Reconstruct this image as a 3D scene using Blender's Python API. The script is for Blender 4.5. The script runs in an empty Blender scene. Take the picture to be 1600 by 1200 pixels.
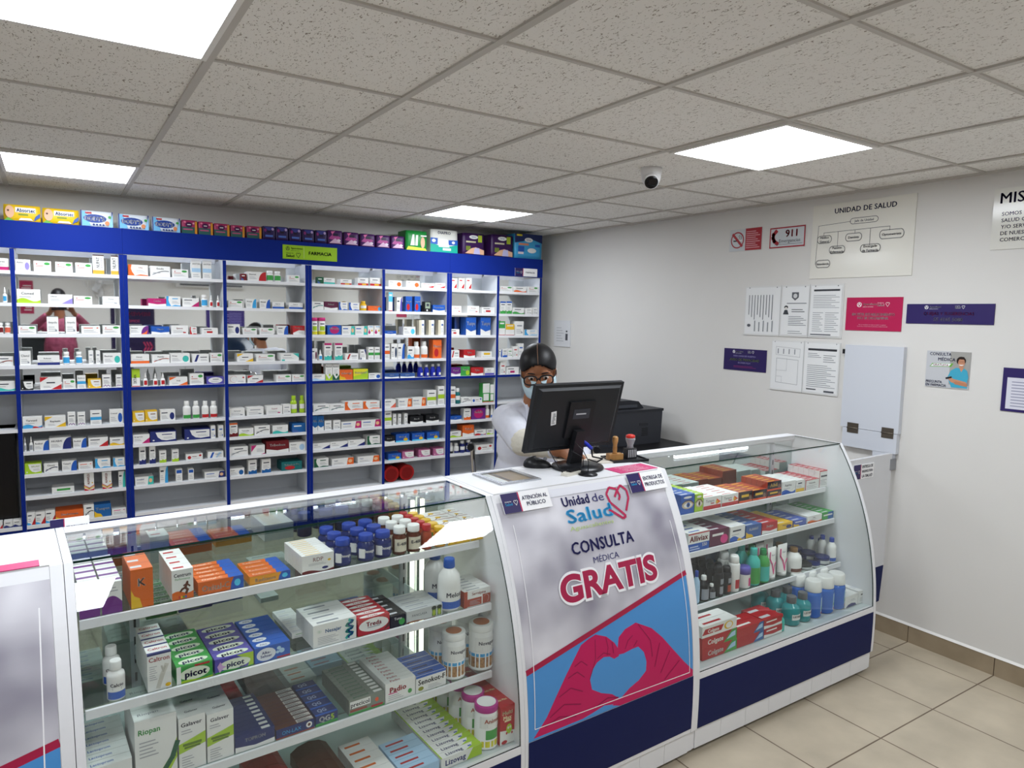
import bpy, math, random
from mathutils import Vector, Matrix, Euler
random.seed(7)
SC = bpy.context.scene
COL = SC.collection
PI = math.pi

# ---------------------------------------------------------------- camera, exposure, world
CAM_H = 1.67
cam = bpy.data.cameras.new('camera'); cam_o = bpy.data.objects.new('camera', cam); COL.objects.link(cam_o)
cam.sensor_width = 36.0; cam.lens = 24.765; cam.clip_start = 0.02; cam.clip_end = 60
_yaw, _pit, _rol = 0.5776, -0.0958, 0.0203
_f = Vector((math.sin(_yaw)*math.cos(_pit), math.cos(_yaw)*math.cos(_pit), math.sin(_pit)))
_r = Vector((math.cos(_yaw), -math.sin(_yaw), 0)); _u = _r.cross(_f)
_r2 = _r*math.cos(_rol) + _u*math.sin(_rol); _u2 = -_r*math.sin(_rol) + _u*math.cos(_rol)
cam_o.matrix_world = Matrix((( _r2.x, _u2.x, -_f.x, 0), (_r2.y, _u2.y, -_f.y, 0), (_r2.z, _u2.z, -_f.z, CAM_H), (0, 0, 0, 1)))
SC.camera = cam_o
SC.view_settings.view_transform = 'Standard'; SC.view_settings.look = 'None'
SC.view_settings.gamma = 1.0; SC.view_settings.use_curve_mapping = False
SC.view_settings.exposure = 0.0
SC.cycles.transparent_max_bounces = 32
SC.cycles.max_bounces = 10
LAMP = 23.5          # radiance of the ceiling panels
wd = bpy.data.worlds.new('world'); SC.world = wd; wd.use_nodes = True
wd.node_tree.nodes['Background'].inputs[0].default_value = (0.9, 0.95, 1, 1)
wd.node_tree.nodes['Background'].inputs[1].default_value = 0.35

# ---------------------------------------------------------------- materials
def lin(h):
    h = h.lstrip('#')
    o = []
    for i in (0, 2, 4):
        c = int(h[i:i+2], 16)/255
        o.append(c/12.92 if c <= .04045 else ((c+.055)/1.055)**2.4)
    return (*o, 1.0)
MATS = {}
def M(hexc, rough=.45, metal=0.0, name=None, spec=.3):
    k = (hexc, rough, metal, spec)
    if k in MATS: return MATS[k]
    m = bpy.data.materials.new(name or 'paint_' + hexc.lstrip('#')); m.use_nodes = True
    b = m.node_tree.nodes['Principled BSDF']
    b.inputs['Base Color'].default_value = lin(hexc); b.inputs['Roughness'].default_value = rough
    b.inputs['Metallic'].default_value = metal; b.inputs['Specular IOR Level'].default_value = spec
    m.diffuse_color = lin(hexc)
    MATS[k] = m
    return m
def emit(name, hexc, s):
    m = bpy.data.materials.new(name); m.use_nodes = True
    nt = m.node_tree; nt.nodes.clear()
    e = nt.nodes.new('ShaderNodeEmission'); e.inputs[0].default_value = lin(hexc); e.inputs[1].default_value = s
    o = nt.nodes.new('ShaderNodeOutputMaterial'); nt.links.new(e.outputs[0], o.inputs[0])
    return m
def glass(name, tint, f0=.04, rough=.0):
    m = bpy.data.materials.new(name); m.use_nodes = True
    nt = m.node_tree; nt.nodes.clear(); N = nt.nodes.new; L = nt.links.new
    t = N('ShaderNodeBsdfTransparent'); t.inputs[0].default_value = lin(tint)
    g = N('ShaderNodeBsdfGlossy'); g.inputs['Roughness'].default_value = rough
    lw = N('ShaderNodeLayerWeight'); lw.inputs[0].default_value = .5
    p = N('ShaderNodeMath'); p.operation = 'POWER'; p.inputs[1].default_value = 5
    a = N('ShaderNodeMath'); a.operation = 'MULTIPLY_ADD'; a.inputs[1].default_value = 1-f0; a.inputs[2].default_value = f0
    mx = N('ShaderNodeMixShader'); o = N('ShaderNodeOutputMaterial')
    L(lw.outputs['Facing'], p.inputs[0]); L(p.outputs[0], a.inputs[0]); L(a.outputs[0], mx.inputs[0])
    L(t.outputs[0], mx.inputs[1]); L(g.outputs[0], mx.inputs[2]); L(mx.outputs[0], o.inputs[0])
    return m
def noisy(name, c1, c2, scale, rough=.5, bump=0.0, detail=3):
    m = bpy.data.materials.new(name); m.use_nodes = True
    nt = m.node_tree; N = nt.nodes.new; L = nt.links.new
    b = nt.nodes['Principled BSDF']; b.inputs['Roughness'].default_value = rough
    tc = N('ShaderNodeTexCoord'); n = N('ShaderNodeTexNoise'); n.inputs['Scale'].default_value = scale; n.inputs['Detail'].default_value = detail
    r = N('ShaderNodeValToRGB'); r.color_ramp.elements[0].color = lin(c1); r.color_ramp.elements[1].color = lin(c2)
    r.color_ramp.elements[0].position = .3; r.color_ramp.elements[1].position = .7
    L(tc.outputs['Object'], n.inputs[0]); L(n.outputs[0], r.inputs[0]); L(r.outputs[0], b.inputs['Base Color'])
    if bump:
        bp = N('ShaderNodeBump'); bp.inputs['Strength'].default_value = bump; bp.inputs['Distance'].default_value = .01
        L(n.outputs[0], bp.inputs['Height']); L(bp.outputs[0], b.inputs['Normal'])
    return m

def ceiling_tile_mat():
    m = bpy.data.materials.new('mineral_fibre_tile'); m.use_nodes = True
    nt = m.node_tree; N = nt.nodes.new; L = nt.links.new; b = nt.nodes['Principled BSDF']; b.inputs['Roughness'].default_value = .9
    tc = N('ShaderNodeTexCoord')
    def flecks(scale, thr, rot):
        mp = N('ShaderNodeMapping'); mp.inputs['Scale'].default_value = (scale, scale*.45, scale); mp.inputs['Rotation'].default_value = (0, 0, rot)
        n = N('ShaderNodeTexNoise'); n.inputs['Scale'].default_value = 1; n.inputs['Detail'].default_value = 1.5; n.inputs['Distortion'].default_value = 1.2
        r = N('ShaderNodeMapRange'); r.inputs[1].default_value = thr; r.inputs[2].default_value = thr+.03
        L(tc.outputs['Object'], mp.inputs[0]); L(mp.outputs[0], n.inputs[0]); L(n.outputs[0], r.inputs[0]); return r.outputs[0]
    a = flecks(150, .655, .3); c = flecks(130, .665, 1.7)
    mx = N('ShaderNodeMath'); mx.operation = 'MAXIMUM'; L(a, mx.inputs[0]); L(c, mx.inputs[1])
    cm = N('ShaderNodeMix'); cm.data_type = 'RGBA'; cm.inputs['A'].default_value = lin('f3f1ec'); cm.inputs['B'].default_value = lin('988e83')
    L(mx.outputs[0], cm.inputs['Factor']); L(cm.outputs['Result'], b.inputs['Base Color'])
    bp = N('ShaderNodeBump'); bp.inputs['Strength'].default_value = .4; bp.inputs['Distance'].default_value = .004; bp.invert = True
    L(mx.outputs[0], bp.inputs['Height']); L(bp.outputs[0], b.inputs['Normal'])
    return m
def floor_mat():
    m = bpy.data.materials.new('beige_floor_tile'); m.use_nodes = True
    nt = m.node_tree; N = nt.nodes.new; L = nt.links.new; b = nt.nodes['Principled BSDF']; b.inputs['Roughness'].default_value = .38
    tc = N('ShaderNodeTexCoord'); mp = N('ShaderNodeMapping'); mp.inputs['Location'].default_value = (-2.7525, -1.4351, 0)
    br = N('ShaderNodeTexBrick'); br.offset = 0; br.squash = 1
    br.inputs['Scale'].default_value = 1; br.inputs['Brick Width'].default_value = .408; br.inputs['Row Height'].default_value = .408
    br.inputs['Mortar Size'].default_value = .0032; br.inputs['Mortar Smooth'].default_value = .1
    br.inputs['Color1'].default_value = lin('bcb09b'); br.inputs['Color2'].default_value = lin('b6aa95'); br.inputs['Mortar'].default_value = lin('6b5b4a')
    n = N('ShaderNodeTexNoise'); n.inputs['Scale'].default_value = 5; n.inputs['Detail'].default_value = 5
    mr = N('ShaderNodeMapRange'); mr.inputs[1].default_value = .3; mr.inputs[2].default_value = .75; mr.inputs[3].default_value = .84; mr.inputs[4].default_value = 1.1
    mm = N('ShaderNodeMix'); mm.data_type = 'RGBA'; mm.blend_type = 'MULTIPLY'; mm.inputs['Factor'].default_value = 1
    L(tc.outputs['Object'], mp.inputs[0]); L(mp.outputs[0], br.inputs['Vector']); L(tc.outputs['Object'], n.inputs[0]); L(n.outputs[0], mr.inputs[0])
    L(br.outputs['Color'], mm.inputs['A']); L(mr.outputs[0], mm.inputs['B']); L(mm.outputs['Result'], b.inputs['Base Color'])
    bp = N('ShaderNodeBump'); bp.inputs['Strength'].default_value = .3; bp.inputs['Distance'].default_value = .003; bp.invert = True
    L(br.outputs['Fac'], bp.inputs['Height']); L(bp.outputs[0], b.inputs['Normal'])
    return m
WALL = noisy('white_wall_paint', 'dcdad6', 'd7d5d1', 1.2, .6)
WHITE = M('e6e7ea', .35); BLUE = M('13297e', .55, 0, None, .06); NAVY = M('161f50', .5, 0, None, .12); MIRROR = M('f1f4f3', .02, 1.0, 'mirror'); DKGREEN = M('12332b', .2)
GLASS = glass('clear_glass', 'fcfefd'); TINTG = glass('shelf_glass', 'f4faf8', .05); ACRYL = glass('clear_acrylic', 'f8f8f4', .05, .02)
CHROME = M('c8c8cc', .15, 1.0); BLACK = M('17181b', .4); GREY = M('8a8c90', .4); WPLAST = M('e9e9ea', .3)
LAMPM = emit('led_panel', 'f2f8ff', LAMP); TUBE2 = emit('led_tube_vertical', 'fdfbe8', 2.2); TUBE = emit('led_tube', 'eef6ff', 9.0)

# ---------------------------------------------------------------- mesh builder
TXT = {}
def text_geo(s, bold=0.0, grow=False):
    k = (s, bold, grow)
    if k not in TXT:
        c = bpy.data.curves.new('lettering', 'FONT'); c.body = s; c.size = 1.0; c.resolution_u = 2
        if grow: c.offset = bold; c.resolution_u = 8
        elif bold: c.space_character = 1+bold*1.6
        o = bpy.data.objects.new('lettering', c); me = bpy.data.meshes.new_from_object(o)
        vs = [(v.co.x, v.co.y) for v in me.vertices]; fs = [tuple(p.vertices) for p in me.polygons]
        bpy.data.objects.remove(o); bpy.data.curves.remove(c); bpy.data.meshes.remove(me)
        if bold and not grow:                       # heavier strokes: the outline repeated a hair to each side
            V, F = [], []
            for dx, dy in ((-bold, 0), (bold, 0), (0, bold*.6), (0, -bold*.6)):
                n = len(V); V += [(x+dx, y+dy) for x, y in vs]; F += [tuple(n+q for q in f) for f in fs]
            vs, fs = V, F
        x0 = min(v[0] for v in vs) if vs else 0; x1 = max(v[0] for v in vs) if vs else 0
        TXT[k] = ([(x-x0, y) for x, y in vs], fs, max(x1-x0, 1e-4))
    return TXT[k]
class MB:
    def __init__(s): s.v = []; s.f = []; s.m = []; s.sm = []; s.mats = []; s.mix = {}
    def mi(s, m):
        if m not in s.mix: s.mix[m] = len(s.mats); s.mats.append(m)
        return s.mix[m]
    def face(s, idx, m, sm=False): s.f.append(tuple(idx)); s.m.append(s.mi(m)); s.sm.append(sm)
    def poly(s, pts, m, sm=False):
        n = len(s.v); s.v += [tuple(p) for p in pts]; s.face(range(n, n+len(pts)), m, sm)
    def box(s, x0, x1, y0, y1, z0, z1, m, front=None, top=None, side=None, back=None, bottom=None):
        n = len(s.v)
        s.v += [(x0,y0,z0),(x1,y0,z0),(x1,y1,z0),(x0,y1,z0),(x0,y0,z1),(x1,y0,z1),(x1,y1,z1),(x0,y1,z1)]
        for q, mm in (((0,1,5,4), front), ((1,2,6,5), side), ((2,3,7,6), back), ((3,0,4,7), side), ((4,5,6,7), top), ((3,2,1,0), bottom)):
            s.face([n+i for i in q], mm or m)
        return s
    def obox(s, c, ax, half, m):
        c = Vector(c); A = [Vector(a)*h for a, h in zip(ax, half)]; n = len(s.v)
        for sz in (-1, 1):
            for sx, sy in ((-1,-1),(1,-1),(1,1),(-1,1)): s.v.append(tuple(c + A[0]*sx + A[1]*sy + A[2]*sz))
        for q in ((0,1,5,4),(1,2,6,5),(2,3,7,6),(3,0,4,7),(4,5,6,7),(3,2,1,0)): s.face([n+i for i in q], m)
        return s
    def prism(s, pts, O, U, V, W, m, m2=None, sm=False):     # polygon (u,v) swept along W
        O, U, V, W = map(Vector, (O, U, V, W)); n = len(s.v); k = len(pts)
        for w in (Vector(), W): s.v += [tuple(O + U*a + V*b + w) for a, b in pts]
        s.face(range(n, n+k), m); s.face(range(n+2*k-1, n+k-1, -1), m)
        for i in range(k): s.face((n+i, n+(i+1) % k, n+k+(i+1) % k, n+k+i), m2 or m, sm)
        return s
    def lathe(s, prof, m, c=(0,0,0), n=20, mats=None, axis=None, cap=True):
        c = Vector(c); R = Matrix.Identity(3)
        if axis is not None: R = Vector((0,0,1)).rotation_difference(Vector(axis)).to_matrix()
        b = len(s.v)
        for r, z in prof:
            for i in range(n):
                a = 2*PI*i/n; s.v.append(tuple(c + R @ Vector((r*math.cos(a), r*math.sin(a), z))))
        for j in range(len(prof)-1):
            mm = mats[j] if mats else m
            for i in range(n):
                i2 = (i+1) % n; s.face((b+j*n+i, b+j*n+i2, b+(j+1)*n+i2, b+(j+1)*n+i), mm, True)
        if cap:
            s.face(range(b+n-1, b-1, -1), mats[0] if mats else m); k = b+(len(prof)-1)*n; s.face(range(k, k+n), mats[-1] if mats else m)
        return s
    def tube(s, pts, r, m, n=8):
        P = [Vector(p) for p in pts]; b = len(s.v); rr = r if isinstance(r, (list, tuple)) else [r]*len(P); up = None
        for i, p in enumerate(P):
            d = (P[min(i+1, len(P)-1)] - P[max(i-1, 0)]).normalized()
            if up is None: up = d.orthogonal().normalized()
            up = (up - d*up.dot(d)).normalized(); w = d.cross(up)
            for k in range(n):
                a = 2*PI*k/n; s.v.append(tuple(p + (up*math.cos(a) + w*math.sin(a))*rr[i]))
        for i in range(len(P)-1):
            for k in range(n):
                k2 = (k+1) % n; s.face((b+i*n+k, b+i*n+k2, b+(i+1)*n+k2, b+(i+1)*n+k), m, True)
        s.face(range(b+n-1, b-1, -1), m); k = b+(len(P)-1)*n; s.face(range(k, k+n), m)
        return s
    def ell(s, c, r, m, R=None, nu=16, nv=10, keep=None):
        c = Vector(c); b = len(s.v); R = R or Matrix.Identity(3)
        for j in range(nv+1):
            t = PI*j/nv
            for i in range(nu):
                a = 2*PI*i/nu; s.v.append(tuple(c + R @ Vector((r[0]*math.sin(t)*math.cos(a), r[1]*math.sin(t)*math.sin(a), r[2]*math.cos(t)))))
        for j in range(nv):
            for i in range(nu):
                i2 = (i+1) % nu; q = (b+j*nu+i, b+(j+1)*nu+i, b+(j+1)*nu+i2, b+j*nu+i2)
                if keep is None or keep(((Vector(s.v[q[0]])+Vector(s.v[q[2]]))/2)): s.face(q, m, True)
        return s
    def cap(s, p0, p1, r0, r1, m, n=14):
        p0, p1 = Vector(p0), Vector(p1); d = p1-p0; L = d.length; pr = []
        for k in range(5): a = -PI/2 + PI/2*k/4; pr.append((max(r0*math.cos(a), 1e-4), r0*math.sin(a)))
        for k in range(5): a = PI/2*k/4; pr.append((max(r1*math.cos(a), 1e-4), L + r1*math.sin(a)))
        return s.lathe(pr, m, p0, n, axis=d)
    def art(s, O, U, V, N): return Art(s, O, U, V, N)
    def build(s, name, parent=None, mods=None):
        me = bpy.data.meshes.new(name); me.from_pydata(s.v, [], s.f)
        for m in s.mats: me.materials.append(m)
        me.polygons.foreach_set('material_index', s.m); me.polygons.foreach_set('use_smooth', s.sm); me.update()
        o = bpy.data.objects.new(name, me); COL.objects.link(o)
        if parent: o.parent = parent
        return o
class Art:                                   # flat printing on a face: unit coords (x right, y up) of a frame, each layer a hair above the last
    def __init__(s, mb, O, U, V, N):
        s.b = mb; s.O, s.U, s.V = Vector(O), Vector(U), Vector(V); s.N = Vector(N).normalized(); s.k = 1; s.e = .00013
    def P(s, x, y): return s.O + s.U*x + s.V*y + s.N*(s.e*s.k)
    def poly(s, pts, m): s.b.poly([s.P(*p) for p in pts], m); s.k += 1
    def rect(s, x0, y0, x1, y1, m): s.poly([(x0,y0),(x1,y0),(x1,y1),(x0,y1)], m)
    def ell(s, cx, cy, rx, ry, m, n=20): s.poly([(cx+rx*math.cos(2*PI*i/n), cy+ry*math.sin(2*PI*i/n)) for i in range(n)], m)
    def ring(s, cx, cy, rx, ry, t, m, n=24, a0=0, a1=2*PI):
        asp = s.U.length/s.V.length
        for i in range(n):
            a, b = a0+(a1-a0)*i/n, a0+(a1-a0)*(i+1)/n
            s.b.poly([s.P(cx+(rx-d)*math.cos(q), cy+(ry-d*asp)*math.sin(q)) for q, d in ((a,0),(b,0),(b,t),(a,t))], m)
        s.k += 1
    def line(s, pts, w, m):                  # w in metres
        Ul, Vl = s.U.length, s.V.length
        for (xa, ya), (xb, yb) in zip(pts, pts[1:]):
            dx, dy = (xb-xa)*Ul, (yb-ya)*Vl; L = math.hypot(dx, dy) or 1; nx, ny = -dy/L*w/2/Ul, dx/L*w/2/Vl; ex, ey = dx/L*w/2/Ul, dy/L*w/2/Vl
            s.b.poly([s.P(xa-ex+nx, ya-ey+ny), s.P(xa-ex-nx, ya-ey-ny), s.P(xb+ex-nx, yb+ey-ny), s.P(xb+ex+nx, yb+ey+ny)], m)
        s.k += 1
    def wave(s, y0, y1, amp, m, x0=0, x1=1, n=10, ph=0):
        top = [(x0+(x1-x0)*i/n, y1+amp*math.sin(ph+2*PI*i/n)) for i in range(n+1)]
        s.poly([(x0, y0), (x1, y0)] + top[::-1], m)
    def bars(s, x0, y0, x1, y1, n, m, fill=.45):
        h = (y1-y0)/n
        for i in range(n): s.b.poly([s.P(*p) for p in ((x0, y0+i*h), (x1-(x1-x0)*.3*((i*7) % 3)/2, y0+i*h), (x1-(x1-x0)*.3*((i*7) % 3)/2, y0+i*h+h*fill), (x0, y0+i*h+h*fill))], m)
        s.k += 1
    def text(s, t, x, y, h, m, w=None, al='c', bold=.0, rot=0):   # cap height h in units of V, limited to width w in units of U
        vs, fs, tw = text_geo(t, bold); Ul, Vl = s.U.length, s.V.length
        sc = h*Vl/.70; lim = Vl if rot else Ul
        sx = sc
        if w and tw*sc > w*lim: sx = w*lim/tw
        if w and sx < sc*.72: sc = sx/.72
        off = {'c': -tw/2, 'l': 0, 'r': -tw}[al]; n = len(s.b.v); ca, sa = math.cos(rot), math.sin(rot)
        for a, b in vs:
            p, q = (a+off)*sx, (b-.35)*sc; p, q = p*ca-q*sa, p*sa+q*ca
            s.b.v.append(tuple(s.P(x+p/Ul, y+q/Vl)))
        for f in fs: s.b.face([n+i for i in f], m)
        s.k += 1

# ---------------------------------------------------------------- scene objects
def empty(name, loc=(0,0,0), rz=0.0):
    o = bpy.data.objects.new(name, None); COL.objects.link(o); o.location = loc; o.rotation_euler = (0, 0, rz); o.empty_display_size = .05
    return o
def tag(o, label, cat, group=None):
    o['label'] = label; o['category'] = cat
    if group: o['group'] = group
    return o
def struct(o): o['kind'] = 'structure'; return o
def copy_tree(o, parent=None):
    c = o.copy(); COL.objects.link(c)
    if parent: c.parent = parent
    for ch in list(o.children): copy_tree(ch, c)
    return c
# ================================================================ the room
XR, YB, YF, XL, ZC = 3.735, 5.281, -1.5, -2.6, 2.395
def slab(name, *a): return struct(MB().box(*a).build(name))
slab('floor', XL, XR, YF, YB, -.08, 0, floor_mat())
slab('wall_back', XL-.1, XR+.1, YB, YB+.1, 0, ZC, WALL)
slab('wall_right', XR, XR+.1, YF, YB, 0, ZC, WALL)
slab('wall_left', XL-.1, XL, YF, YB, 0, ZC, WALL)
slab('wall_front', XL-.1, XR+.1, YF-.1, YF, 0, ZC, noisy('white_entrance_wall', 'f1efec', 'ecebe8', 1.2, .6))
slab('ceiling', XL-.1, XR+.1, YF-.1, YB+.1, ZC, ZC+.06, ceiling_tile_mat())
# exposed grid of the suspended ceiling
GX, GY, TX, TY = .4056, 1.651, .61, .607
g = MB(); GRID = M('c6c2bb', .5); GS = M('b3a797', .8)
for i in range(-5, 6):
    x = GX+i*TX
    if XL < x < XR: g.box(x-.012, x+.012, YF, YB, ZC-.007, ZC, GRID)
for j in range(-6, 7):
    y = GY+j*TY
    if YF < y < YB: g.box(XL, XR, y-.0075, y+.0075, ZC-.006, ZC, GRID)
g.box(XL, XR, YB-.022, YB, ZC-.012, ZC, GRID); g.box(XR-.022, XR, YF, YB, ZC-.012, ZC, GRID)
struct(g.build('trim_1'))
# skirting of floor tile on the right wall, joints follow the floor
sk = MB(); SKM = noisy('skirting_tile', '8f8069', 'a3937b', 6, .45); y = 1.4351-.408*8
while y < YB:
    a, b = max(y+.002, YF), min(y+.406, YB)
    if b > a: sk.box(XR-.009, XR, a, b, 0, .09, SKM)
    y += .408
sk.box(XR-.006, XR, YF, YB, 0, .089, M('5e5142', .7)); sk.prism([(0,0),(.012,0),(0,.01)], (XR, YF, .09), (-1,0,0), (0,0,1), (0,YB-YF,0), M('e6e4df', .6))
struct(sk.build('baseboard_right'))

# ---------------------------------------------------------------- ceiling light panels
def panel(i, j):
    x, y = GX+i*TX, GY+j*TY; t = empty('ceiling_light', (x+TX/2, y+TY/2, ZC-.012))
    w, h = TX/2-.011, TY/2-.011; f = MB(); FR = M('eceae6', .4)
    for a in ((-w, w, -h, -h+.016), (-w, w, h-.016, h), (-w, -w+.016, -h+.016, h-.016), (w-.016, w, -h+.016, h-.016)): f.box(*a, -.004, .012, FR)
    f.build('frame', t); MB().box(-w+.016, w-.016, -h+.016, h-.016, 0, .01, LAMPM, side=FR, top=FR).build('diffuser', t)
    return t
for (i, j), lb in (((-1,0), 'square lit ceiling panel at the near left, largest in view'), ((-1,4), 'lit ceiling panel above the left end of the wall shelving'),
                   ((3,0), 'lit ceiling panel beside the small dome camera'), ((3,4), 'far lit ceiling panel near the back right corner'),
                   ((-1,-3), 'lit ceiling panel over the shop entrance, left of the photographer'), ((3,-3), 'lit ceiling panel over the shop entrance, near the right wall')):
    tag(panel(i, j), lb, 'ceiling light', 'square LED panels in the suspended ceiling')

# ---------------------------------------------------------------- dome security camera
t = tag(empty('security_camera', (2.452, 2.567, ZC)), 'small white turret security camera on the ceiling', 'security camera')
MB().lathe([(.052,0),(.052,-.014),(.048,-.032),(.044,-.036)], WPLAST, n=28).build('base', t)
hd = Vector((-.55,-.62,-.56)).normalized()
MB().ell((0,0,-.040), (.047,.047,.047), WPLAST, nu=24, nv=14).lathe([(.036,0),(.037,.045),(.035,.058)], WPLAST, Vector((0,0,-.042)), 24, axis=hd).build('housing', t)
MB().lathe([(.032,.0585),(.0315,.0605),(.012,.061)], M('0b0b0d', .1), Vector((0,0,-.042)), 24, axis=hd).build('lens', t)

# ================================================================ wall shelving
YS, YM = 5.0, 5.25
LEV = [1.875, 1.69, 1.51, 1.325, 1.178, .95, .812, .675, .54, .365]
GREYW = M('cfd2d6', .45)
LEDST = emit('shelf_led_strip', 'f0f7ff', 9.0)
def shelving(x0, x1, xm, lb, skip=()):
    t = tag(empty('wall_shelving', (0, 0, 0)), lb, 'shelving', 'blue and white wall shelving units')
    W = .022
    for a, b in ((x0, x0+W), (xm-W/2, xm+W/2), (x1-W, x1)):
        MB().box(a, b, YS, YM+.02, .02, 2.0, GREYW, front=BLUE).build('upright', t)
    MB().box(x0, x1, YS-.006, YS+.016, 2.003, 2.158, BLUE).box(x0, x1, YS+.016, YM+.02, 2.062, 2.076, WHITE).box(x0, x1, YS+.016, YM+.02, 2.14, 2.158, GREYW).build('header', t)
    for a, b in ((x0+W, xm-W/2), (xm+W/2, x1-W)):
        for i, z in enumerate(LEV):
            th = .020
            if i in skip and a < -.5: continue
            MB().box(a, b, YS+.002, YM-.002, z-th, z, GREYW if i > 4 else WHITE, front=BLUE if i in (4,) else WHITE).build('shelf', t)
        MB().box(a, b, YM-.001, YM+.018, 1.178, 1.985, MIRROR).build('mirror', t)
        MB().box(a, b, YM, YM+.018, 1.9855, 2.061, WHITE).build('top_panel', t)
        MB().box(a, b, YM, YM+.018, .345, 1.158, GREYW).build('back_panel', t)
        MB().box(a, b, YS+.012, YS+.03, .02, .345, BLUE).build('kick_panel', t)
        MB().box(a+.02, b-.02, YS+.0165, YS+.024, 2.040, 2.056, LEDST).build('led_strip', t)
    return t
shelving(-.775, .375, -.184, 'leftmost tall blue and white shelving unit holding the black cabinet', (6, 7, 8))
shelving(.376, 1.525, .966, 'tall blue and white shelving unit under the green FARMACIA sign')
shelving(1.526, 2.648, 2.092, 'third tall shelving unit from the left, holding two red canisters')
shelving(2.649, 3.545, 3.103, 'rightmost and narrowest shelving unit behind the pharmacist')
# black cabinet in the leftmost bay
t = tag(empty('black_cabinet', (-.475, 5.14, LEV[9])), 'plain black cabinet at the left edge in the lowest shelving bay', 'cabinet')
MB().box(-.255, .262, -.055, .10, 0, .585, M('0e0c0d', .25)).build('body', t); MB().box(-.25, .257, -.061, -.055, .005, .58, M('120f10', .18)).build('door', t)
# signs on the header
def sign_y(name, lb, x0, x1, z0, z1, y, th, m, fn, cat='sign', group=None):
    b = MB(); cx, cz = (x0+x1)/2, z0; w, h = x1-x0, z1-z0
    b.box(-w/2, w/2, -th, 0, 0, h, m); a = b.art((-w/2, -th, 0), (w,0,0), (0,0,h), (0,-1,0)); fn(a)
    o = b.build(name); o.location = (cx, y, cz); return tag(o, lb, cat, group)
KB = M('15171a', .5); WT = M('f4f4f5', .5); NV = M('2b2158', .45); MG = M('b31c50', .45); CY = M('2fa6dc', .5)
def agu(a, x, y, s, m):            # little state-government and health-unit logos, as on all the shop's signs
    a.ring(x, y, s*.5, s*.5*a.U.length/a.V.length, s*.12, m); k = a.U.length/a.V.length
    a.line([(x-s*.25, y-s*.25*k), (x, y+s*.3*k), (x+s*.25, y-s*.25*k)], s*.13*a.U.length, m)
    a.text('Aguascalientes', x+s*.8, y+s*.14*k, s*.42*k, m, s*3.0, 'l', .02); a.text('gobierno del estado', x+s*.8, y-s*.42*k, s*.2*k, m, s*2.2, 'l')
def salud(a, x, y, s, m, m2=None, al='l'):
    k = a.U.length/a.V.length
    a.text('Unidad de', x, y+s*.5*k, s*.3*k, m, s*2.0, 'l'); a.text('Salud', x, y-s*.12*k, s*.62*k, m2 or m, s*2.6, 'l', .03)
    hx = x+s*2.9; a.ring(hx-s*.25, y+s*.35*k, s*.3, s*.3*k, s*.09, m, 14, 0, PI*1.1); a.ring(hx+s*.25, y+s*.35*k, s*.3, s*.3*k, s*.09, m, 14, -.1*PI, PI)
    a.line([(hx-s*.5, y+s*.2*k), (hx, y-s*.55*k), (hx+s*.52, y+s*.3*k)], s*.09*a.U.length, m)
def f_farm(a):
    agu(a, .09, .74, .07, KB); salud(a, .06, .27, .075, KB, KB); a.line([(.38,.1),(.38,.9)], .0015, M('dfe8b8', .5)); a.text('FARMACIA', .68, .5, .24, KB, .5, 'c', .03)
sign_y('header_sign', 'lime green FARMACIA sign fixed on the blue header', 1.345, 1.73, 2.035, 2.131, 4.994, .004, M('96c11f', .45), f_farm)
def f_small(txt, n=1):
    def f(a):
        a.rect(0, 0, .34, 1, NV); a.rect(.34, 0, .365, 1, MG); salud(a, .05, .47, .075, WT, CY)
        ls = txt.split('|')
        for i, l in enumerate(ls): a.text(l, .68, .5+(len(ls)-1)*.16-i*.32, .2, M('2b2b5e', .5), .54, 'c', .02)
    return f
sign_y('header_label', 'small white sign with a navy end on the right end of the blue header', 3.262, 3.487, 2.008, 2.075, 4.994, .003, WT, f_small('FARMACIA'))

# ================================================================ counters (profile: v = 0 at the top front edge, negative towards the shop)
PC = [(-.6429*t+.5771*t*t-.1559*t**3, 1.08-t) for t in [.975*i/40 for i in range(41)]]
def pv(z):
    for (v0, z0), (v1, z1) in zip(PC, PC[1:]):
        if z1 <= z <= z0: return v0+(v1-v0)*(z0-z)/max(z0-z1, 1e-9)
    return PC[-1][0] if z < PC[-1][1] else PC[0][0]
VB = .31                     # depth of the counter top
def side_panel(b, u0, u1, m, off=0.0):
    pts = [(v-off, z) for v, z in PC] + [(-.21, .10), (-.21, .02), (VB, .02), (VB, 1.083)]
    b.prism(pts, (u0,0,0), (0,1,0), (0,0,1), (u1-u0,0,0), m)
def curved(b, u0, u1, z0, z1, m, th, out=0.0, edge=None, sm=True):       # bent sheet following the front profile
    zs = [z1]+[z for v, z in PC if z0+.004 < z < z1-.004]+[z0]; n = len(b.v)
    for z in zs: v = pv(z)-out; b.v += [(u0,v,z),(u1,v,z),(u0,v+th,z),(u1,v+th,z)]
    e = edge or m; V4 = lambda k: [tuple(b.v[n+4*k+i]) for i in range(4)]
    for k in range(len(zs)-1):
        p, q = n+4*k, n+4*k+4
        b.face((q,q+1,p+1,p), m, sm); b.face((p+2,p+3,q+3,q+2), m, sm)
    for k in range(len(zs)-1):                     # edges on their own vertices, so the sheet stays evenly curved
        A, Q = V4(k), V4(k+1); b.poly([A[0],A[2],Q[2],Q[0]], e); b.poly([A[1],Q[1],Q[3],A[3]], e)
    A = V4(0); b.poly([A[0],A[1],A[3],A[2]], e); A = V4(len(zs)-1); b.poly([A[0],A[2],A[3],A[1]], e)
def frame_rot(deg): return math.radians(deg)
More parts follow.
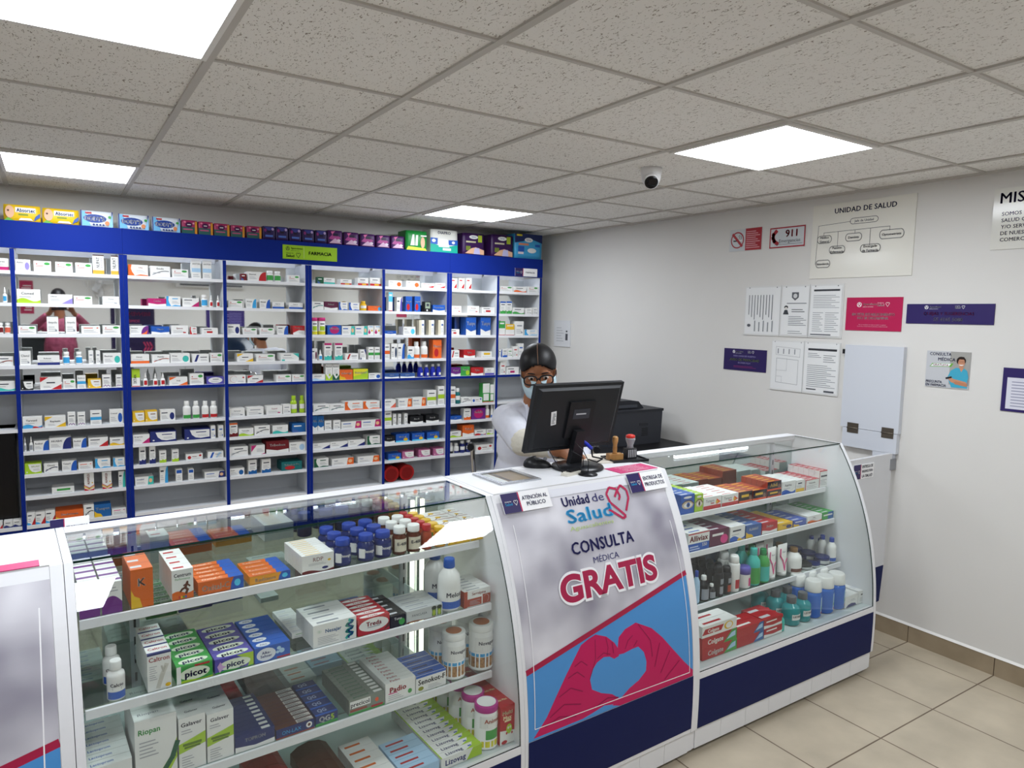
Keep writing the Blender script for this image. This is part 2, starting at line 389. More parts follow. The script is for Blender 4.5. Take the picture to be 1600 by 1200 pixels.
def display_case(name, lb, loc, deg, W, shelves, led_u, group, led_v=()):
    t = tag(empty(name, (loc[0], loc[1], 0), frame_rot(deg)), lb, 'display case', group)
    for u0, u1 in ((0, .018), (W-.018, W)):
        b = MB(); side_panel(b, u0, u1, WHITE); b.build('side_panel', t)
    i0, i1 = .0185, W-.0185
    b = MB(); curved(b, i0, i1, .33, 1.073, GLASS, .005, -.003, DKGREEN); b.build('front_glass', t)
    MB().box(i0, i1, -.001, .252, 1.076, 1.082, GLASS, front=DKGREEN, side=DKGREEN, back=GLASS).build('top_glass', t)
    MB().box(i0, i1, .252, VB, 1.062, 1.083, WHITE).box(i0, i1, .27, VB, .03, 1.062, WHITE).build('back_frame', t)
    MB().box(i0+.001, i1-.001, .262, .266, .332, 1.055, M('c3cdca', .03, 1.0)).build('mirror', t)
    b = MB(); curved(b, i0, i1, .305, .33, WHITE, .02, -.001); b.box(i0, i1, -.2, .262, .312, .328, M('c9d3d4', .3)); b.build('deck', t)
    b = MB(); curved(b, i0, i1, .106, .3045, NAVY, .012); b.build('lower_panel', t)
    b = MB(); n = 8
    for k in range(n): b.box(i0+(i1-i0)*k/n+.0008, i0+(i1-i0)*(k+1)/n-.0008, -.213, -.2, .02, .104, WHITE)
    b.build('plinth', t)
    for u in (i0+.155, i1-.165):
        b = MB(); b.box(u-.012, u+.012, .255, .262, .335, 1.05, M('b9bcc2', .35, .6))
        for k in range(13): b.box(u-.003, u+.003, .2545, .255, .37+k*.052, .395+k*.052, BLACK)
        b.build('slotted_upright', t)
    for v, z in shelves:
        s = MB().box(i0+.008, i1-.022, v+.008, .253, z-.008, z, TINTG, front=TINTG, back=TINTG).build('glass_shelf', t)
        MB().box(i0+.008, i1-.022, v, v+.008, z-.021, z+.001, WHITE).build('edge_strip', s)
        b = MB()
        for u in (i0+.155, i1-.165): b.prism([(.25,z-.009),(.25,z-.05),(v+.03,z-.016),(v+.03,z-.009)], (u-.002,0,0), (0,1,0), (0,0,1), (.004,0,0), WHITE)
        b.build('bracket', s)
    for u in led_v: MB().box(u-.006, u+.006, .240, .252, .345, 1.03, TUBE2, back=WHITE).build('led_tube', t)
    for u0, u1 in led_u:
        s = MB().box(u0, u1, .235, .25, 1.048, 1.060, TUBE, top=WHITE, back=WHITE).build('led_tube', t)
    return t
A1 = ((.001, 1.8843), 2.85); A2 = ((2.002, 1.9735), .5); AP = ((1.1905, 1.9427), 2.0); AL = ((-.844, 1.8418), 2.85)
S1 = [(0, .933), (-.078, .748), (-.088, .525)]; S2 = [(.045, .853), (-.012, .709), (-.058, .500)]
DC1 = display_case('display_case', 'left curved glass display case, nearest the camera', *A1, 1.190, S1, [], 'curved glass display cases', (1.034, 1.072))
DC2 = display_case('display_case', 'right curved glass display case standing by the right wall', *A2, 1.241, S2, [(.33, .83)], 'curved glass display cases')
def at(A, u, v, z):
    c, s = math.cos(math.radians(A[1])), math.sin(math.radians(A[1]))
    return Vector((A[0][0]+c*u-s*v, A[0][1]+s*u+c*v, z))
# ================================================================ podium counters with printed fronts
SLN = [0]
for (v0, z0), (v1, z1) in zip(PC, PC[1:]): SLN.append(SLN[-1]+math.hypot(v1-v0, z1-z0))
def sv(s):                   # arc length down the front -> (v, z, outward normal)
    i = 0
    while i < len(SLN)-2 and SLN[i+1] < s: i += 1
    t = (s-SLN[i])/(SLN[i+1]-SLN[i]); v = PC[i][0]+t*(PC[i+1][0]-PC[i][0]); z = PC[i][1]+t*(PC[i+1][1]-PC[i][1])
    dv, dz = PC[i+1][0]-PC[i][0], PC[i+1][1]-PC[i][1]; L = math.hypot(dv, dz); return v, z, dz/L, -dv/L
def clip(P, s0, s1):
    for lim, sg in ((s0, 1), (s1, -1)):
        out = []
        for i in range(len(P)):
            a, b = P[i], P[(i+1) % len(P)]; da, db = (a[1]-lim)*sg, (b[1]-lim)*sg
            if da >= 0: out.append(a)
            if (da >= 0) != (db >= 0): t = da/(da-db); out.append((a[0]+t*(b[0]-a[0]), lim))
        P = out
        if len(P) < 3: return []
    return P
class Bent:                  # printing on the bent front: coordinates u across, s down the curve (metres)
    def __init__(s, b): s.b = b; s.k = 1
    def raw(s, P, m):
        ss = [q[1] for q in P]
        for i in range(len(SLN)-1):
            if SLN[i+1] <= min(ss) or SLN[i] >= max(ss): continue
            Q = clip(P, SLN[i], SLN[i+1])
            if len(Q) > 2:
                o = []
                for u, q in Q:
                    v, z, nv, nz = sv(q); e = .00006*s.k+.0002; o.append((u, v+nv*e, z+nz*e))
                s.b.poly(o, m)
    def poly(s, P, m): s.raw(P, m); s.k += 1
    def line(s, pts, w, m):
        for (xa, ya), (xb, yb) in zip(pts, pts[1:]):
            dx, dy = xb-xa, yb-ya; L = math.hypot(dx, dy); nx, ny = -dy/L*w/2, dx/L*w/2
            s.raw([(xa+nx, ya+ny), (xb+nx, yb+ny), (xb-nx, yb-ny), (xa-nx, ya-ny)], m)
        s.k += 1
    def text(s, t, u0, u1, sb, h, m, bold=.0, grow=0, rise=0.0):   # baseline at s = sb, cap height h, from u0 to u1
        vs, fs, tw = text_geo(t, bold, grow > 0); sx = (u1-u0)/tw; sc = h/.70
        P = [(u0+a*sx, sb-b*sc-rise*a*sx) for a, b in vs]
        for f in fs: s.raw([P[i] for i in f], m)
        s.k += 1
BLUR = noisy('blurred_ward_photograph', '8d8a98', 'e0dfe6', 5.5, .45, 0, 1.5)
PBLUE = M('4f93d3', .4); PINK = M('c2185b', .42); PINKD = M('94124a', .45); STR = M('a81f45', .42); POSTW = M('f3f3f6', .45); LIME = M('b8cf7a', .5)
def ribbon(B, cx, cs, m, k=1.0):      # looped heart-shaped ribbon of the logo
    pts = []
    for i in range(26):
        t = -PI*.72 + 2*PI*.78*i/25
        pts.append((cx+k*.052*(16*math.sin(t+PI)**3)/16, cs-k*.05*(13*math.cos(t+PI)-5*math.cos(2*t+2*PI)-2*math.cos(3*t+3*PI)-math.cos(4*t))/15))
    B.line([(cx-.015*k, cs-.012*k), (cx+.006*k, cs-.034*k), (cx+.03*k, cs-.052*k), (cx+.052*k, cs-.03*k), (cx+.05*k, cs), (cx+.02*k, cs+.045*k)], .009*k, m)
    B.line([(cx+.0*k, cs+.002*k), (cx+.012*k, cs-.012*k), (cx+.005*k, cs-.04*k), (cx-.028*k, cs-.05*k), (cx-.05*k, cs-.028*k), (cx-.044*k, cs+.005*k), (cx+.0*k, cs+.05*k), (cx+.012*k, cs+.064*k), (cx-.004*k, cs+.07*k), (cx-.05*k, cs+.036*k), (cx-.06*k, cs+.03*k)], .009*k, m)
def podium(lb, A, W):
    t = tag(empty('podium_counter', (A[0][0], A[0][1], 0), math.radians(A[1])), lb, 'counter', 'white podium counters with printed fronts')
    for u0, u1 in ((0, .011), (W-.026, W)):
        b = MB(); side_panel(b, u0, u1, WHITE, 0.001); b.build('side_panel', t)
    b = MB(); b.box(.0115, W-.0265, .0, VB, 1.062, 1.083, WHITE).box(.0115, W-.0265, VB-.018, VB, .03, 1.061, WHITE); b.build('counter_top', t)
    b = MB(); curved(b, .0115, W-.0265, .106, 1.079, WHITE, .012)
    B = Bent(b); f = .009; R = W-.024
    B.poly([(.012, .03), (W-.027, .03), (W-.027, .79), (.012, .79)], BLUR)
    return t, b, B
def poster(b, B, W, sh, full=True):
    X = lambda P: [(u+sh, s) for u, s in P]
    u0, u1 = .012, W-.027
    for q, c, r in (((.10,.30), 'b7b8d6', .09), ((.09,.55), '8f8aa6', .07), ((.70,.30), '8d8790', .06), ((.35,.50), 'a7a2a8', .08), ((.60,.18), 'c4cbe0', .10), ((.68,.44), '6f6a75', .05), ((.2,.16), 'd5d6e2', .1)):
        P = [(min(max(q[0]+sh+r*math.cos(a*PI/9), u0), u1), min(max(q[1]+r*1.2*math.sin(a*PI/9), .035), .395+(.774-q[0])*.0)) for a in range(18)]
    B.poly(X([(.005,.57),(.774,.402),(.774,.79),(.005,.79)]) if full else [(u0,.563+.0),(u1,.386),(u1,.79),(u0,.79)], PBLUE)
    ha = [(.024,.783),(.077,.731),(.119,.673),(.164,.616),(.201,.574),(.234,.538),(.271,.525),(.301,.519),(.348,.537),(.382,.566),(.4,.593),(.399,.616),(.377,.62),(.356,.607),(.329,.602),(.298,.612),(.275,.633),(.264,.662),(.271,.696),(.312,.72),(.361,.738),(.399,.766),(.374,.777),(.324,.767),(.288,.774),(.229,.783)]
    hb = [(.774,.767),(.726,.722),(.669,.662),(.616,.604),(.565,.559),(.49,.522),(.436,.533),(.404,.553),(.396,.583),(.399,.611),(.422,.613),(.461,.608),(.493,.607),(.519,.633),(.53,.669),(.526,.702),(.489,.726),(.444,.741),(.399,.766),(.361,.778),(.399,.79),(.476,.79),(.598,.79),(.774,.79)]
    if full:
        tri(B, X(ha), PINK); tri(B, X(hb), PINK)
        for L in ([(.297,.535),(.292,.6),(.262,.66)], [(.3,.6),(.33,.588),(.36,.6)], [(.345,.54),(.352,.575),(.345,.6)], [(.372,.56),(.375,.6)], [(.43,.6),(.445,.575),(.47,.562)], [(.47,.602),(.49,.585)], [(.5,.53),(.555,.6),(.56,.66)], [(.2,.6),(.23,.59),(.255,.61)], [(.17,.63),(.21,.62),(.24,.645)], [(.13,.68),(.18,.665),(.23,.69)], [(.09,.735),(.15,.71),(.22,.73)], [(.6,.62),(.57,.7)], [(.65,.66),(.6,.73)], [(.7,.71),(.62,.76)], [(.29,.76),(.34,.745),(.39,.757)], [(.07,.76),(.13,.745),(.2,.765)]):
            B.line(X(L), .0035, PINKD)
    B.line(X([(.004,.57),(.776,.4)]) if full else [(u0,.556),(u1,.379)], .018, STR)
    bd = [(.046,.11),(.029,.754),(.755,.771),(.752,.20)]
    B.line(X(bd) if full else [(.022+sh,.754),(W-.062,.771),(W-.05,.09)], .0028, POSTW)
    if full:
        B.poly(X([(.22,.012),(.60,.012),(.60,.04),(.22,.04)]), M('dfe0e8', .45))
        ND = M('2b2a68', .45)
        B.text('Unidad', .268+sh, .392+sh, .080, .033, ND, .035); B.text('de', .405+sh, .462+sh, .080, .03, ND)
        B.text('Salud', .270+sh, .482+sh, .140, .047, M('3aa9e0', .45), .035)
        B.text('Aguascalientes', .272+sh, .474+sh, .166, .014, LIME)
        ribbon(B, .528+sh, .088, M('b4204f', .45))
        B.text('CONSULTA', .256+sh, .548+sh, .246, .041, ND, .03); B.text('MÉDICA', .341+sh, .460+sh, .288, .021, ND)
        for g, m in ((.075, POSTW), (.038, M('a8204a', .42))): B.text('GRATIS', .176+sh-(g-.038)*.16, .628+sh+(g-.038)*.16, .391+(g-.038)*.1, .084+(g-.038)*.2, m, g, 1)
    B.poly([(u0,.79),(u1,.79),(u1,1.0),(u0,1.0)], NAVY)
def tri(B, P, m):                 # concave outline -> triangles, then bent
    from mathutils.geometry import tessellate_polygon
    for T in tessellate_polygon([[Vector((a, b, 0)) for a, b in P]]): B.raw([P[i] for i in T], m)
    B.k += 1
PW = .811
pod, b, B = podium('white podium counter with the GRATIS glove-heart poster', AP, PW); poster(b, B, PW, .008); b.build('printed_front', pod)
pl2, b, B = podium('white podium counter cut off by the left edge of view', AL, .8445); poster(b, B, .8445, .034, False); b.build('printed_front', pl2)
for p, W in ((pod, PW), (pl2, .8445)):
    b = MB(); n = 6
    for k in range(n): b.box(.012+(W-.04)*k/n+.0008, .012+(W-.04)*(k+1)/n-.0008, -.213, -.2, .02, .104, WHITE)
    b.build('plinth', p)
# tray window let into the podium top
def pw(A, u, v, z=1.083): return at(A, u, v, z)
b = MB(); u0, u1, v0, v1 = .10, .275, .085, .275
FRM = M('b9bcc0', .25, .7)
for a in ((u0, u1, v0, v0+.018), (u0, u1, v1-.018, v1), (u0, u0+.018, v0+.018, v1-.018), (u1-.018, u1, v0+.018, v1-.018)): b.box(*a, 1.083, 1.089, FRM)
b.build('window_frame', pod)
MB().box(u0+.018, u1-.018, v0+.018, v1-.018, 1.0831, 1.0835, M('8f7f66', .25)).box(u0+.02, u0+.055, v0+.03, v1-.02, 1.0835, 1.0838, M('dfe5e2', .1)).box(u0+.062, u0+.075, v0+.03, v1-.02, 1.0835, 1.0838, M('3b3128', .3)).build('window_glass', pod)
# acrylic-faced signs on the front edges
def edge_sign(A, u0, u1, s0, s1, lb, txt, fn=None, m=WT):
    va, za, nv, nz = sv(max(s0, .0)); vb, zb, _, _ = sv(s1); dv, dz = va-vb, za-zb; L = math.hypot(dv, dz); dv, dz = dv/L, dz/L
    nv, nz = -dz, dv; o = (0, vb+nv*.006, zb+nz*.006); H = s1-s0; w = u1-u0; b = MB()
    b.prism([(0,0),(w,0),(w,H),(0,H)], (-w/2, 0, 0), (1,0,0), (0,dv,dz), (0,nv*.003,nz*.003), m)
    a = b.art((-w/2, nv*.003, nz*.003), (w,0,0), (0,dv*H,dz*H), (0,nv,nz)); (fn or f_small(txt))(a)
    x = b.build('counter_sign'); x.location = at(A, (u0+u1)/2, o[1], o[2]); x.rotation_euler = (0, 0, math.radians(A[1])); return tag(x, lb, 'sign')
edge_sign(AP, .03, .228, .004, .072, 'small white sign reading ATENCIÓN AL PÚBLICO on the podium', 'ATENCIÓN AL|PÚBLICO')
edge_sign(AP, .605, .797, .002, .076, 'small white sign reading ENTREGA DE PRODUCTOS on the podium', 'ENTREGA DE|PRODUCTOS')
def flat_sign(A, u0, u1, v0, v1, lb, lines):
    b = MB(); w, h = u1-u0, v1-v0; b.box(-w/2, w/2, -h/2, h/2, 0, .002, M('cf3f79', .4)); a = b.art((-w/2,-h/2,.002), (w,0,0), (0,h,0), (0,0,1))
    for i, l in enumerate(lines): a.text(l, .5, .84-i*.68/max(len(lines)-1, 1), .10, WT, .9, 'c')
    x = b.build('counter_notice'); x.location = at(A, (u0+u1)/2, (v0+v1)/2, 1.0832); x.rotation_euler = (0, 0, math.radians(A[1])); return tag(x, lb, 'notice')
flat_sign(AP, .60, .80, .012, .105, 'pink notice lying on the podium beneath the stamp tray', ['SU RECETA MÉDICA', 'ES INDISPENSABLE', 'PARA LA ENTREGA', 'DE MEDICAMENTOS'])
flat_sign(AL, .36, .80, -.0, .045, 'pink notice lying on the left podium counter', ['en la entrega y el surtido', 'de la receta el servicio es', 'totalmente GRATUITO'])
# upright sign at the back of the left podium
b = MB(); b.box(-.045, .045, -.003, 0, 0, .05, WT); a = b.art((-.045,-.003,0), (.09,0,0), (0,0,.05), (0,-1,0)); f_small('PRODUCTOS')(a)
o = b.build('counter_sign'); o.location = at(A1, .034, VB+.004, 1.056); o.rotation_euler = (0, 0, math.radians(A1[1])); tag(o, 'small upright sign reading PRODUCTOS behind the left podium', 'sign')

# ---------------------------------------------------------------- on the podium top
T0 = 1.083
def mouse(x, y, rz):
    t = tag(empty('computer_mouse', (x, y, T0), rz), 'black computer mouse on the podium top', 'mouse')
    b = MB(); n = 14; L, Wd, Hh = .056, .032, .036
    rings = []
    for j in range(7):
        q = PI/2*j/6; rings.append((math.cos(q), math.sin(q)))
    for r, z in rings:
        for i in range(20):
            a = 2*PI*i/20; b.v.append((L*max(r,.001)*math.cos(a)-.006*z, Wd*max(r,.001)*math.sin(a)*(1-.12*math.cos(a)), .004+Hh*z*(1-.15*math.cos(a))))
    for j in range(6):
        for i in range(20): b.face((j*20+i, j*20+(i+1) % 20, (j+1)*20+(i+1) % 20, (j+1)*20+i), M('1b1c1f', .35), True)
    b.lathe([(.9, 0), (1, .004)], BLACK, n=20); k = len(b.v)-40
    for i in range(k, len(b.v)): x_, y_, z_ = b.v[i]; b.v[i] = (x_*L, y_*Wd, z_)
    b.build('shell', t)
    MB().lathe([(.006,-.003),(.0075,-.002),(.0075,.002),(.006,.003)], GREY, (.03,0,.034), 14, axis=(0,1,0)).build('scroll_wheel', t)
mouse(1.575, 2.222, math.radians(-32))
# monitor seen from behind
MC = Vector((1.700, 2.158, 1.287)); TI = .264; MW, MH = .43, .275
t = tag(empty('monitor', (1.705, 2.135, T0)), 'black computer monitor seen from behind on the podium', 'monitor')
V_ = Vector((0, -math.sin(TI), math.cos(TI))); N_ = Vector((0, -math.cos(TI), -math.sin(TI))); c0 = MC - Vector((1.705, 2.135, T0)); X_ = Vector((1,0,0))
MBK = M('232529', .45); MBL = M('1a1b1f', .4)
b = MB(); b.obox(c0, (X_, V_, N_), (MW/2, MH/2, .010), MBK); w2, h2 = MW/2-.012, MH/2-.012
k = len(b.v)
for s_, d_ in ((1, .010), (.93, .020)):
    for sx, sy in ((-1,-1),(1,-1),(1,1),(-1,1)): b.v.append(tuple(c0 + X_*sx*w2*s_ + V_*sy*h2*s_ + N_*d_))
for i in range(4): b.face((k+i, k+(i+1) % 4, k+4+(i+1) % 4, k+4+i), MBK)
b.face((k+4, k+5, k+6, k+7), MBK); b.build('housing', t)
MB().obox(c0-N_*.0105, (X_, V_, N_), (MW/2-.014, MH/2-.016, .0008), M('2a3a52', .1)).build('screen', t)
b = MB(); b.obox(c0+N_*.024-V_*.005+X_*.01, (X_, V_, N_), (.062, .075, .006), MBL); b.obox(c0+N_*.0302+V_*.02+X_*.01, (X_, V_, N_), (.04, .02, .0006), M('3a3e47', .3)); b.build('stand_mount', t)
a = MB(); ar = a.art(c0+N_*.0309-X_*.026+V_*.003, X_*.072, V_*.034, N_); ar.rect(.12, .42, .8, .58, M('c9ccd2', .4)); a.build('badge', t)
b = MB(); b.obox(c0+N_*.0206-X_*.115+V_*.005, ((X_*.96+V_*.15).normalized(), (V_*.96-X_*.15).normalized(), N_), (.012, .028, .0006), WT)
ar = b.art(c0+N_*.0213-X_*.127-V_*.023, X_*.024, V_*.056, N_); ar.bars(.25, .1, .85, .9, 9, KB); b.build('asset_sticker', t)
b = MB(); b.prism([(-.028,-.0),(.03,0),(.022,.14),(-.02,.14)], (0,.012,.012), (1,0,0), (0,-.22,.97), (0,.024,.005), MBL); b.build('neck', t)
MB().lathe([(.1,0),(.104,.004),(.1,.012),(.03,.018)], M('1c1d20', .3), (0,-.0,0), 40).build('base', t)
b = MB(); b.tube([c0+N_*.02-V_*.09+X_*.03, c0+N_*.055-V_*.10+X_*.045, c0+N_*.06-V_*.12+X_*.07], .0075, M('2136c8', .35), 10); b.build('video_plug', t)
b = MB(); b.tube([c0+N_*.06-V_*.12+X_*.07, c0+N_*.055-V_*.16+X_*.09, Vector((.11,-.02,.03)), Vector((.125,.03,.006)), Vector((.13,.09,.005))], .0035, BLACK, 8)
b.tube([c0+N_*.02-V_*.08-X_*.02, c0+N_*.06-V_*.12-X_*.03, Vector((-.04,-.085,.06)), Vector((-.02,-.06,.02)), Vector((-.005,-.05,.02))], .002, BLACK, 6); b.build('cable', t)
# USB reader with cord on a small plate, and the chained pen stand
t = tag(empty('card_reader', (1.615, 2.055, T0), .25), 'pale USB card reader with a black plug in front of the monitor', 'card reader')
MB().box(-.045, .045, -.016, .016, 0, .012, M('d8d4c8', .35)).build('body', t); MB().box(-.02, .04, -.011, .011, .0121, .019, BLACK).build('plug', t)
MB().tube([(-.04,.01,.010),(-.06,.03,.05),(-.085,.045,.1)], .002, BLACK, 6).build('cord', t)
t = tag(empty('pen_holder', (1.665, 2.02, T0)), 'round black pen base with a thin chain beside the card reader', 'pen holder')
MB().lathe([(.036,0),(.036,.004),(.01,.009),(.003,.012)], M('1e1f22', .35), n=28).build('base', t); MB().tube([(0,0,.012),(.002,0,.05),(-.01,.02,.09),(-.03,.05,.12)], .0018, BLACK, 6).build('chain', t)
# stamps on a black pad tray
t = tag(empty('stamp_tray', (1.985, 2.172, T0), math.radians(-12)), 'flat black tray holding the stamps on the podium', 'tray')
b = MB(); b.box(-.082, .082, -.058, .058, 0, .005, M('1d1e22', .35)); 
for q in ((-.082,.082,-.058,-.052),(-.082,.082,.052,.058),(-.082,-.076,-.052,.052),(.076,.082,-.052,.052)): b.box(*q, .005, .010, M('1d1e22', .35))
b.build('pan', t)
t = tag(empty('wooden_stamp', (1.935, 2.178, T0+.0055), -.2), 'wooden-handled rubber stamp on the black tray', 'stamp'); WD = noisy('stamp_wood', 'a9783f', 'c39355', 30, .45)
MB().box(-.032, .032, -.016, .016, 0, .024, WD).build('block', t); MB().lathe([(.011,.024),(.008,.03),(.0095,.04),(.0085,.06),(.012,.075),(.0125,.09),(.008,.096)], WD, n=16).build('handle', t)
t = tag(empty('self_inking_stamp', (2.01, 2.168, T0+.0055), -.1), 'black self-inking stamp with a red-topped grey handle', 'stamp')
b = MB(); b.box(-.024, .024, -.016, .016, 0, .042, M('26272c', .4))
for k in range(5): b.box(-.02+k*.009, -.016+k*.009, -.0165, -.016, .006, .038, M('c7c8cc', .3))
b.build('housing', t); MB().lathe([(.014,.042),(.012,.055),(.02,.078),(.02,.086)], M('9a9ba0', .3), n=20).build('handle', t); MB().lathe([(.02,.086),(.019,.096),(.01,.1)], M('d5342a', .35), n=20).build('cap', t)
# sheets of paper behind the monitor
b = MB(); b.box(-.15, .15, -.09, .09, 0, .004, M('d9d2c6', .6)); o = b.build('paper_stack'); o.location = (1.86, 2.255, T0); o.rotation_euler = (0,0,-.25); o.location.y = 2.16+.08; tag(o, 'cream paper stack on the podium behind the monitor', 'papers')

# ================================================================ behind the counters: desk, printer, chair
t = tag(empty('desk', (3.3, 3.79, 0)), 'black-topped desk against the right wall under the printer', 'desk')
DK = M('1a1a1d', .45); MB().box(-.42, .42, -.44, .44, .775, .80, DK).build('desk_top', t)
for sx in (-.4, .4):
    for sy in (-.42, .42): MB().box(sx-.018, sx+.018, sy-.018, sy+.018, 0, .775, DK).build('leg', t)
t = tag(empty('printer', (3.36, 3.80, .80)), 'dark grey laser printer on the desk behind the right display case', 'printer')
PR = M('34363d', .45); PR2 = M('292b31', .45)
b = MB(); b.prism([(-.25,0),(.235,0),(.245,.20),(.245,.225),(-.25,.225)], (0,-.23,0), (1,0,0), (0,0,1), (0,.44,0), PR); b.build('body', t)
MB().box(-.255, .252, -.235, .215, .2255, .243, PR2).build('lid', t)
b = MB(); b.prism([(-.25,.243),(.13,.243),(.08,.292),(0,.302),(-.25,.302)], (0,-.16,0), (1,0,0), (0,0,1), (0,.33,0), PR2); b.build('document_feeder', t)
MB().box(-.25, .06, -.17, -.1605, .252, .272, M('4a4d55', .4)).build('feed_slot', t)
b = MB(); b.box(.03, .11, -.2315, -.2302, .13, .15, PR2)
for k in range(5): b.box(.05, .11, -.2315, -.2302, .06+k*.012, .066+k*.012, BLACK)
b.build('vent', t)
t = tag(empty('office_stool', (1.965, 2.815, 0), -.58), 'raised office chair with chrome armrest behind the podium', 'chair')
MB().box(-.22, .22, -.22, .2, .60, .66, M('202126', .6)).build('seat', t)
b = MB(); b.lathe([(.025,.06),(.025,.60)], CHROME, n=14); b.build('gas_column', t)
for k in range(5):
    a = 2*PI*k/5; MB().tube([(0,0,.09),(.27*math.cos(a),.27*math.sin(a),.05)], [.022,.016], M('26272b', .4)).lathe([(.001,-.022),(.022,-.01),(.022,.01),(.001,.022)], BLACK, (.27*math.cos(a), .27*math.sin(a), .025), 12, axis=(math.sin(a), -math.cos(a), 0)).build('foot', t)
for sx in (-1, 1):
    MB().tube([(sx*.2,.12,.64),(sx*.285,.12,.72),(sx*.30,.10,.93),(sx*.30,.02,1.03),(sx*.30,-.1,1.05)], .012, CHROME, 10).tube([(sx*.30,-.09,1.05),(sx*.30,-.13,1.045)], .017, BLACK, 10).build('armrest', t)
MB().box(-.15, .15, .21, .245, .68, .98, M('202126', .6)).build('backrest', t)

# ================================================================ swing gate and fold-up flap at the right wall
t = tag(empty('swing_gate', (3.47, 1.985, 0)), 'white half-height gate with a navy foot beside the right display case', 'gate')
b = MB(); b.prism([(-.205,.385),(.215,.385),(.225,.99),(-.205,.985)], (0,-.009,0), (1,0,0), (0,0,1), (0,.018,0), M('d6d7da', .4)); b.build('leaf', t)
b = MB(); b.prism([(-.205,.16),(.195,.19),(.2149,.384),(-.205,.384)], (0,-.0095,0), (1,0,0), (0,0,1), (0,.019,0), NAVY); b.build('foot_panel', t)
MB().box(.21, .262, -.012, .012, .9, .96, GREY).build('hinge', t)
b = MB(); b.box(-.09, .09, -.003, 0, 0, .075, WT); a = b.art((-.09,-.003,0), (.18,0,0), (0,0,.075), (0,-1,0)); f_small('ENTREGA DE|INSUMOS PARA|LA SALUD')(a)
o = b.build('gate_sign'); o.location = (3.43, 1.9755, .885); tag(o, 'small white sign with navy end on the swing gate', 'sign')
t = tag(empty('folding_flap', (XR, 2.12, .985)), 'white hinged counter flap folded up against the right wall', 'counter flap')
FL = M('cdd1d9', .35)
MB().box(-.03, 0, -.16, .165, .108, .566, FL).build('flap_leaf', t); MB().box(-.03, 0, -.155, .15, 0, .106, FL).build('fixed_leaf', t)
for y in (-.105, .09):
    b = MB(); b.box(-.033, -.03, y-.032, y+.032, .08, .135, M('6e665c', .35, .8)); b.tube([(-.034, y-.032, .107), (-.034, y+.032, .107)], .004, M('6e665c', .35, .8)); b.build('hinge', t)
MB().box(-.03, 0, .1655, .18, .515, .54, BLACK).build('latch', t)
MB().box(-.03, -.001, -.14, -.03, -.06, -.001, FL).build('bracket', t)
# ================================================================ notices on the right wall (x = XR; the viewer's right is -y)
def wall_sign(name, lb, yl, yr, zb, zt, m, fn, th=.004, cat='sign', group=None, edge=None):
    w, h = yl-yr, zt-zb; b = MB(); b.box(-th, 0, -w/2, w/2, 0, h, m, top=edge, front=edge)
    a = b.art((-th, w/2, 0), (0,-w,0), (0,0,h), (-1,0,0)); fn(a); o = b.build(name); o.location = (XR-.0005, (yl+yr)/2, zb); return tag(o, lb, cat, group)
RD = M('a3202c', .45); SG = M('c9cdd0', .45); INK = M('1f2133', .6); LINE = M('4a4c55', .6)
def f_smoke(a):
    a.rect(.5, 0, 1, 1, RD); a.rect(.12, .44, .36, .5, KB); a.rect(.3, .44, .40, .5, M('e8e8e8', .5))
    a.line([(.30,.55),(.32,.62),(.29,.68),(.33,.74)], .003, LINE); a.line([(.35,.53),(.38,.6),(.35,.66),(.39,.7)], .003, LINE)
    a.ring(.25, .5, .21, .38, .032, RD); a.line([(.11,.76),(.39,.24)], .016, RD); a.bars(.53, .1, .95, .92, 9, M('d89aa0', .5), .4)
wall_sign('no_smoking_sign', 'square grey and red no smoking sign high on the wall', 3.151, 2.903, 2.119, 2.257, SG, f_smoke)
def f_911(a):
    for q in ((0,0,1,.06),(0,.94,1,1),(0,0,.03,1),(.97,0,1,1)): a.rect(*q, RD)
    a.line([(.18,.8),(.11,.66),(.10,.5),(.14,.34),(.22,.22)], .022, RD); a.rect(.14, .72, .2, .88, RD); a.rect(.19, .14, .26, .30, RD)
    a.text('911', .62, .68, .34, RD, .38, 'c', .03); a.text('Emergencias', .28, .33, .17, LINE, .66, 'l'); a.line([(.16,.16),(.93,.16)], .002, LINE)
wall_sign('emergency_sign', 'white 911 Emergencias sign with a red border and handset', 2.843, 2.597, 2.118, 2.241, SG, f_911)
OFFW = M('d5d4cc', .5)
def f_org(a):
    NVY = M('1c2049', .5); a.text('UNIDAD DE SALUD', .53, .90, .066, NVY, .6, 'c', .03)
    def box(cx, cy, w, h, ls):
        P = []
        rx, ry = .03, h/2
        for q in range(24):
            t = 2*PI*(q+.5)/24; P.append((cx+(w/2-rx)*(1 if math.cos(t) > 0 else -1)+rx*math.cos(t), cy+ry*math.sin(t)))
        a.line(P+[P[0]], .0028, LINE)
        for i, l in enumerate(ls): a.text(l, cx, cy+(len(ls)-1)*.027-i*.054, .03, NVY, w*.85, 'c', .02)
    box(.53, .74, .27, .075, ['Jefe de Unidad']); L = lambda *p: a.line(p, .0022, LINE)
    L((.40,.74),(.07,.72)); L((.07,.72),(.055,.2)); L((.13,.62),(.13,.58)); L((.13,.62),(.78,.63)); L((.78,.63),(.78,.58)); L((.45,.62),(.45,.58)); L((.28,.62),(.28,.42)); L((.60,.62),(.60,.41))
    box(.14, .53, .15, .1, ['Médico','General']); box(.44, .53, .16, .1, ['Dentista']); box(.80, .53, .22, .11, ['Optometrista']); box(.28, .38, .16, .1, ['Pasante','Enfermería']); box(.61, .37, .19, .1, ['Encargado','de Farmacia']); box(.14, .2, .15, .1, ['Intendencia'])
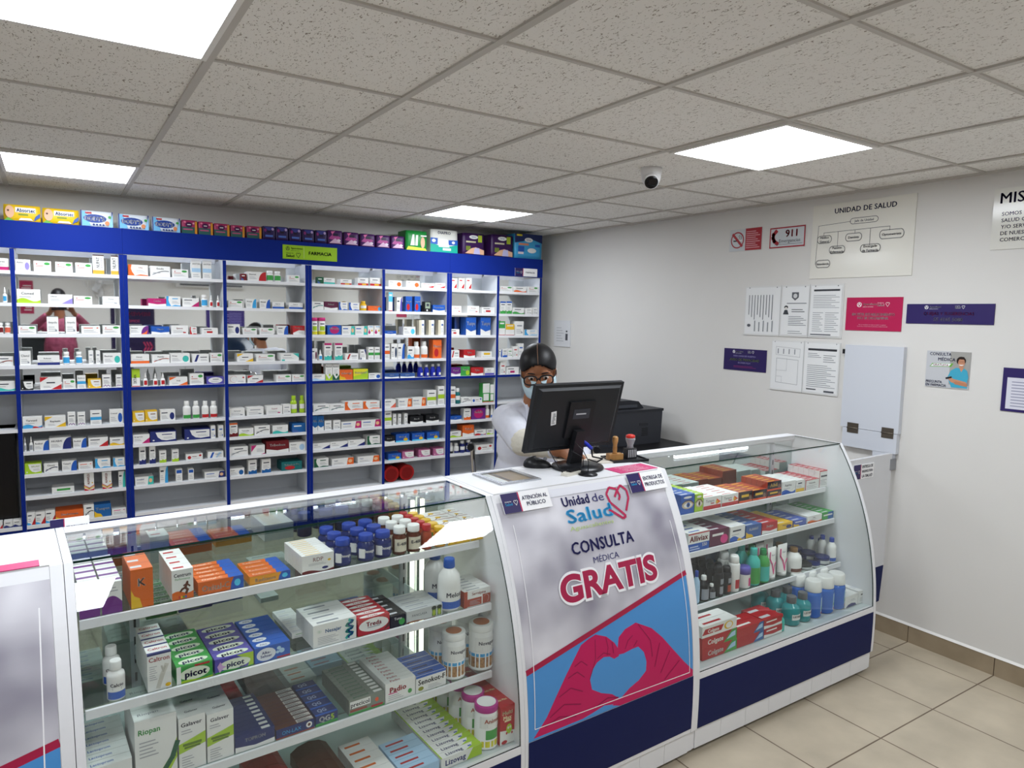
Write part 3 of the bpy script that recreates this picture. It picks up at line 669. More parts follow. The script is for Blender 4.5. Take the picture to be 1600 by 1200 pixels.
wall_sign('organisation_chart', 'clear acrylic board with the UNIDAD DE SALUD organisation chart', 2.552, 1.964, 1.923, 2.34, M('e4e2d9', .12), f_org, .005, 'wall board')
def f_mis(a):
    a.text('MISIÓN', .05, .84, .17, NV, .7, 'l', .02)
    for i, l in enumerate(('SOMOS UNA UNIDAD DE', 'SALUD QUE OFRECE', 'Y/O SERVICIOS MÉDICOS', 'DE NUESTROS CLIENTES', 'COMERCIALES')): a.text(l, .07, .58-i*.105, .06, NV, .85, 'l', .015)
wall_sign('mission_board', 'clear acrylic MISIÓN board cut off by the right edge', 1.607, 1.05, 2.027, 2.309, M('e0dfd8', .12), f_mis, .005, 'wall board')
def doc(a, x0, x1, k):
    a.rect(x0+.012, .03, x1-.012, .97, M('e6e7e7', .5)); w = x1-x0
    for x in (x0+.05, x1-.05): a.ell(x, .965, .006, .012, M('777a7d', .3), 10)
    X = lambda f: x0+w*f
    if k == 'v':
        for i in range(9): a.rect(X(.12+i*.08), .42-.05*(i % 3), X(.14+i*.08), .82, M('6d7076', .6))
        for i in range(5): a.rect(X(.3+i*.12), .08, X(.33+i*.12), .3-.03*(i % 2), M('8f9296', .6))
        a.ell(X(.15), .2, .02, .03, M('55585e', .6))
    elif k == 'crest':
        a.poly([(X(.38),.86),(X(.62),.86),(X(.62),.76),(X(.5),.70),(X(.38),.76)], M('5b5e63', .6)); a.ell(X(.5), .79, .02, .045, M('cfd0d0', .6))
        a.ell(X(.2), .57, .02, .035, M('2d2f33', .6)); a.ell(X(.2), .55, .014, .026, M('d8d4cf', .6)); a.poly([(X(.1),.43),(X(.3),.43),(X(.25),.52),(X(.15),.52)], M('3d4046', .6))
        a.rect(X(.22), .64, X(.9), .655, M('777a80', .6)); a.bars(X(.4), .48, X(.85), .56, 2, M('33353a', .6), .3); a.bars(X(.3), .22, X(.92), .42, 6, M('85888d', .6), .3); a.bars(X(.3), .06, X(.8), .14, 2, M('9a9da1', .6), .3)
    elif k == 'form':
        a.rect(X(.12), .87, X(.9), .905, M('3b3d42', .6)); a.bars(X(.12), .56, X(.9), .82, 8, M('85888d', .6), .25); a.bars(X(.12), .12, X(.44), .5, 10, M('9a9da1', .6), .3); a.bars(X(.5), .12, X(.9), .5, 10, M('9a9da1', .6), .3); a.rect(X(.08), .05, X(.7), .07, M('55585e', .6))
    elif k == 'plan':
        a.line([(X(.15),.87),(X(.88),.84),(X(.88),.68),(X(.15),.71),(X(.15),.87)], .0015, M('8f9296', .6)); a.line([(X(.18),.64),(X(.84),.62),(X(.84),.14),(X(.18),.16),(X(.18),.64)], .002, M('8f9296', .6))
        for i in range(4): a.rect(X(.2+.17*i), .73, X(.23+.17*i), .83, M('8a8d92', .6))
        a.line([(X(.18),.4),(X(.5),.4),(X(.5),.64)], .0015, M('a5a8ab', .6)); a.line([(X(.36),.16),(X(.36),.28),(X(.18),.28)], .0015, M('a5a8ab', .6))
    else:
        a.rect(X(.12), .83, X(.92), .87, M('33353a', .6)); a.bars(X(.12), .7, X(.5), .8, 3, M('85888d', .6), .3); a.bars(X(.56), .62, X(.9), .78, 4, M('85888d', .6), .3); a.bars(X(.12), .14, X(.92), .58, 12, M('8a8d92', .6), .28); a.rect(X(.12), .08, X(.4), .1, M('3b3d42', .6)); a.rect(X(.62), .05, X(.9), .085, M('55585e', .6))
def f_d3(a): doc(a, 0, .40, 'v'); doc(a, .40, .69, 'crest'); doc(a, .69, 1, 'form'); a.line([(.40,0),(.40,1)], .002, M('9a9da1', .5)); a.line([(.69,0),(.69,1)], .002, M('9a9da1', .5))
wall_sign('document_holder', 'clear wall holder with three printed documents in a row', 3.004, 2.329, 1.582, 1.890, M('dddddb', .15), f_d3, .006, 'document holder')
def f_d2(a): doc(a, 0, .5, 'plan'); doc(a, .5, 1, 'permit'); a.line([(.5,0),(.5,1)], .002, M('9a9da1', .5))
wall_sign('document_holder', 'clear wall holder with a floor plan and a permit', 2.784, 2.329, 1.252, 1.559, M('dddddb', .15), f_d2, .006, 'document holder')
def logos(a, y, s): agu(a, .24, y, s, WT); salud(a, .57, y, s*.72, WT)
def f_pink(a):
    logos(a, .78, .085); a.text('EN ESTE ESTABLECIMIENTO', .5, .49, .075, WT, .76, 'c', .02); a.text('NO SE DISCRIMINA', .5, .38, .075, WT, .55, 'c', .02)
    a.text('Por su condición, su origen, su edad o su género', .5, .18, .03, M('e0a5bb', .5), .66); a.text('Conforme a la ley todas las personas reciben atención', .5, .13, .03, M('e0a5bb', .5), .76)
wall_sign('wall_notice', 'magenta notice about no discrimination above the folded flap', 2.310, 1.998, 1.631, 1.812, M('b5194f', .45), f_pink, cat='notice')
def f_quej(a): logos(a, .83, .045); a.text('QUEJAS Y SUGERENCIAS', .5, .52, .15, M('c2305f', .5), .76, 'c', .01); a.text('55 4165 5080', .5, .23, .17, WT, .42, 'c', .01)
wall_sign('wall_notice', 'wide purple complaints notice with the number 55 4165 5080', 1.975, 1.564, 1.675, 1.775, M('2c1f5e', .45), f_quej, cat='notice')
def f_priv(a):
    logos(a, .86, .06); a.text('PARA CONOCER NUESTRO', .5, .67, .07, M('9b93c4', .5), .55); a.text('AVISO DE PRIVACIDAD', .5, .5, .11, LIME, .7, 'c', .02); a.text('ESCANEA AQUÍ', .5, .36, .07, M('9b93c4', .5), .3); a.bars(.25, .14, .78, .25, 2, M('8c2f6b', .5), .3)
wall_sign('wall_notice', 'small purple privacy notice left of the floor plan holder', 3.152, 2.820, 1.350, 1.490, M('2a1c56', .45), f_priv, cat='notice')
def f_cons(a):
    ND = M('262a63', .5); SK = M('c68d6d', .5); a.rect(.55, .1, 1, 1, M('a2a19c', .5))
    a.text('CONSULTA', .07, .92, .085, ND, .5, 'l', .03); a.text('MÉDICA', .27, .78, .085, ND, .4, 'l', .03)
    a.poly([(.08,.56),(.58,.58),(.63,.68),(.14,.66)], M('6fae3d', .5)); a.poly([(.1,.575),(.53,.59),(.58,.67),(.17,.655)], WT); a.text('GRATUITA', .34, .622, .06, M('b3203f', .5), .36, 'c', .02)
    a.text('PREGUNTA', .02, .15, .07, ND, .38, 'l', .03); a.text('EN FARMACIA', .02, .06, .07, ND, .48, 'l', .03)
    a.ell(.80, .76, .105, .115, M('2a1d18', .5)); a.poly([(.76,.55),(.86,.55),(.85,.66),(.77,.66)], SK); a.ell(.81, .71, .075, .115, SK); a.poly([(.75,.655),(.87,.66),(.83,.63),(.79,.63)], WT)
    a.ring(.78, .74, .028, .025, .004, KB, 10); a.ring(.85, .74, .028, .025, .004, KB, 10); a.poly([(.72,.80),(.89,.80),(.86,.87),(.76,.87)], M('2a1d18', .5))
    a.poly([(.52,.30),(.58,.48),(.70,.57),(.78,.56),(.82,.50),(.88,.56),(.95,.50),(.985,.34),(.975,.03),(.62,.03)], M('41a6c4', .5)); a.poly([(.77,.57),(.87,.57),(.82,.46)], SK)
    a.poly([(.52,.28),(.60,.17),(.90,.10),(.96,.14),(.94,.2),(.66,.26),(.57,.33)], SK); a.poly([(.98,.3),(.96,.16),(.72,.2),(.66,.17),(.7,.12),(.97,.07)], M('b97f60', .5)); a.line([(.50,.27),(.60,.30)], .008, KB)
wall_sign('consultation_poster', 'square CONSULTA MÉDICA poster with a nurse in blue', 1.856, 1.651, 1.358, 1.540, M('c3c5c9', .45), f_cons, cat='poster')
def f_pol(a):
    a.poly([(.04,.06),(.96,.06),(.96,.78),(.04,.78)], M('d9d9e4', .5)); a.bars(.08, .12, .95, .74, 9, M('8f90a8', .5), .3)
wall_sign('wall_notice', 'purple-framed policy notice cut off by the right edge', 1.506, 1.02, 1.275, 1.478, M('2c1f5e', .45), f_pol, cat='notice')
def f_acr(a): a.rect(.08, .06, .92, .94, M('d6d7da', .4)); a.bars(.15, .2, .6, .8, 6, M('b3b5ba', .5), .3); a.rect(.72, .25, .86, .5, M('4a4c52', .5)); a.rect(.74, .56, .84, .62, M('4a4c52', .5))
wall_sign('document_holder', 'single clear document holder in the corner above the pharmacist', 5.05, 4.82, 1.415, 1.643, M('dadbde', .15), f_acr, .008, 'document holder')

# ================================================================ things on the entrance side, seen only in the shelf mirrors
def front_sign(name, lb, x0, x1, z0, z1, m, fn, cat='poster'):
    w, h = x1-x0, z1-z0; b = MB(); b.box(-w/2, w/2, 0, .004, 0, h, m); a = b.art((w/2, .004, 0), (-w,0,0), (0,0,h), (0,1,0)); fn(a)
    o = b.build(name); o.location = ((x0+x1)/2, YF+.0005, z0); return tag(o, lb, cat)
def f_bien(a):
    a.text('BIENVENIDOS', .5, .86, .07, M('c23a63', .5), .8, 'c', .02); a.text('SOMOS', .5, .72, .05, M('c23a63', .5), .4); salud(a, .18, .52, .16, WT); agu(a, .62, .17, .1, WT)
    for i in range(3): a.line([(.12+i*.07,.3),(.07+i*.07,.22),(.12+i*.07,.14)], .02, M('c23a63', .5))
front_sign('welcome_poster', 'dark purple BIENVENIDOS poster seen mirrored in the wall shelves', .716, 1.30, .93, 1.70, M('241a44', .45), f_bien)
front_sign('wall_notice', 'magenta notice reflected at the far left of the shelf mirrors', -.375, -.215, 1.57, 2.03, M('b5194f', .45), lambda a: (a.bars(.15, .55, .85, .9, 5, WT, .35), a.bars(.15, .1, .7, .4, 4, WT, .35)), 'notice')
front_sign('wall_notice', 'purple notice with pale lines reflected in the third wall bay', 2.03, 2.61, 1.30, 1.68, M('3b2a78', .45), lambda a: a.bars(.08, .1, .55, .92, 12, M('8f86c9', .5), .3), 'notice')
t = tag(empty('air_conditioner', (2.09, YF, 2.02)), 'white wall air conditioner reflected behind the upper shelves', 'air conditioner')
b = MB(); b.prism([(0,0),(.16,.0),(.2,.06),(.2,.2),(.16,.26),(0,.26)], (-.5,0,0), (0,1,0), (0,0,1), (1,0,0), WPLAST); b.build('body', t); MB().box(-.45, .45, .165, .2005, .02, .045, M('55585e', .5)).build('louvre', t)
t = tag(empty('wall_fan', (.59, YF, 1.93)), 'white wall fan reflected behind the upper shelves', 'fan')
MB().lathe([(.03,0),(.05,.05),(.04,.16),(.02,.2)], WPLAST, (0,.06,-.12), 14).build('bracket', t)
b = MB()
for r in (.06, .11, .16, .2): b.tube([(r*math.cos(2*PI*i/24), .2-.0015*i*0, r*math.sin(2*PI*i/24)+.12) for i in range(25)], .004, WPLAST, 5)
for k in range(12): b.tube([(.03*math.cos(k*PI/6), .22, .12+.03*math.sin(k*PI/6)), (.2*math.cos(k*PI/6), .2, .12+.2*math.sin(k*PI/6))], .003, WPLAST, 5)
b.build('guard', t); MB().lathe([(.05,0),(.05,.1),(.02,.14)], WPLAST, (0,.07,.12), 16, axis=(0,1,0)).build('motor', t)
for k in range(3):
    a = 2*PI*k/3; MB().obox((.09*math.cos(a), .17, .12+.09*math.sin(a)), (Vector((math.cos(a),0,math.sin(a))), Vector((-math.sin(a),.5,math.cos(a))).normalized(), Vector((.5*math.sin(a),.9,-.5*math.cos(a))).normalized()), (.075, .04, .002), WPLAST).build('blade', t)
t = tag(empty('dark_cabinet', (-.17, YF+.16, 0)), 'dark grey cabinet reflected beside the photographer', 'cabinet')
MB().box(-.2, .2, -.155, .155, 0, 1.24, M('26292b', .4)).build('body', t); MB().box(-.19, .19, .156, .165, .05, 1.2, M('2e3234', .3)).build('door', t)

# ================================================================ people
def voxel(o, s, sm=6):
    m = o.modifiers.new('skin', 'REMESH'); m.mode = 'VOXEL'; m.voxel_size = s; m.use_smooth_shade = True
    q = o.modifiers.new('relax', 'SMOOTH'); q.iterations = sm; q.factor = .5
    return o
def basis(fwd, up):
    f = Vector(fwd).normalized(); u = Vector(up); u = (u-f*u.dot(f)).normalized(); r = u.cross(f)
    return Matrix((r, -f, u)).transposed()           # local x = figure's own left..., -y = the way it faces, z = up
def head_shape(b, c, R, sk, s=1.0):
    P = lambda x, y, z: c + R @ Vector((x, y, z))*s
    b.ell(P(0, .012, .035), (.074*s, .094*s, .080*s), sk, R, 24, 16); b.ell(P(0, -.012, -.03), (.063*s, .078*s, .085*s), sk, R, 24, 16)
    b.ell(P(0, -.045, -.085), (.034*s, .036*s, .030*s), sk, R); b.ell(P(0, -.092, -.02), (.013*s, .016*s, .024*s), sk, R); b.ell(P(0, -.098, -.034), (.017*s, .014*s, .011*s), sk, R)
    for sx in (-1, 1):
        b.ell(P(sx*.073, .012, -.012), (.010*s, .020*s, .032*s), sk, R); b.ell(P(sx*.033, -.076, .022), (.026*s, .010*s, .009*s), sk, R); b.ell(P(sx*.042, -.06, -.03), (.026*s, .026*s, .022*s), sk, R)
    return P
def eyes(P, R, par, s=1.0):
    for sx in (-1, 1):
        MB().ell(P(sx*.032, -.0745, -.001), (.0135*s, .0095*s, .0062*s), M('c9c2bb', .25), R, 16, 10).ell(P(sx*.032+.001, -.0835, -.001), (.0062*s, .0026*s, .0060*s), M('20130c', .15), R, 12, 8).build('eye', par)
def hand(b, w, d, n, side, sk, curl=.35, s=1.0):   # wrist, pointing direction, back-of-hand normal; five unequal curled fingers and a thumb
    w = Vector(w); d = Vector(d).normalized(); n = Vector(n); n = (n-d*n.dot(d)).normalized(); x = d.cross(n)*side
    Q = lambda a, e, h: w + (d*a + x*e + n*h)*s
    b.cap(Q(-.02,0,0), Q(.03,0,0), .025*s, .027*s, sk)
    for e, L in ((-.029,.078), (-.010,.084), (.010,.083), (.028,.077)): b.cap(Q(.022, e*.75, 0), Q(L, e, .001), .0145*s, .0115*s, sk, 10)
    for e, L0, fl in ((-.031,.076,.052), (-.0105,.083,.070), (.0105,.084,.074), (.031,.077,.066)):
        p = Q(L0, e, 0); a = .15; r = .0092*s; dd = d
        for k, f in enumerate((.45, .32, .23)):
            a += curl*(1.0 if k else .55); dd = d*math.cos(a) - n*math.sin(a); q = p + dd*fl*f*s; b.cap(p, q, r, r*.9, sk, 10); p = q; r *= .9
    p = Q(.015, .024, -.004); q = Q(.045, .050, -.014); b.cap(p, q, .0135*s, .0115*s, sk, 10); z = Q(.072, .058, -.026); b.cap(q, z, .0112*s, .0098*s, sk, 10); b.cap(z, Q(.09, .053, -.038), .0098*s, .0082*s, sk, 10)
# ---- the pharmacist
SKIN = M('9c6748', .5); COAT = noisy('white_coat_cloth', 'd4d6e2', 'dfe1ea', 9, .75, .1); HAIR = M('0d0c0f', .46); CREAM = noisy('cream_knit', 'd3cec0', 'dcd8cb', 60, .85, .2)
ph = tag(empty('person', (1.86, 2.74, 0)), 'seated woman in white coat, glasses and face mask behind the monitor', 'person')
HC = Vector((1.836, 2.60, 1.424)); fw = Vector((-.55, -.80, -.30)).normalized(); R = basis(fw, Vector((-.10, .0, 1)))
o0 = Vector((1.86, 2.74, 0)); c = HC-o0
b = MB(); P = head_shape(b, c, R, SKIN)
b.cap(c+R @ Vector((0,.035,-.07)), Vector((.02,-.01,1.19)), .050, .058, SKIN)
b.ell((.03,.0,1.03), (.115,.08,.17), SKIN); b.ell((.03,.02,.80), (.105,.08,.16), SKIN)
rs, re, rw = Vector((-.112,-.02,1.195)), Vector((-.170,-.235,1.128)), Vector((-.118,-.435,1.118))      # her right arm: shoulder, elbow, wrist
ls, le, lw = Vector((.20,.0,1.205)), Vector((.25,-.12,1.0)), Vector((.12,-.30,.92))
for q in ((rs, re, .048, .04), (re, rw, .038, .026), (ls, le, .048, .04), (le, lw, .038, .026)): b.cap(q[0], q[1], q[2], q[3], SKIN)
hand(b, rw, (.85,-.30,-.16), (.1,-.25,1), 1, SKIN, .35); hand(b, lw, (.45,-.55,-.10), (0,-.2,1), -1, SKIN, .3)
for sx in (-.1, .12): b.cap((sx,-.02,.72), (sx*1.2,-.40,.69), .066, .05, SKIN); b.cap((sx*1.2,-.40,.69), (sx*1.2,-.38,.30), .052, .036, SKIN)
voxel(b.build('body', ph), .0045, 5)
eyes(P, R, ph)
for sx in (-1, 1): MB().tube([P(sx*(.014+.011*k), -.0885+.002*k*k*.5, .0225+.003*math.sin(k*.9)) for k in range(5)], [.002,.003,.003,.0028,.0015], HAIR, 6).build('eyebrow', ph)
# hair drawn back smoothly from a centre parting
Rt = R.transposed()
def hk(p):
    q = Rt @ (p-c)
    return q.z > .064-(abs(q.x)/.078)**2*.052 if q.y < .022 else q.z > -.055
b = MB(); b.ell(P(0,.014,.036), (.0835,.105,.0885), HAIR, R, 56, 40, keep=hk); o = b.build('hair', ph); so = o.modifiers.new('thickness', 'SOLIDIFY'); so.thickness = .010; so.offset = -1
pts = []
for k in range(14): a = math.radians(20+75*k/13); pts.append(P(.002, .014-.1056*math.cos(a),   .036+.089*math.sin(a)))
MB().tube(pts, .0013, M('7a5a45', .6), 6).build('hair_parting', ph)
MB().ell(P(0, .07, -.02), (.074, .06, .085), HAIR, R).ell(P(0, .135, -.03), (.035, .035, .035), HAIR, R).build('hair_bun', ph)
# face mask with pleats and ear loops
b = MB(); nu, nv = 16, 8
for j in range(nv+1):
    for i in range(nu+1):
        a = math.radians(-74+148*i/nu); f = j/nv; z = -.021-.090*f; bul = .010*math.sin(PI*min(f*1.1, 1)); rr = .079+bul-.028*max(f-.55, 0)
        y = -(rr+.012)*math.cos(a)+.008 + (.012*max(f-.6, 0)); z += .010*math.cos(a)*(1-f) + .002*math.sin(f*22)
        y -= .014*math.exp(-(a*3.2)**2)*(1-.35*f)
        b.v.append(tuple(P(.079*math.sin(a)*(1-.3*max(f-.4, 0)), y, z)))
for j in range(nv):
    for i in range(nu): q = (j*(nu+1)+i, (j+1)*(nu+1)+i, (j+1)*(nu+1)+i+1, j*(nu+1)+i+1); b.face(q, M('c3dbe4', .7), True)
o = b.build('face_mask', ph); so = o.modifiers.new('thickness', 'SOLIDIFY'); so.thickness = .002; so.offset = 1
for sx in (-1, 1): MB().tube([P(sx*.078,-.014,-.018), P(sx*.082,.01,.006), P(sx*.084,.025,.0), P(sx*.082,.02,-.045), P(sx*.07,-.014,-.085)], .0014, M('e6eef0', .6), 6).build('ear_loop', ph)
b = MB()
for sx in (-1, 1):
    pts = []
    for k in range(25):
        a = 2*PI*k/24; ca, sa = math.cos(a), math.sin(a); e = .72
        pts.append(P(sx*.035+.029*math.copysign(abs(ca)**e, ca), -.098+.010*abs(sx*.035+.029*ca)/.06*.5, -.004+.021*math.copysign(abs(sa)**e, sa)))
    b.tube(pts, .0034, KB, 8); b.tube([P(sx*.064,-.094,.004), P(sx*.078,-.05,.004), P(sx*.080,.015,.0)], .0026, KB, 8)
b.tube([P(-.007,-.099,.002), P(0,-.102,.005), P(.007,-.099,.002)], .003, KB, 8); b.build('glasses', ph)
# lab coat and its sleeves
b = MB(); b.ell((.03,.0,1.06), (.165,.135,.16), COAT, nu=24, nv=14).ell((.03,.015,.88), (.17,.145,.24), COAT, nu=24, nv=14).ell((.02,-.03,.70), (.215,.19,.12), COAT, nu=24, nv=12)
b.cap(rs+Vector((.02,.0,-.01)), rs, .075, .072, COAT); b.cap(ls, ls+Vector((-.02,0,-.01)), .072, .075, COAT); b.cap(rs+Vector((.04,0,.012)), Vector((0.01,0,1.215)), .068, .062, COAT); b.cap(ls+Vector((-.06,0,.015)), Vector((.04,0,1.215)), .068, .062, COAT)
b.cap(rs, re, .072, .062, COAT); b.cap(ls, le, .072, .062, COAT); b.cap(le, lw*.8+le*.2, .058, .042, COAT); b.cap(re, re*.97+rw*.03, .062, .060, COAT)
for k in range(4): f = .15+.22*k; p = rs.lerp(re, f); b.lathe([(.066,-.008),(.0755-.003*k,0),(.066,.008)], COAT, p+Vector((0,0,0)), 18, axis=(re-rs)+Vector((.08*(-1)**k,.05,.05)))
voxel(b.build('lab_coat', ph), .007, 4)
b = MB(); b.cap(re+Vector((.0,-.01,.0)), re.lerp(rw, .80), .062, .040, CREAM); voxel(b.build('cream_sleeve', ph), .006, 4)
b = MB(); b.lathe([(.034,-.012),(.038,0),(.034,.02)], COAT, re.lerp(rw, .86), 18, axis=rw-re); b.build('cuff', ph)
for sx, ex in ((-1, .03), (1, .055)):
    b = MB(); q = [P(sx*.02,-.02,-.15), P(sx*.055,.05,-.105), P(sx*.09,.03,-.165), Vector((.02+sx*.09,-.12,1.12)), Vector((.02+sx*.02,-.15,1.03))]
    b.poly(q, COAT); o = b.build('collar', ph); so = o.modifiers.new('thickness', 'SOLIDIFY'); so.thickness = .005
# ---- the photographer, reflected in the shelf mirrors
SHIRT = noisy('maroon_checked_shirt', '7a2f48', 'a04a66', 18, .75, .05); SK2 = M('8a5a40', .5); JEAN = M('23252c', .7)
pg = tag(empty('person', (.10, -.42, 0)), 'man in maroon shirt holding a phone, seen in the shelf mirror', 'person')
b = MB(); c = Vector((-.03, 0, 1.775)); R2 = basis((.05, 1, -.05), (0,0,1)); P = head_shape(b, c, R2, SK2, 1.04)
b.cap((-.03,-.02,1.70), (-.02,-.03,1.52), .058, .066, SK2); b.ell((-.02,-.03,1.30), (.18,.11,.24), SK2); b.ell((-.02,-.03,1.02), (.16,.11,.14), SK2)
arms = []
for sx, hx in ((-1, .0), (1, .0)):
    s_ = Vector((-.02+sx*.20,-.03,1.46)); e_ = Vector((-.02+sx*.33,.16,1.37)); w_ = Vector((.0+sx*.125-.0,.335,1.60)); arms.append((s_, e_, w_))
    b.cap(s_, e_, .05, .042, SK2); b.cap(e_, w_, .04, .028, SK2); hand(b, w_, (-sx*.35,.35,.85), (sx*.7,-.55,.4), -sx, SK2, .75)
for sx in (-1, 1): b.cap((sx*.09,-.03,.98), (sx*.1,-.02,.52), .085, .06, SK2); b.cap((sx*.1,-.02,.52), (sx*.1,-.04,.1), .056, .042, SK2); b.cap((sx*.1,-.06,.05), (sx*.11,.12,.035), .042, .035, SK2)
voxel(b.build('body', pg), .006, 5); eyes(P, R2, pg, 1.04)
b = MB(); b.ell(P(0,.02,.045), (.083,.103,.092), HAIR, R2, 24, 16, keep=lambda p: (R2.transposed() @ (p-c)).z > .035-.35*(R2.transposed() @ (p-c)).y*(-1 if (R2.transposed() @ (p-c)).y < -.03 else 1)); o = b.build('hair', pg); so = o.modifiers.new('thickness', 'SOLIDIFY'); so.thickness = .008
b = MB(); b.ell((-.02,-.03,1.38), (.21,.135,.16), SHIRT, nu=24, nv=14).ell((-.02,-.02,1.13), (.19,.145,.30), SHIRT, nu=24, nv=14).ell((-.02,-.02,.98), (.185,.145,.16), SHIRT, nu=24)
for s_, e_, w_ in arms: b.cap(s_, e_, .072, .06, SHIRT); b.cap(e_, e_.lerp(w_, .8), .058, .044, SHIRT); b.cap((-.02,-.03,1.49), s_, .07, .074, SHIRT)
voxel(b.build('shirt', pg), .009, 4)
b = MB()
for sx in (-1, 1): b.cap((sx*.085,-.03,.94), (sx*.1,-.02,.52), .11, .08, JEAN); b.cap((sx*.1,-.02,.52), (sx*.1,-.04,.11), .078, .065, JEAN)
b.ell((0,-.03,.96), (.185,.135,.1), JEAN); voxel(b.build('trousers', pg), .012, 4)
for sx in (-1, 1): MB().ell((sx*.108,.03,.045), (.055,.15,.05), M('161617', .4)).build('shoe', pg)
t = tag(empty('smartphone', (.072, -.03, CAM_H)), 'black phone held sideways by the man in the mirror', 'phone')
MB().box(-.082, .082, -.010, -.002, -.038, .038, M('0d0d10', .2)).build('case', t)
MB().lathe([(.011,-.002),(.010,.0)], M('26262b', .2), (-.072,0,.0), 16, axis=(0,1,0)).build('lens', t)
# ================================================================ goods: cartons, bottles, packs
CH = dict(grey='8f949b', sky='3d9fd6', coral='d8654f', magenta='b5246a', teal='3fb8ac', red='b8262b', navy='27306f', lilac='8f83c9', lime='a6c92f', orange='e0662a', darkred='6e1c22', gold='e0b428',
 purple='6c2d80', black='1c1d20', blue='2458b0', green='3f9c48', paleblue='a9cbe6', ocean='1e5f9f', violet='5a52a8', pink='d63d85', maroon='5a1d3c', darkgreen='1f5a3c', darkteal='1f6a6c', yellow='d9d032', cyan='55c3e6',
 darkblue='1d3554', steel='3d5f9c', rose='b5668f', cream='d9d2bd', white='e9e9e6', silver='b9bdbd', orange2='d4641e', amber='e39a2c', crimson='b01f2c', rust='a5442a', brown='5b2c1c', darkbrown='4a2118', navy2='1f2c66', blue2='1c3f9e',
 grey2='7d857a', periwinkle='4a5fae', pinkcap='b02a86', tan='b08258', teal2='1f8f94', blue3='2468c4', green2='1f8a4d', bronze='7b5c33')
CNM = dict(sky='sky blue', paleblue='pale blue', darkred='dark red', darkgreen='dark green', darkteal='dark teal', darkblue='dark blue', ocean='ocean blue', steel='steel blue', gold='yellow')
def K(c): return M('#'+CH[c], .42)
PAPER = M('e6e6e3', .45); LN = M('a7a9ad', .6); DKT = M('3a3c48', .6); HILITE = M('e85a28', .45)
def ln(a, x0=.08, y0=.2, x1=.6, y1=.5, n=3): a.bars(x0, y0, x1, y1, n, LN, .32)
def ttl(a, t, x, y, h, m, w, al='c', b=.02):
    if t and t != '-': a.text(t, x, y, h, m, w, al, b)
    else: a.rect(x-(w*.4 if al == 'c' else 0), y-h*.3, x+(w*.4 if al == 'c' else w*.8), y+h*.3, m)
STY = {}
def sty(*n):
    def d(f):
        for k in n: STY[k] = f
        return f
    return d
def lt(c): return M({'gold':'7a4a10'}.get(c, None) or CH.get(c, '3a3c48'), .5)
@sty('green')
def _(a, c, d, t): a.ell(.76, .76, .17, .13, K('green')); a.ell(.17, .72, .045, .05, K('red')); a.rect(.1, .5, .55, .57, M('c98d86', .6)); ln(a, .1, .15, .9, .42, 3)
@sty('plain')
def _(a, c, d, t): ttl(a, t, .5, .68, .16, lt(c), .75); ln(a, .12, .15, .88, .5, 3); a.rect(.7, .14, .86, .26, K(c))
@sty('band')
def _(a, c, d, t): a.rect(0, 0, 1, .28, K(c)); (a.rect(.4, .05, .8, .22, K(d)) if d != '-' else None); ttl(a, t, .45, .72, .15, DKT, .6); ln(a, .1, .36, .7, .58, 2)
@sty('blob')
def _(a, c, d, t): a.ell(.78, .42, .16, .34, K(c)); ttl(a, t, .08, .74, .15, DKT, .5, 'l'); ln(a, .08, .18, .52, .55, 3)
@sty('wave')
def _(a, c, d, t): a.wave(0, .24, .12, K(c)); (a.wave(.0, .1, .06, K(d), .5, 1) if d != '-' else None); ttl(a, t, .45, .7, .17, DKT, .7); ln(a, .1, .42, .6, .56, 1)
@sty('corner')
def _(a, c, d, t): a.poly([(.52, 0), (1, 0), (1, .62)], K(c)); (a.poly([(0, 0), (.55, 0), (.3, .14), (0, .2)], K('sky')) if d != '-' else None); ttl(a, t, .1, .76, .15, DKT, .6, 'l'); ln(a, .1, .3, .5, .6, 2)
@sty('corners')
def _(a, c, d, t): a.poly([(.5, 0), (1, 0), (1, .42)], K(c)); a.poly([(0, 1), (0, .6), (.4, 1)], K(c)); ttl(a, t, .5, .55, .16, DKT, .5); ln(a, .15, .15, .5, .35, 2)
@sty('curve')
def _(a, c, d, t): a.poly([(.55, 0)]+[(1-.38*math.cos(i*PI/16)*.9-.05, .02+.98*math.sin(i*PI/16)) for i in range(9)]+[(1, 1), (1, 0)], K(c)); (a.poly([(.6, 0), (.9, 0), (.95, .5), (.8, .2)], K(d)) if d != '-' else None); ttl(a, t, .08, .72, .16, DKT, .5, 'l'); ln(a, .08, .2, .5, .52, 3)
@sty('left')
def _(a, c, d, t): a.poly([(0, 0), (.34, 0), (.2, .35), (.14, .65), (.18, 1), (0, 1)], K(c)); a.poly([(.3, 0), (1, 0), (1, .08), (.6, .14)], K(c)); ttl(a, t, .62, .76, .15, lt(c), .5); ln(a, .4, .28, .9, .58, 3)
@sty('right')
def _(a, c, d, t): a.poly([(.68, 0), (1, 0), (1, 1), (.74, 1)], K(c)); a.ell(.84, .5, .09, .25, M('e9b68a', .5)); ttl(a, t, .08, .7, .18, lt('blue'), .5, 'l'); ln(a, .08, .2, .55, .48, 2)
@sty('arc')
def _(a, c, d, t): a.line([(.12+.8*i/10, .18+.36*math.sin(i/10*PI*.62)) for i in range(11)], .005, K(c)); ttl(a, t, .5, .76, .16, DKT, .6); ln(a, .12, .32, .5, .5, 1)
@sty('tall')
def _(a, c, d, t): a.rect(0, 0, 1, .2, M('e2a13a', .45)); a.rect(0, .95, 1, 1, K('brown')); (a.text(t, .45, .6, .25, DKT, .55, 'c', .02, PI/2) if t else None); a.bars(.7, .35, .88, .88, 5, LN)
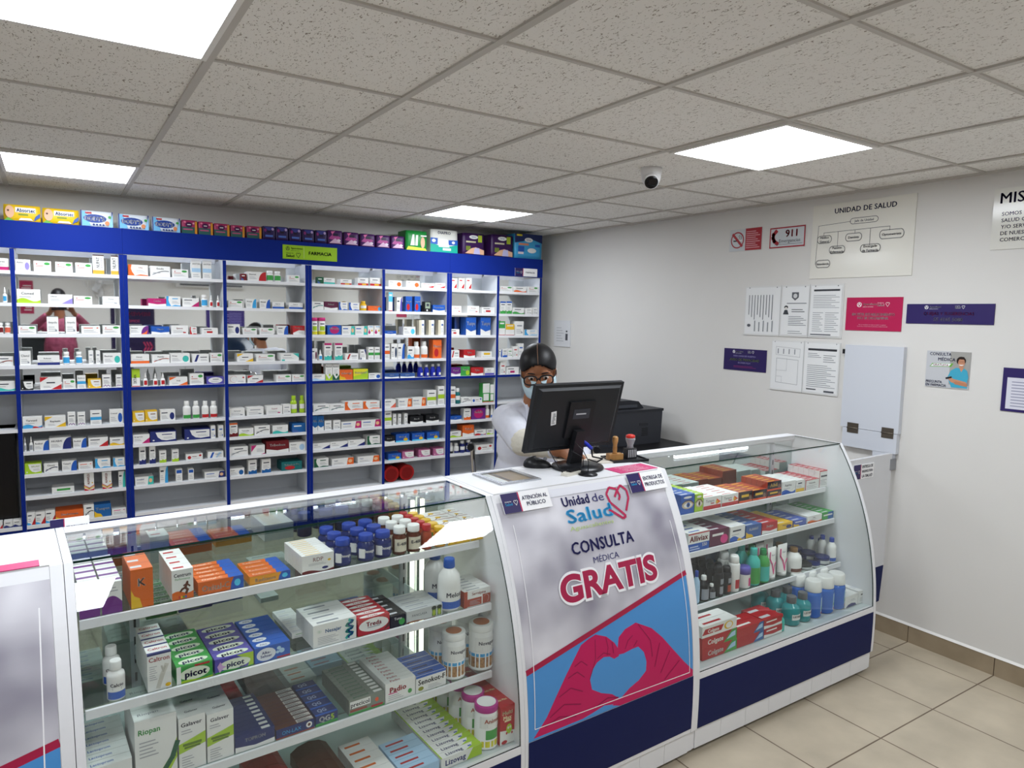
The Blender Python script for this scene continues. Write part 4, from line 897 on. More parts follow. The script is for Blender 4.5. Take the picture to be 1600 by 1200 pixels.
@sty('lines')
def _(a, c, d, t): a.rect(.12, .68, .6, .78, K(c)); a.ell(.85, .75, .05, .07, K(c)); ln(a, .12, .15, .88, .55, 3)
@sty('mid')
def _(a, c, d, t): a.rect(0, .34, 1, .56, K(c)); ttl(a, t, .5, .8, .1, DKT, .8); ln(a, .15, .08, .85, .28, 2)
@sty('panel')
def _(a, c, d, t): a.poly([(.2, .9), (.97, .9), (.97, .2), (.62, .12), (.42, .2), (.28, .45)], PAPER); ttl(a, t, .64, .68, .13, lt(c), .5); ln(a, .5, .3, .9, .5, 2); a.ell(.12, .18, .04, .06, PAPER)
@sty('dots')
def _(a, c, d, t): [a.ell(.16+.17*i, .12+.05*(i % 2), .06, .06, K(c), 10) for i in range(5)]; a.rect(.15, .72, .85, .78, DKT); ln(a, .15, .34, .85, .62, 3)
@sty('stripe')
def _(a, c, d, t): a.rect(.22, .45, .82, .8, K(c)); ln(a, .1, .12, .9, .3, 1)
@sty('diag')
def _(a, c, d, t): a.poly([(0, .0), (1, 0), (1, .1), (.5, .02), (0, .14)], K('red')); a.line([(0, .22), (.5, .08), (1, .2)], .006, K('gold')); a.line([(0, .3), (.5, .14), (1, .28)], .004, K('red')); (a.text(t, .42, .64, .3, K('red'), .6, 'c', .03, PI/2) if t else None); a.ell(.82, .42, .07, .04, K('gold'))
@sty('full')
def _(a, c, d, t):
    e = d if d not in ('-', c) else 'white'
    if e == 'gold' or (d == '-'): a.poly([(0, 0), (.5, 0), (.38, .25), (.15, .32), (0, .5)], K('gold') if d == 'gold' else K('steel'))
    elif e == 'magenta': a.ell(.5, .5, .34, .4, K('magenta'))
    elif e == 'red': a.ell(.4, .3, .25, .22, K('red'))
    elif e == 'cyan': a.rect(0, 0, 1, .18, K('cyan')); a.ell(.72, .3, .16, .2, K('gold'))
    elif e == 'white': a.poly([(0, .0), (1, 0), (1, .3), (.5, .2), (0, .36)], PAPER)
    elif e == 'sky': a.ell(.88, .4, .12, .4, K('sky'))
    elif e == 'yellow': a.poly([(0, .3), (.5, .45), (1, .9), (1, 1), (0, 1)], K('yellow'))
    else: a.ell(.75, .35, .2, .28, K(e))
    if t and t != '-': a.text(t, .5, .66, .2, PAPER if c not in ('gold', 'white') else K('navy'), .84, 'c', .03)
    else: a.rect(.12, .62, .7, .76, PAPER)
@sty('slash')
def _(a, c, d, t): a.poly([(.12, .08), (.26, .08), (.42, .92), (.28, .92)], K(c)); a.poly([(.5, .08), (.6, .08), (.9, .9), (.7, .85)], K('paleblue')) if t else None; ttl(a, t, .68, .62, .16, DKT, .5); ln(a, .5, .2, .9, .45, 2)
@sty('halftop')
def _(a, c, d, t): a.rect(0, .5, 1, 1, K(c)); (a.text(t, .38, .42, .36, DKT, .5, 'c', .04, PI/2) if t else a.rect(.15, .8, .85, .9, PAPER)); a.rect(.0, .0, 1, .04, K('red')); (a.rect(.1, .1, .9, .45, K('white')) if d != '-' else None)
@sty('oval')
def _(a, c, d, t): a.ell(.5, .52, .42, .4, PAPER); a.rect(.35, .6, .7, .68, DKT); ln(a, .25, .3, .7, .5, 2)
@sty('foot')
def _(a, c, d, t): a.poly([(0, 0), (1, 0), (1, .3), (.5, .16), (0, .24)], K(c)); (a.rect(0, .88, 1, 1, K(d)) if d != '-' else None); ttl(a, t, .5, .74, .12, DKT, .8); ln(a, .15, .34, .85, .62, 4); a.ell(.5, .2, .2, .07, K(c))
@sty('spot')
def _(a, c, d, t): a.ell(.2, .45, .11, .28, K(c)); a.ell(.85, .7, .08, .16, K(c)); ttl(a, t, .5, .55, .14, K('darkred'), .35); ln(a, .35, .2, .8, .36, 1)
@sty('cap')
def _(a, c, d, t): a.rect(.1, .66, .9, .92, K(c)); ln(a, .15, .15, .85, .55, 3)
@sty('bar')
def _(a, c, d, t): a.rect(.3, .2, .66, .5, K(c)) if d == '-' else None; a.rect(.12, .7, .6, .8, DKT); ln(a, .12, .1, .28, .5, 2)
@sty('topfull')
def _(a, c, d, t): a.poly([(0, 0), (1, 0), (1, .45), (.5, .5), (0, .2)], PAPER); ttl(a, t, .48, .76, .18, PAPER, .8); ln(a, .5, .15, .9, .35, 2)
@sty('topright')
def _(a, c, d, t): a.poly([(.66, 1), (1, 1), (1, .42), (.9, .62)], K(c)); a.rect(.05, .0, .22, .2, K(c)); ttl(a, t, .36, .76, .14, DKT, .5); ln(a, .1, .3, .7, .56, 2)
@sty('topleft')
def _(a, c, d, t): a.poly([(0, 1), (.4, 1), (0, .3)], K(c)); a.poly([(.7, 0), (1, 0), (1, .12)], K(c)); ln(a, .4, .3, .9, .7, 3)
@sty('ring')
def _(a, c, d, t): a.ring(.32, .5, .22, .4, .012, K(c), 16, .6, 5.2); a.ring(.38, .5, .12, .22, .004, K('sky'), 16); a.ell(.86, .7, .05, .1, K(c)); ln(a, .55, .15, .9, .36, 2)
@sty('drip')
def _(a, c, d, t): a.ell(.26, .26, .2, .17, K(c)); a.poly([(.1, .32), (.42, .32), (.26, .62)], K(c)); a.ell(.7, .45, .14, .1, K('gold')); a.rect(.2, .84, .85, .9, K('sky'))
@sty('vee')
def _(a, c, d, t): a.poly([(0, 0), (1, 0), (1, .34), (.5, .06), (0, .4)], K(c)); ttl(a, t, .5, .84, .09, DKT, .8); ln(a, .2, .4, .8, .7, 4); a.ell(.6, .32, .16, .07, K(c))
@sty('leaf')
def _(a, c, d, t): a.poly([(.45, .12), (.9, .1), (.98, .55), (.75, .4), (.62, .3)], K(c)); a.rect(.12, .74, .6, .84, K(c)); ln(a, .12, .45, .7, .64, 2)
@sty('side')
def _(a, c, d, t): a.rect(.45, 0, 1, 1, PAPER); a.rect(.55, .62, .9, .74, K('steel')); ln(a, .55, .2, .9, .5, 3)
@sty('meter')
def _(a, c, d, t): a.rect(.12, .34, .86, .92, M('8fa08c', .15)); a.rect(.3, .55, .7, .8, DKT); a.ell(.4, .16, .12, .08, PAPER)
@sty('arch')
def _(a, c, d, t): a.poly([(0, 0), (1, 0), (1, .34)]+[(1-i/10, .34+.22*math.sin(i/10*PI)) for i in range(1, 10)]+[(0, .34)], K(c)); ln(a, .2, .7, .8, .9, 2)
@sty('runner')
def _(a, c, d, t): a.wave(0, .24, .05, K(c)); a.text('Centrum', .5, .82, .12, DKT, .8, 'c', .03); a.text('Performance', .5, .69, .07, K('green'), .7); r = K('brown'); a.ell(.72, .56, .05, .035, r); a.line([(.7, .52), (.62, .38), (.72, .3), (.66, .2)], .006, r); a.line([(.62, .38), (.48, .34), (.4, .28)], .005, r); a.line([(.7, .5), (.82, .42)], .004, r); a.line([(.68, .5), (.56, .46)], .004, r); [a.rect(.3+.1*i, .04, .37+.1*i, .12, K(q)) for i, q in enumerate(('red', 'gold', 'green', 'blue'))]
@sty('oxi')
def _(a, c, d, t): a.poly([(.7, 0), (1, 0), (1, 1), (.78, 1), (.72, .5)], K(d)); ttl(a, t, .38, .48, .46, PAPER, .6); a.ell(.86, .5, .07, .28, K('cyan'))
@sty('rdp')
def _(a, c, d, t): a.wave(0, .1, .07, K('darkred'), 0, 1, 10, .4); a.ell(.72, .2, .1, .07, K('navy')); a.text('RDP', .5, .72, .22, K('darkred'), .4, 'c', .0); ln(a, .2, .42, .75, .56, 2); a.ell(.85, .6, .05, .06, K('gold'))
@sty('giraffe')
def _(a, c, d, t):
    a.poly([(0, 0), (1, 0), (1, .38), (.6, .2), (.3, .22), (0, .12)], K('gold')); a.line([(0, .16), (.35, .24), (.65, .24), (1, .42)], .003, K('brown')); a.line([(.34, .1), (.36, .4), (.4, .85)], .006, M('c58a2a', .5)); a.ell(.44, .88, .08, .05, M('c58a2a', .5)); ln(a, .55, .5, .95, .85, 4)
    [a.ell(.35+.01*i, .2+.15*i, .02, .03, K('brown'), 8) for i in range(5)]
@sty('caltron')
def _(a, c, d, t): a.rect(0, .95, 1, 1, K('navy')); a.text('Caltron', .5, .84, .12, K('crimson'), .86, 'c', .02); ln(a, .08, .3, .4, .7, 7); a.line([(.45, .1), (.62, .4), (.78, .62)], .010, M('c9c6bd', .5)); a.line([(.6, .62), (.66, .48), (.74, .6)], .004, M('b5b2a9', .5)); a.ell(.85, .1, .12, .05, K('gold'))
@sty('picot')
def _(a, c, d, t):
    a.poly([(.55, 1), (1, 1), (1, 0), (.85, 0), (.9, .5)], K('green') if c == 'green' else K('lime')); a.ell(.5, .46, .42, .36, M('dfe8d2', .45)); a.wave(0, .1, .05, K('lime') if c == 'green' else K('green'))
    (a.rect(0, .0, .12, 1, K('white')) if c == 'green' else a.poly([(.06, .5), (.14, .8), (.2, .5), (.3, .4), (.2, .3), (.12, .06)], M('c9a3d0', .5))); a.rect(.5, .84, .92, .94, K('red')) if c == 'green' else None
    a.text(t.split()[0], .53, .48, .36, M('1c2450', .5), .62, 'c', .05); (a.text('plus', .7, .18, .14, M('1c2450', .5), .3, 'c', .03) if 'plus' in t else None)
@sty('seltzer')
def _(a, c, d, t): a.ell(.32, .48, .27, .42, M('d9dde4', .4)); a.text('Alka-', .32, .6, .17, K('navy'), .36, 'c', .04); a.text('Seltzer', .32, .38, .17, K('navy'), .46, 'c', .04); a.ell(.68, .7, .06, .12, K('paleblue')); a.ell(.76, .5, .08, .16, K('paleblue')); a.ell(.64, .45, .05, .1, K('paleblue')); a.rect(.62, .04, 1, .14, K('crimson'))
@sty('nesajar')
def _(a, c, d, t):
    [a.ring(.12+.03*(i % 2), .66+.05*(i//2), .03, .04, .002, K('green'), 10) for i in range(4)]; a.text('Nesajar', .46, .66, .16, M('1f5f96', .5), .56, 'c', .03); ln(a, .1, .12, .58, .48, 5)
    a.line([(.84+.07*math.sin(i*1.25), .9-.055*i) for i in range(15)], .008, K('teal')); a.line([(.86+.05*math.sin(i*1.25+.5), .88-.055*i) for i in range(15)], .004, K('blue'))
@sty('treda')
def _(a, c, d, t): a.ell(.5, .55, .47, .4, PAPER); a.text('Treda', .5, .62, .27, K('red'), .66, 'c', .04); a.rect(.3, .38, .7, .44, LN); a.wave(0, .12, .05, K('red')); a.poly([(.8, .02), (1, .2), (1, .5)], K('brown'))
@sty('panclasa')
def _(a, c, d, t):
    a.text('PANCLASA', .36, .56, .2, DKT, .6); a.wave(0, .08, .06, M('8a4a20', .5), 0, .8)
    for x in (.76, .91): a.poly([(x-.06, .1), (x+.06, .1), (x+.05, .5), (x+.07, .85), (x-.07, .85), (x-.05, .5)], M('5a7a1c', .5)); a.ell(x, .8, .07, .16, M('1d2a12', .5)); a.ell(x, .38, .035, .25, M('a3b52c', .5))
@sty('serral')
def _(a, c, d, t): a.rect(0, 0, .12, 1, K('rust')); a.rect(.12, .04, .66, .5, K('rust')); a.rect(.7, .04, 1, .62, K('rust')); a.ring(.84, .34, .1, .24, .008, PAPER, 14, -1.2, 2.6); a.text('Serralpina', .55, .78, .17, K('rust'), .8, 'c', .01); ln(a, .2, .12, .6, .42, 4)
@sty('label')
def _(a, c, d, t): ttl(a, t, .4, .6, .3, lt('blue'), .6)
@sty('riopan')
def _(a, c, d, t): a.poly([(.25, 0), (.62, .15), (.85, .34), (1, .6), (1, .28), (.82, .1), (.6, 0)], K('lime')); a.poly([(0, 0), (.14, 0), (0, .1)], K('lime')); a.line([(.3, .0), (.65, .1), (.88, .3), (1, .5)], .012, K('darkgreen')); a.text('Riopan', .34, .82, .085, K('green'), .52, 'c', .03); ln(a, .1, .42, .55, .7, 5)
@sty('galaver')
def _(a, c, d, t): a.text('Galaver', .48, .87, .075, DKT, .84, 'c', .03); a.poly([(0, .34), (1, .44), (1, .66), (.6, .6), (0, .52)], K('lime')); a.rect(.15, .46, .85, .51, M('5f7d1c', .5)); a.rect(.2, .41, .8, .45, M('5f7d1c', .5)); ln(a, .1, .06, .55, .3, 5); ln(a, .1, .7, .5, .8, 2)
@sty('onlax')
def _(a, c, d, t): a.rect(0, 0, 1, .12, K('rust')); a.rect(0, .12, 1, 1, K('navy2')); a.text(t, .4, .5, .36, K('sky'), .5, 'c', .0); a.ell(.86, .55, .08, .3, PAPER); a.ell(.86, .55, .04, .15, K('brown'))
@sty('qg')
def _(a, c, d, t): a.rect(0, 0, 1, .25, K('green')); a.text('QG', .4, .58, .5, PAPER, .5, 'c', .05); a.text('5', .76, .58, .5, K('lime'), .3, 'c', .05)
@sty('precicol')
def _(a, c, d, t): a.rect(0, 0, 1, .14, K('green')); a.rect(.03, .42, .6, .88, PAPER); a.text('precicol', .31, .65, .28, KB, .52, 'c', .03); a.rect(.03, .2, .5, .34, M('9a4636', .5)); a.rect(.62, .1, .95, .24, K('crimson')); a.ell(.78, .55, .05, .14, HILITE)
@sty('padio')
def _(a, c, d, t): a.text('Padio', .42, .62, .27, K('crimson'), .66, 'c', .05); ln(a, .1, .12, .6, .4, 3); a.ell(.82, .3, .07, .12, K('green')); a.rect(.1, .42, .4, .47, K('pink'))
@sty('senokot')
def _(a, c, d, t): a.rect(0, .86, 1, 1, K('blue')); a.text('Senokot-F', .52, .6, .3, KB, .9, 'c', .04); ln(a, .4, .12, .85, .36, 3); a.ell(.16, .22, .09, .12, M('8a8d1c', .5))
@sty('eye')
def _(a, c, d, t): a.ell(.52, .45, .42, .2, M('c9b79a', .5)); a.ell(.54, .44, .3, .13, PAPER); a.ell(.56, .45, .13, .13, K('blue') if c == 'blue' else M('6b4a1c', .4)); a.ell(.56, .45, .06, .06, KB); a.line([(.1, .55), (.35, .68), (.7, .68), (.95, .5)], .004, M('5a4630', .5)); a.ell(.5, .85, .3, .06, PAPER)
@sty('tempra')
def _(a, c, d, t): a.rect(0, 0, 1, .3, K('red')); a.text('Tempra', .36, .68, .22, DKT, .6, 'c', .0); a.poly([(.74, .3), (.98, .5), (.74, .8)], HILITE); a.poly([(.7, .36), (.86, .52), (.7, .66)], K('gold')); a.rect(.4, .42, .6, .5, K('red'))
@sty('hot')
def _(a, c, d, t): a.rect(0, 0, 1, 1, M('241713', .45)); a.rect(0, 0, 1, .18, HILITE); ttl(a, t, .45, .6, .4, K('gold'), .7, 'c', .04); a.ell(.85, .4, .1, .25, M('7a5a4a', .5))
@sty('redtop')
def _(a, c, d, t): a.rect(0, .94, 1, 1, K('red')); ttl(a, t, .5, .66, .16, DKT, .84); ln(a, .1, .14, .85, .5, 4); a.rect(0, 0, .05, 1, K('red'))
@sty('alliviax')
def _(a, c, d, t): a.rect(0, 0, 1, .4, K('blue')); a.text('Alliviax', .5, .66, .3, K('darkred'), .9, 'c', .05); a.text('550', .78, .26, .17, PAPER, .36, 'c', .04); a.bars(.08, .06, .55, .32, 2, M('b9c6e2', .5), .5); a.rect(0, .9, 1, .96, K('red'))
@sty('colgate')
def _(a, c, d, t):
    a.poly([(.62, 0), (1, 0), (1, 1), (.86, 1)], K(d)); a.poly([(.7, .2), (.96, .35), (.96, .8), (.84, .7)], K('paleblue'))
    (a.text(t, .38, .5, .42, PAPER, .56, 'c', .04) if t != '-' else a.rect(.1, .4, .5, .62, PAPER))
@sty('colgate2')
def _(a, c, d, t): a.poly([(0, .25), (.55, .25), (.62, .75), (.08, .75)], K('crimson')); a.text('Colgate', .32, .5, .3, PAPER, .46, 'c', .04); a.ell(.76, .5, .13, .36, K('gold')); a.ell(.77, .5, .09, .28, PAPER)
@sty('swoop')
def _(a, c, d, t): a.poly([(.1, 0), (.25, .22), (.5, .3), (.8, .22), (.9, 0)], K('navy')); a.ring(.3, .6, .08, .13, .003, DKT, 12); ln(a, .45, .5, .8, .7, 2)
@sty('split')
def _(a, c, d, t): a.rect(.5, 0, 1, 1, K(d)); a.rect(.1, .5, .9, .7, PAPER)
@sty('fan')
def _(a, c, d, t): a.ell(.5, .5, .35, .3, K(d)); a.rect(.2, .42, .8, .58, K('gold'))
@sty('milk')
def _(a, c, d, t): a.text(t, .3, .5, .34, K('green'), .4); a.poly([(.62, .2), (.8, .2), (.71, .8)], K(c)); a.rect(0, 0, 1, .1, K(c))
@sty('cream2')
def _(a, c, d, t): a.rect(.05, .3, .6, .7, K(d)); a.text(t, .32, .5, .26, PAPER, .4)
@sty('lizo')
def _(a, c, d, t): a.text(t, .35, .5, .5, K('navy'), .5, 'c', .04); a.poly([(.62, 0), (1, 0), (1, 1), (.78, 1)], K('lime'))
@sty('multi')
def _(a, c, d, t): a.poly([(0, 0), (1, 0), (1, .3), (0, .38)], PAPER); a.text('Multi', .5, .82, .10, M('e6d9b0', .5), .7, 'c', .04); a.text('Max', .5, .69, .10, M('e6d9b0', .5), .6, 'c', .04); a.rect(.3, .58, .75, .63, M('e6d9b0', .5)); a.ell(.62, .38, .2, .13, K('lime')); a.ell(.56, .41, .05, .035, PAPER); a.ell(.7, .42, .05, .035, PAPER); a.ell(.3, .06, .2, .05, K('crimson')); a.ell(.45, .28, .06, .035, K('red')); a.ell(.82, .26, .06, .035, K('red'))
TOPS = dict(arch=('white','purple'), picot=None, galaver=('white','grey'), caltron=('white','crimson'), label=('white','blue'), lizo=('white','lime'), oxi=('orange2','white'), full=None, seltzer=('blue','white'), nesajar=('white','grey'), treda=('crimson','white'), onlax=('brown','white'), precicol=('grey2','white'), padio=('white','crimson'), senokot=('blue','navy2'), giraffe=('white','gold'), rdp=('white','gold'), panclasa=('silver','grey'), serral=('white','grey'), riopan=('white','grey'), qg=('navy2','grey'), tempra=('white','red'), hot=('rust','gold'), redtop=('crimson','white'), milk=('white','orange2'), cream2=('paleblue','crimson'), colgate=('crimson','white'), colgate2=('white','crimson'), multi=('crimson','white'), runner=('white','red'), eye=None, alliviax=('white','blue'))
COLOURED = {'full', 'panel', 'oval', 'topfull', 'meter', 'oxi', 'picot', 'seltzer', 'treda', 'eye', 'hot', 'onlax', 'qg', 'precicol', 'split', 'colgate', 'fan', 'multi', 'panclasa', 'side', 'cream2'}
def carton_mesh(w, d, h, st, c, e, t, fine=False):
    b = MB(); base = K({'hot':'rust', 'onlax':'brown', 'cream2':'paleblue', 'qg':'navy2', 'halftop':e}.get(st, c)) if (st in COLOURED or (st == 'halftop' and e != '-')) else PAPER
    if st == 'fan': b.prism([(-w/2,0),(w/2,0),(w/2,h*.62),(w*.3,h*.88),(0,h),(-w*.3,h*.88),(-w/2,h*.62)], (0,0,0), (1,0,0), (0,0,1), (0,d,0), K(e), K(c)); 
    else:
        side = {'right': None, 'left': K(c) if st == 'left' else None}.get(st)
        b.box(-w/2, w/2, 0, d, 0, h, base, side=K('rust') if st == 'serral' else K('grey') if st == 'panclasa' else None)
    a = b.art((-w/2, 0, 0), (w,0,0), (0,0,h), (0,-1,0)); STY[st](a, c, e, t)
    if st == 'picot': a2 = b.art((-w/2, d, 0), (w,0,0), (0,0,h), (0,1,0)); a2.ell(.5,.5,.42,.36,M('7f9c86',.5)); a2.text('picot', .5, .48, .34, M('1c2450',.5), .6, 'c', .05, PI)
    tp = TOPS.get(st) if fine else None
    if fine and st != 'fan':
        a = b.art((-w/2, 0, h), (w,0,0), (0,d,0), (0,0,1))
        if tp: a.rect(.01, .04, .99, .96, K(tp[0]))
        if st == 'picot': a.ell(.5, .5, .42, .36, M('dfe8d2', .45)); a.text('picot', .5, .5, .42, M('1c2450', .5), .6, 'c', .05); a.rect(0, 0, .1, .96, K(c))
        elif st == 'caltron': a.rect(0, 0, 1, .16, K('navy')); a.text('Caltron', .5, .6, .34, K('crimson'), .8, 'c', .02)
        elif st in ('galaver', 'label', 'lizo', 'precicol', 'padio', 'riopan'):
            if st == 'lizo': a.poly([(.6, 0), (1, 0), (1, 1), (.85, 1), (.8, .5)], K('lime')); a.rect(.7, .4, .78, .6, K('blue')); a.rect(0, 0, .03, 1, K('lime'))
            a.text({'galaver':'Galaver', 'label':'Lactoprom', 'lizo':'Lizovag', 'precicol':'precicol', 'padio':'Padio', 'riopan':'Riopan'}[st], .36 if st != 'galaver' else .55, .5, .5 if st != 'riopan' else .2, {'galaver':DKT, 'label':K('blue'), 'lizo':K('navy'), 'precicol':K('darkgreen'), 'padio':K('crimson'), 'riopan':LN}[st], .5, 'c', .02)
            if st == 'precicol': a.rect(.72, .2, .95, .8, PAPER)
        elif st == 'oxi': a.poly([(.66, 0), (1, 0), (1, 1), (.7, 1)], K(e)); a.rect(0, 0, .66, .12, M('b5531b', .5)); a.text(t, .33, .55, .4, M('f0d9c4', .5), .45, 'c', .02)
        elif st == 'arch': a.rect(0, .28, 1, .6, K('purple'))
        elif st == 'treda': a.ell(.5, .5, .4, .34, PAPER); a.text('Treda', .5, .5, .36, K('red'), .5, 'c', .03)
        elif st == 'seltzer': a.ell(.28, .5, .2, .36, M('d9dde4', .4)); a.text('Alka', .28, .5, .3, K('navy'), .2)
        elif st in ('onlax',): a.rect(.55, .1, .98, .9, M('cfc9c4', .5)); a.bars(.58, .15, .95, .85, 3, DKT)
        elif st == 'full': a.rect(.05, .3, .55, .6, M('c9cbd0', .5)) if c not in ('navy2',) else a.rect(.68, .2, .9, .75, PAPER)
        elif st == 'qg': a.poly([(.0, 0), (1, 0), (1, .2), (0, .2)], K('blue')); a.text('QG', .4, .6, .4, M('9aa4c0', .5), .4, 'c', .04)
        elif st == 'multi': a.text('Multi Max', .5, .55, .22, M('e6d9b0', .5), .8, 'c', .04)
        elif st == 'giraffe': a.line([(.2,.2),(.5,.6),(.8,.4)], .004, K('brown')); a.ell(.4, .5, .12, .2, K('gold')); a.rect(0, 0, 1, .06, K('rust'))
        elif tp: a.rect(.12, .3, .62, .55, K(tp[1]))
        else: a.rect(.1, .3, .6, .6, M('d5d6da', .5))
    return b
def bottle_parts(kind, r, h, body, cap, label, t, white=None):       # list of (part name, MB); the first is the body
    BM = M(CH[body], .22); CM = M(CH[cap], .35); n = 22
    if body in ('brown', 'amber', 'navy2', 'teal2', 'blue3'): BM = M(CH[body], .12)
    B, C, L = MB(), MB(), MB()
    def lab(z0, z1, m, rr=1.012, txt=None, tm=None, a0=-1.15, a1=1.15):
        k = 12; P = []
        for i in range(k):
            p, q = a0+(a1-a0)*i/k, a0+(a1-a0)*(i+1)/k; R = r*rr
            L.poly([(R*math.sin(p), -R*math.cos(p), z0), (R*math.sin(q), -R*math.cos(q), z0), (R*math.sin(q), -R*math.cos(q), z1), (R*math.sin(p), -R*math.cos(p), z1)], m, True)
        if txt and txt != '-':
            vs, fs, tw = text_geo(txt, .03); hh = min((z1-z0)*.34, r*1.5/tw*.7); sc = hh/.7; o = len(L.v); R = r*rr+.0006
            for x, y in vs: q = (x-tw/2)*sc/R; L.v.append((R*math.sin(q), -R*math.cos(q), (z0+z1)/2+(z1-z0)*.12+(y-.35)*sc))
            for f in fs: L.face([o+i for i in f], tm or DKT)
            for j in range(2): zz = z0+(z1-z0)*(.14+.14*j); L.poly([(R*math.sin(q), -R*math.cos(q), zz+e) for q, e in ((-.5, 0), (.5, 0), (.5, .002), (-.5, .002))], LN)
    if kind == 'jar':
        B.lathe([(r*.9,0),(r,h*.03),(r,h*.62),(r*.72,h*.72),(r*.7,h*.76)], BM, n=n); C.lathe([(r*.82,h*.75),(r*.84,h*.78),(r*.84,h*.97),(r*.78,h)], CM, n=n)
        lab(h*.12, h*.58, K(label) if label != 'navy2' else M('24336f', .4), txt=t, tm=DKT if label in ('cream', 'white') else PAPER)
        if label == 'navy2': lab(h*.14, h*.5, PAPER, 1.02, None, None, -1.3, -.5)
    elif kind == 'bottle':
        B.lathe([(r*.9,0),(r,h*.03),(r,h*.6),(r*.92,h*.68),(r*.6,h*.74),(r*.58,h*.77)], BM, n=n); C.lathe([(r*.64,h*.76),(r*.66,h*.78),(r*.64,h*.97),(r*.58,h)], CM, n=n)
        lab(h*.05, h*.24, K(label), 1.012); lab(h*.25, h*.52, PAPER, 1.01, t)
    elif kind == 'shoulder':
        B.lathe([(r*.92,0),(r,h*.04),(r,h*.56),(r*.9,h*.68),(r*.5,h*.8),(r*.42,h*.83)], BM, n=n); C.lathe([(r*.47,h*.82),(r*.5,h*.84),(r*.47,h*.98),(r*.42,h)], CM, n=n)
        lab(h*.06, h*.5, PAPER if body == 'white' else K(label), 1.01, t); lab(h*.06, h*.2, K(label), 1.02)
    elif kind == 'can':
        B.lathe([(r*.96,0),(r,h*.02),(r,h*.04),(r*.97,h*.05),(r*.97,h*.84),(r*.94,h*.85)], BM, n=n); C.lathe([(r*.97,h*.85),(r*.985,h*.86),(r*.985,h*.98),(r*.93,h)], CM, n=n)
        if label == 'tan': lab(h*.07, h*.30, noisy('printed_bran', '7a4a24', 'c99a62', 70, .5) if 'printed_bran' not in bpy.data.materials else bpy.data.materials['printed_bran'], .985, None, None, -2.6, 2.6); lab(h*.31, h*.38, K('sky'), .985, None, None, -2.6, 2.6); lab(h*.42, h*.74, PAPER, .987, t, DKT); C.lathe([(r*.66,h+.0004),(r*.66,h+.0008)], M('b56a3c', .5), (0,0,0), n)
        else: lab(h*.06, h*.2, K('yellow'), .985, None, None, -2.6, 2.6); lab(h*.24, h*.46, K(label), .985, None, None, -.6, .6); lab(h*.5, h*.78, PAPER, .987, t, K('rust')); C.lathe([(r*.8,h+.0004),(r*.8,h+.0008)], PAPER, (0,0,0), n)
    elif kind == 'spray':
        B.lathe([(r*.94,0),(r,h*.02),(r,h*.74),(r*.85,h*.79),(r*.7,h*.80)], BM, n=n); C.lathe([(r*.8,h*.795),(r*.84,h*.81),(r*.78,h*.95),(r*.6,h)], CM, n=n); lab(h*.1, h*.35, K(label), 1.01, None, None, -.5, .7); lab(h*.42, h*.6, K('grey') if body == 'black' else PAPER, 1.01, None, None, -.4, .6)
    elif kind == 'roll':
        B.lathe([(r*.9,0),(r,h*.05),(r*.95,h*.6),(r*.98,h*.66)], BM, n=n); C.lathe([(r*1.0,h*.66),(r,h*.9),(r*.8,h)], CM, n=n); lab(h*.12, h*.5, K(label), .99, None, None, -.1, .8)
    elif kind == 'low':
        B.lathe([(r*.9,0),(r,h*.1),(r,h*.62)], BM, n=n); C.lathe([(r*1.02,h*.6),(r*1.02,h*.94),(r*.95,h)], CM, n=n); lab(h*.12, h*.55, K(label), 1.01, t, DKT)
    elif kind == 'tube':
        b_ = len(B.v); N2 = 20
        for j in range(5):
            f = j/4
            for i in range(N2): q = 2*PI*i/N2; B.v.append((r*.95*math.cos(q)*(.86+.14*f), r*.55*math.sin(q)*(1-.93*f), h*(.12+.88*f)))
        for j in range(4):
            for i in range(N2): i2 = (i+1) % N2; B.face((b_+j*N2+i, b_+j*N2+i2, b_+(j+1)*N2+i2, b_+(j+1)*N2+i), BM, True)
        B.face(range(b_+4*N2, b_+5*N2), BM); C.lathe([(r*.6,0),(r*.62,h*.12)], PAPER, n=n)
        a = L.art((-r*.8, -r*.56, h*.16), (r*1.6,0,0), (0,r*.5,h*.8), (0,-1,.3)); a.line([(.2,.85),(.1,.6),(.35,.4),(.45,.05)], r*.22, K(label)); a.line([(.45,.05),(.6,.3),(.85,.45)], r*.16, K(label)); a.text('Kleer', .58, .74, .06, K('navy'), .6)
    elif kind == 'wash':
        if cap == 'grey': B.lathe([(r*.9,0),(r,h*.04),(r*.99,h*.58),(r*.86,h*.66),(r*.52,h*.75),(r*.48,h*.78)], BM, n=n); C.lathe([(r*.52,h*.76),(r*.54,h*.78),(r*.54,h*.98),(r*.5,h)], M('55585c', .3), n=n)
        else: B.lathe([(r*.9,0),(r,h*.04),(r,h*.6),(r*.9,h*.7)], BM, n=n); C.lathe([(r*.93,h*.69),(r*.95,h*.72),(r*.88,h*.96),(r*.75,h)], CM, n=n)
        lab(h*.22, h*.42, PAPER, 1.012, t, KB, -.8, .8) if cap == 'grey' else (lab(h*.1, h*.55, K('paleblue'), 1.012, None, None, .1, 1.3), lab(h*.1, h*.16, K('red'), 1.02, None, None, .2, 1.2), lab(h*.22, h*.3, K('green'), 1.02, None, None, .2, 1.2))
    elif kind == 'drop':
        B.lathe([(r*.85,0),(r*.9,h*.04),(r*.85,h*.5),(r*.5,h*.58),(r*.42,h*.62)], BM, n=14); C.lathe([(r*.5,h*.6),(r*.44,h*.7),(r*.2,h*.96),(r*.08,h)], CM, n=14); lab(h*.1, h*.42, K(label), .92, None, None, -.7, .7)
    elif kind == 'tin':
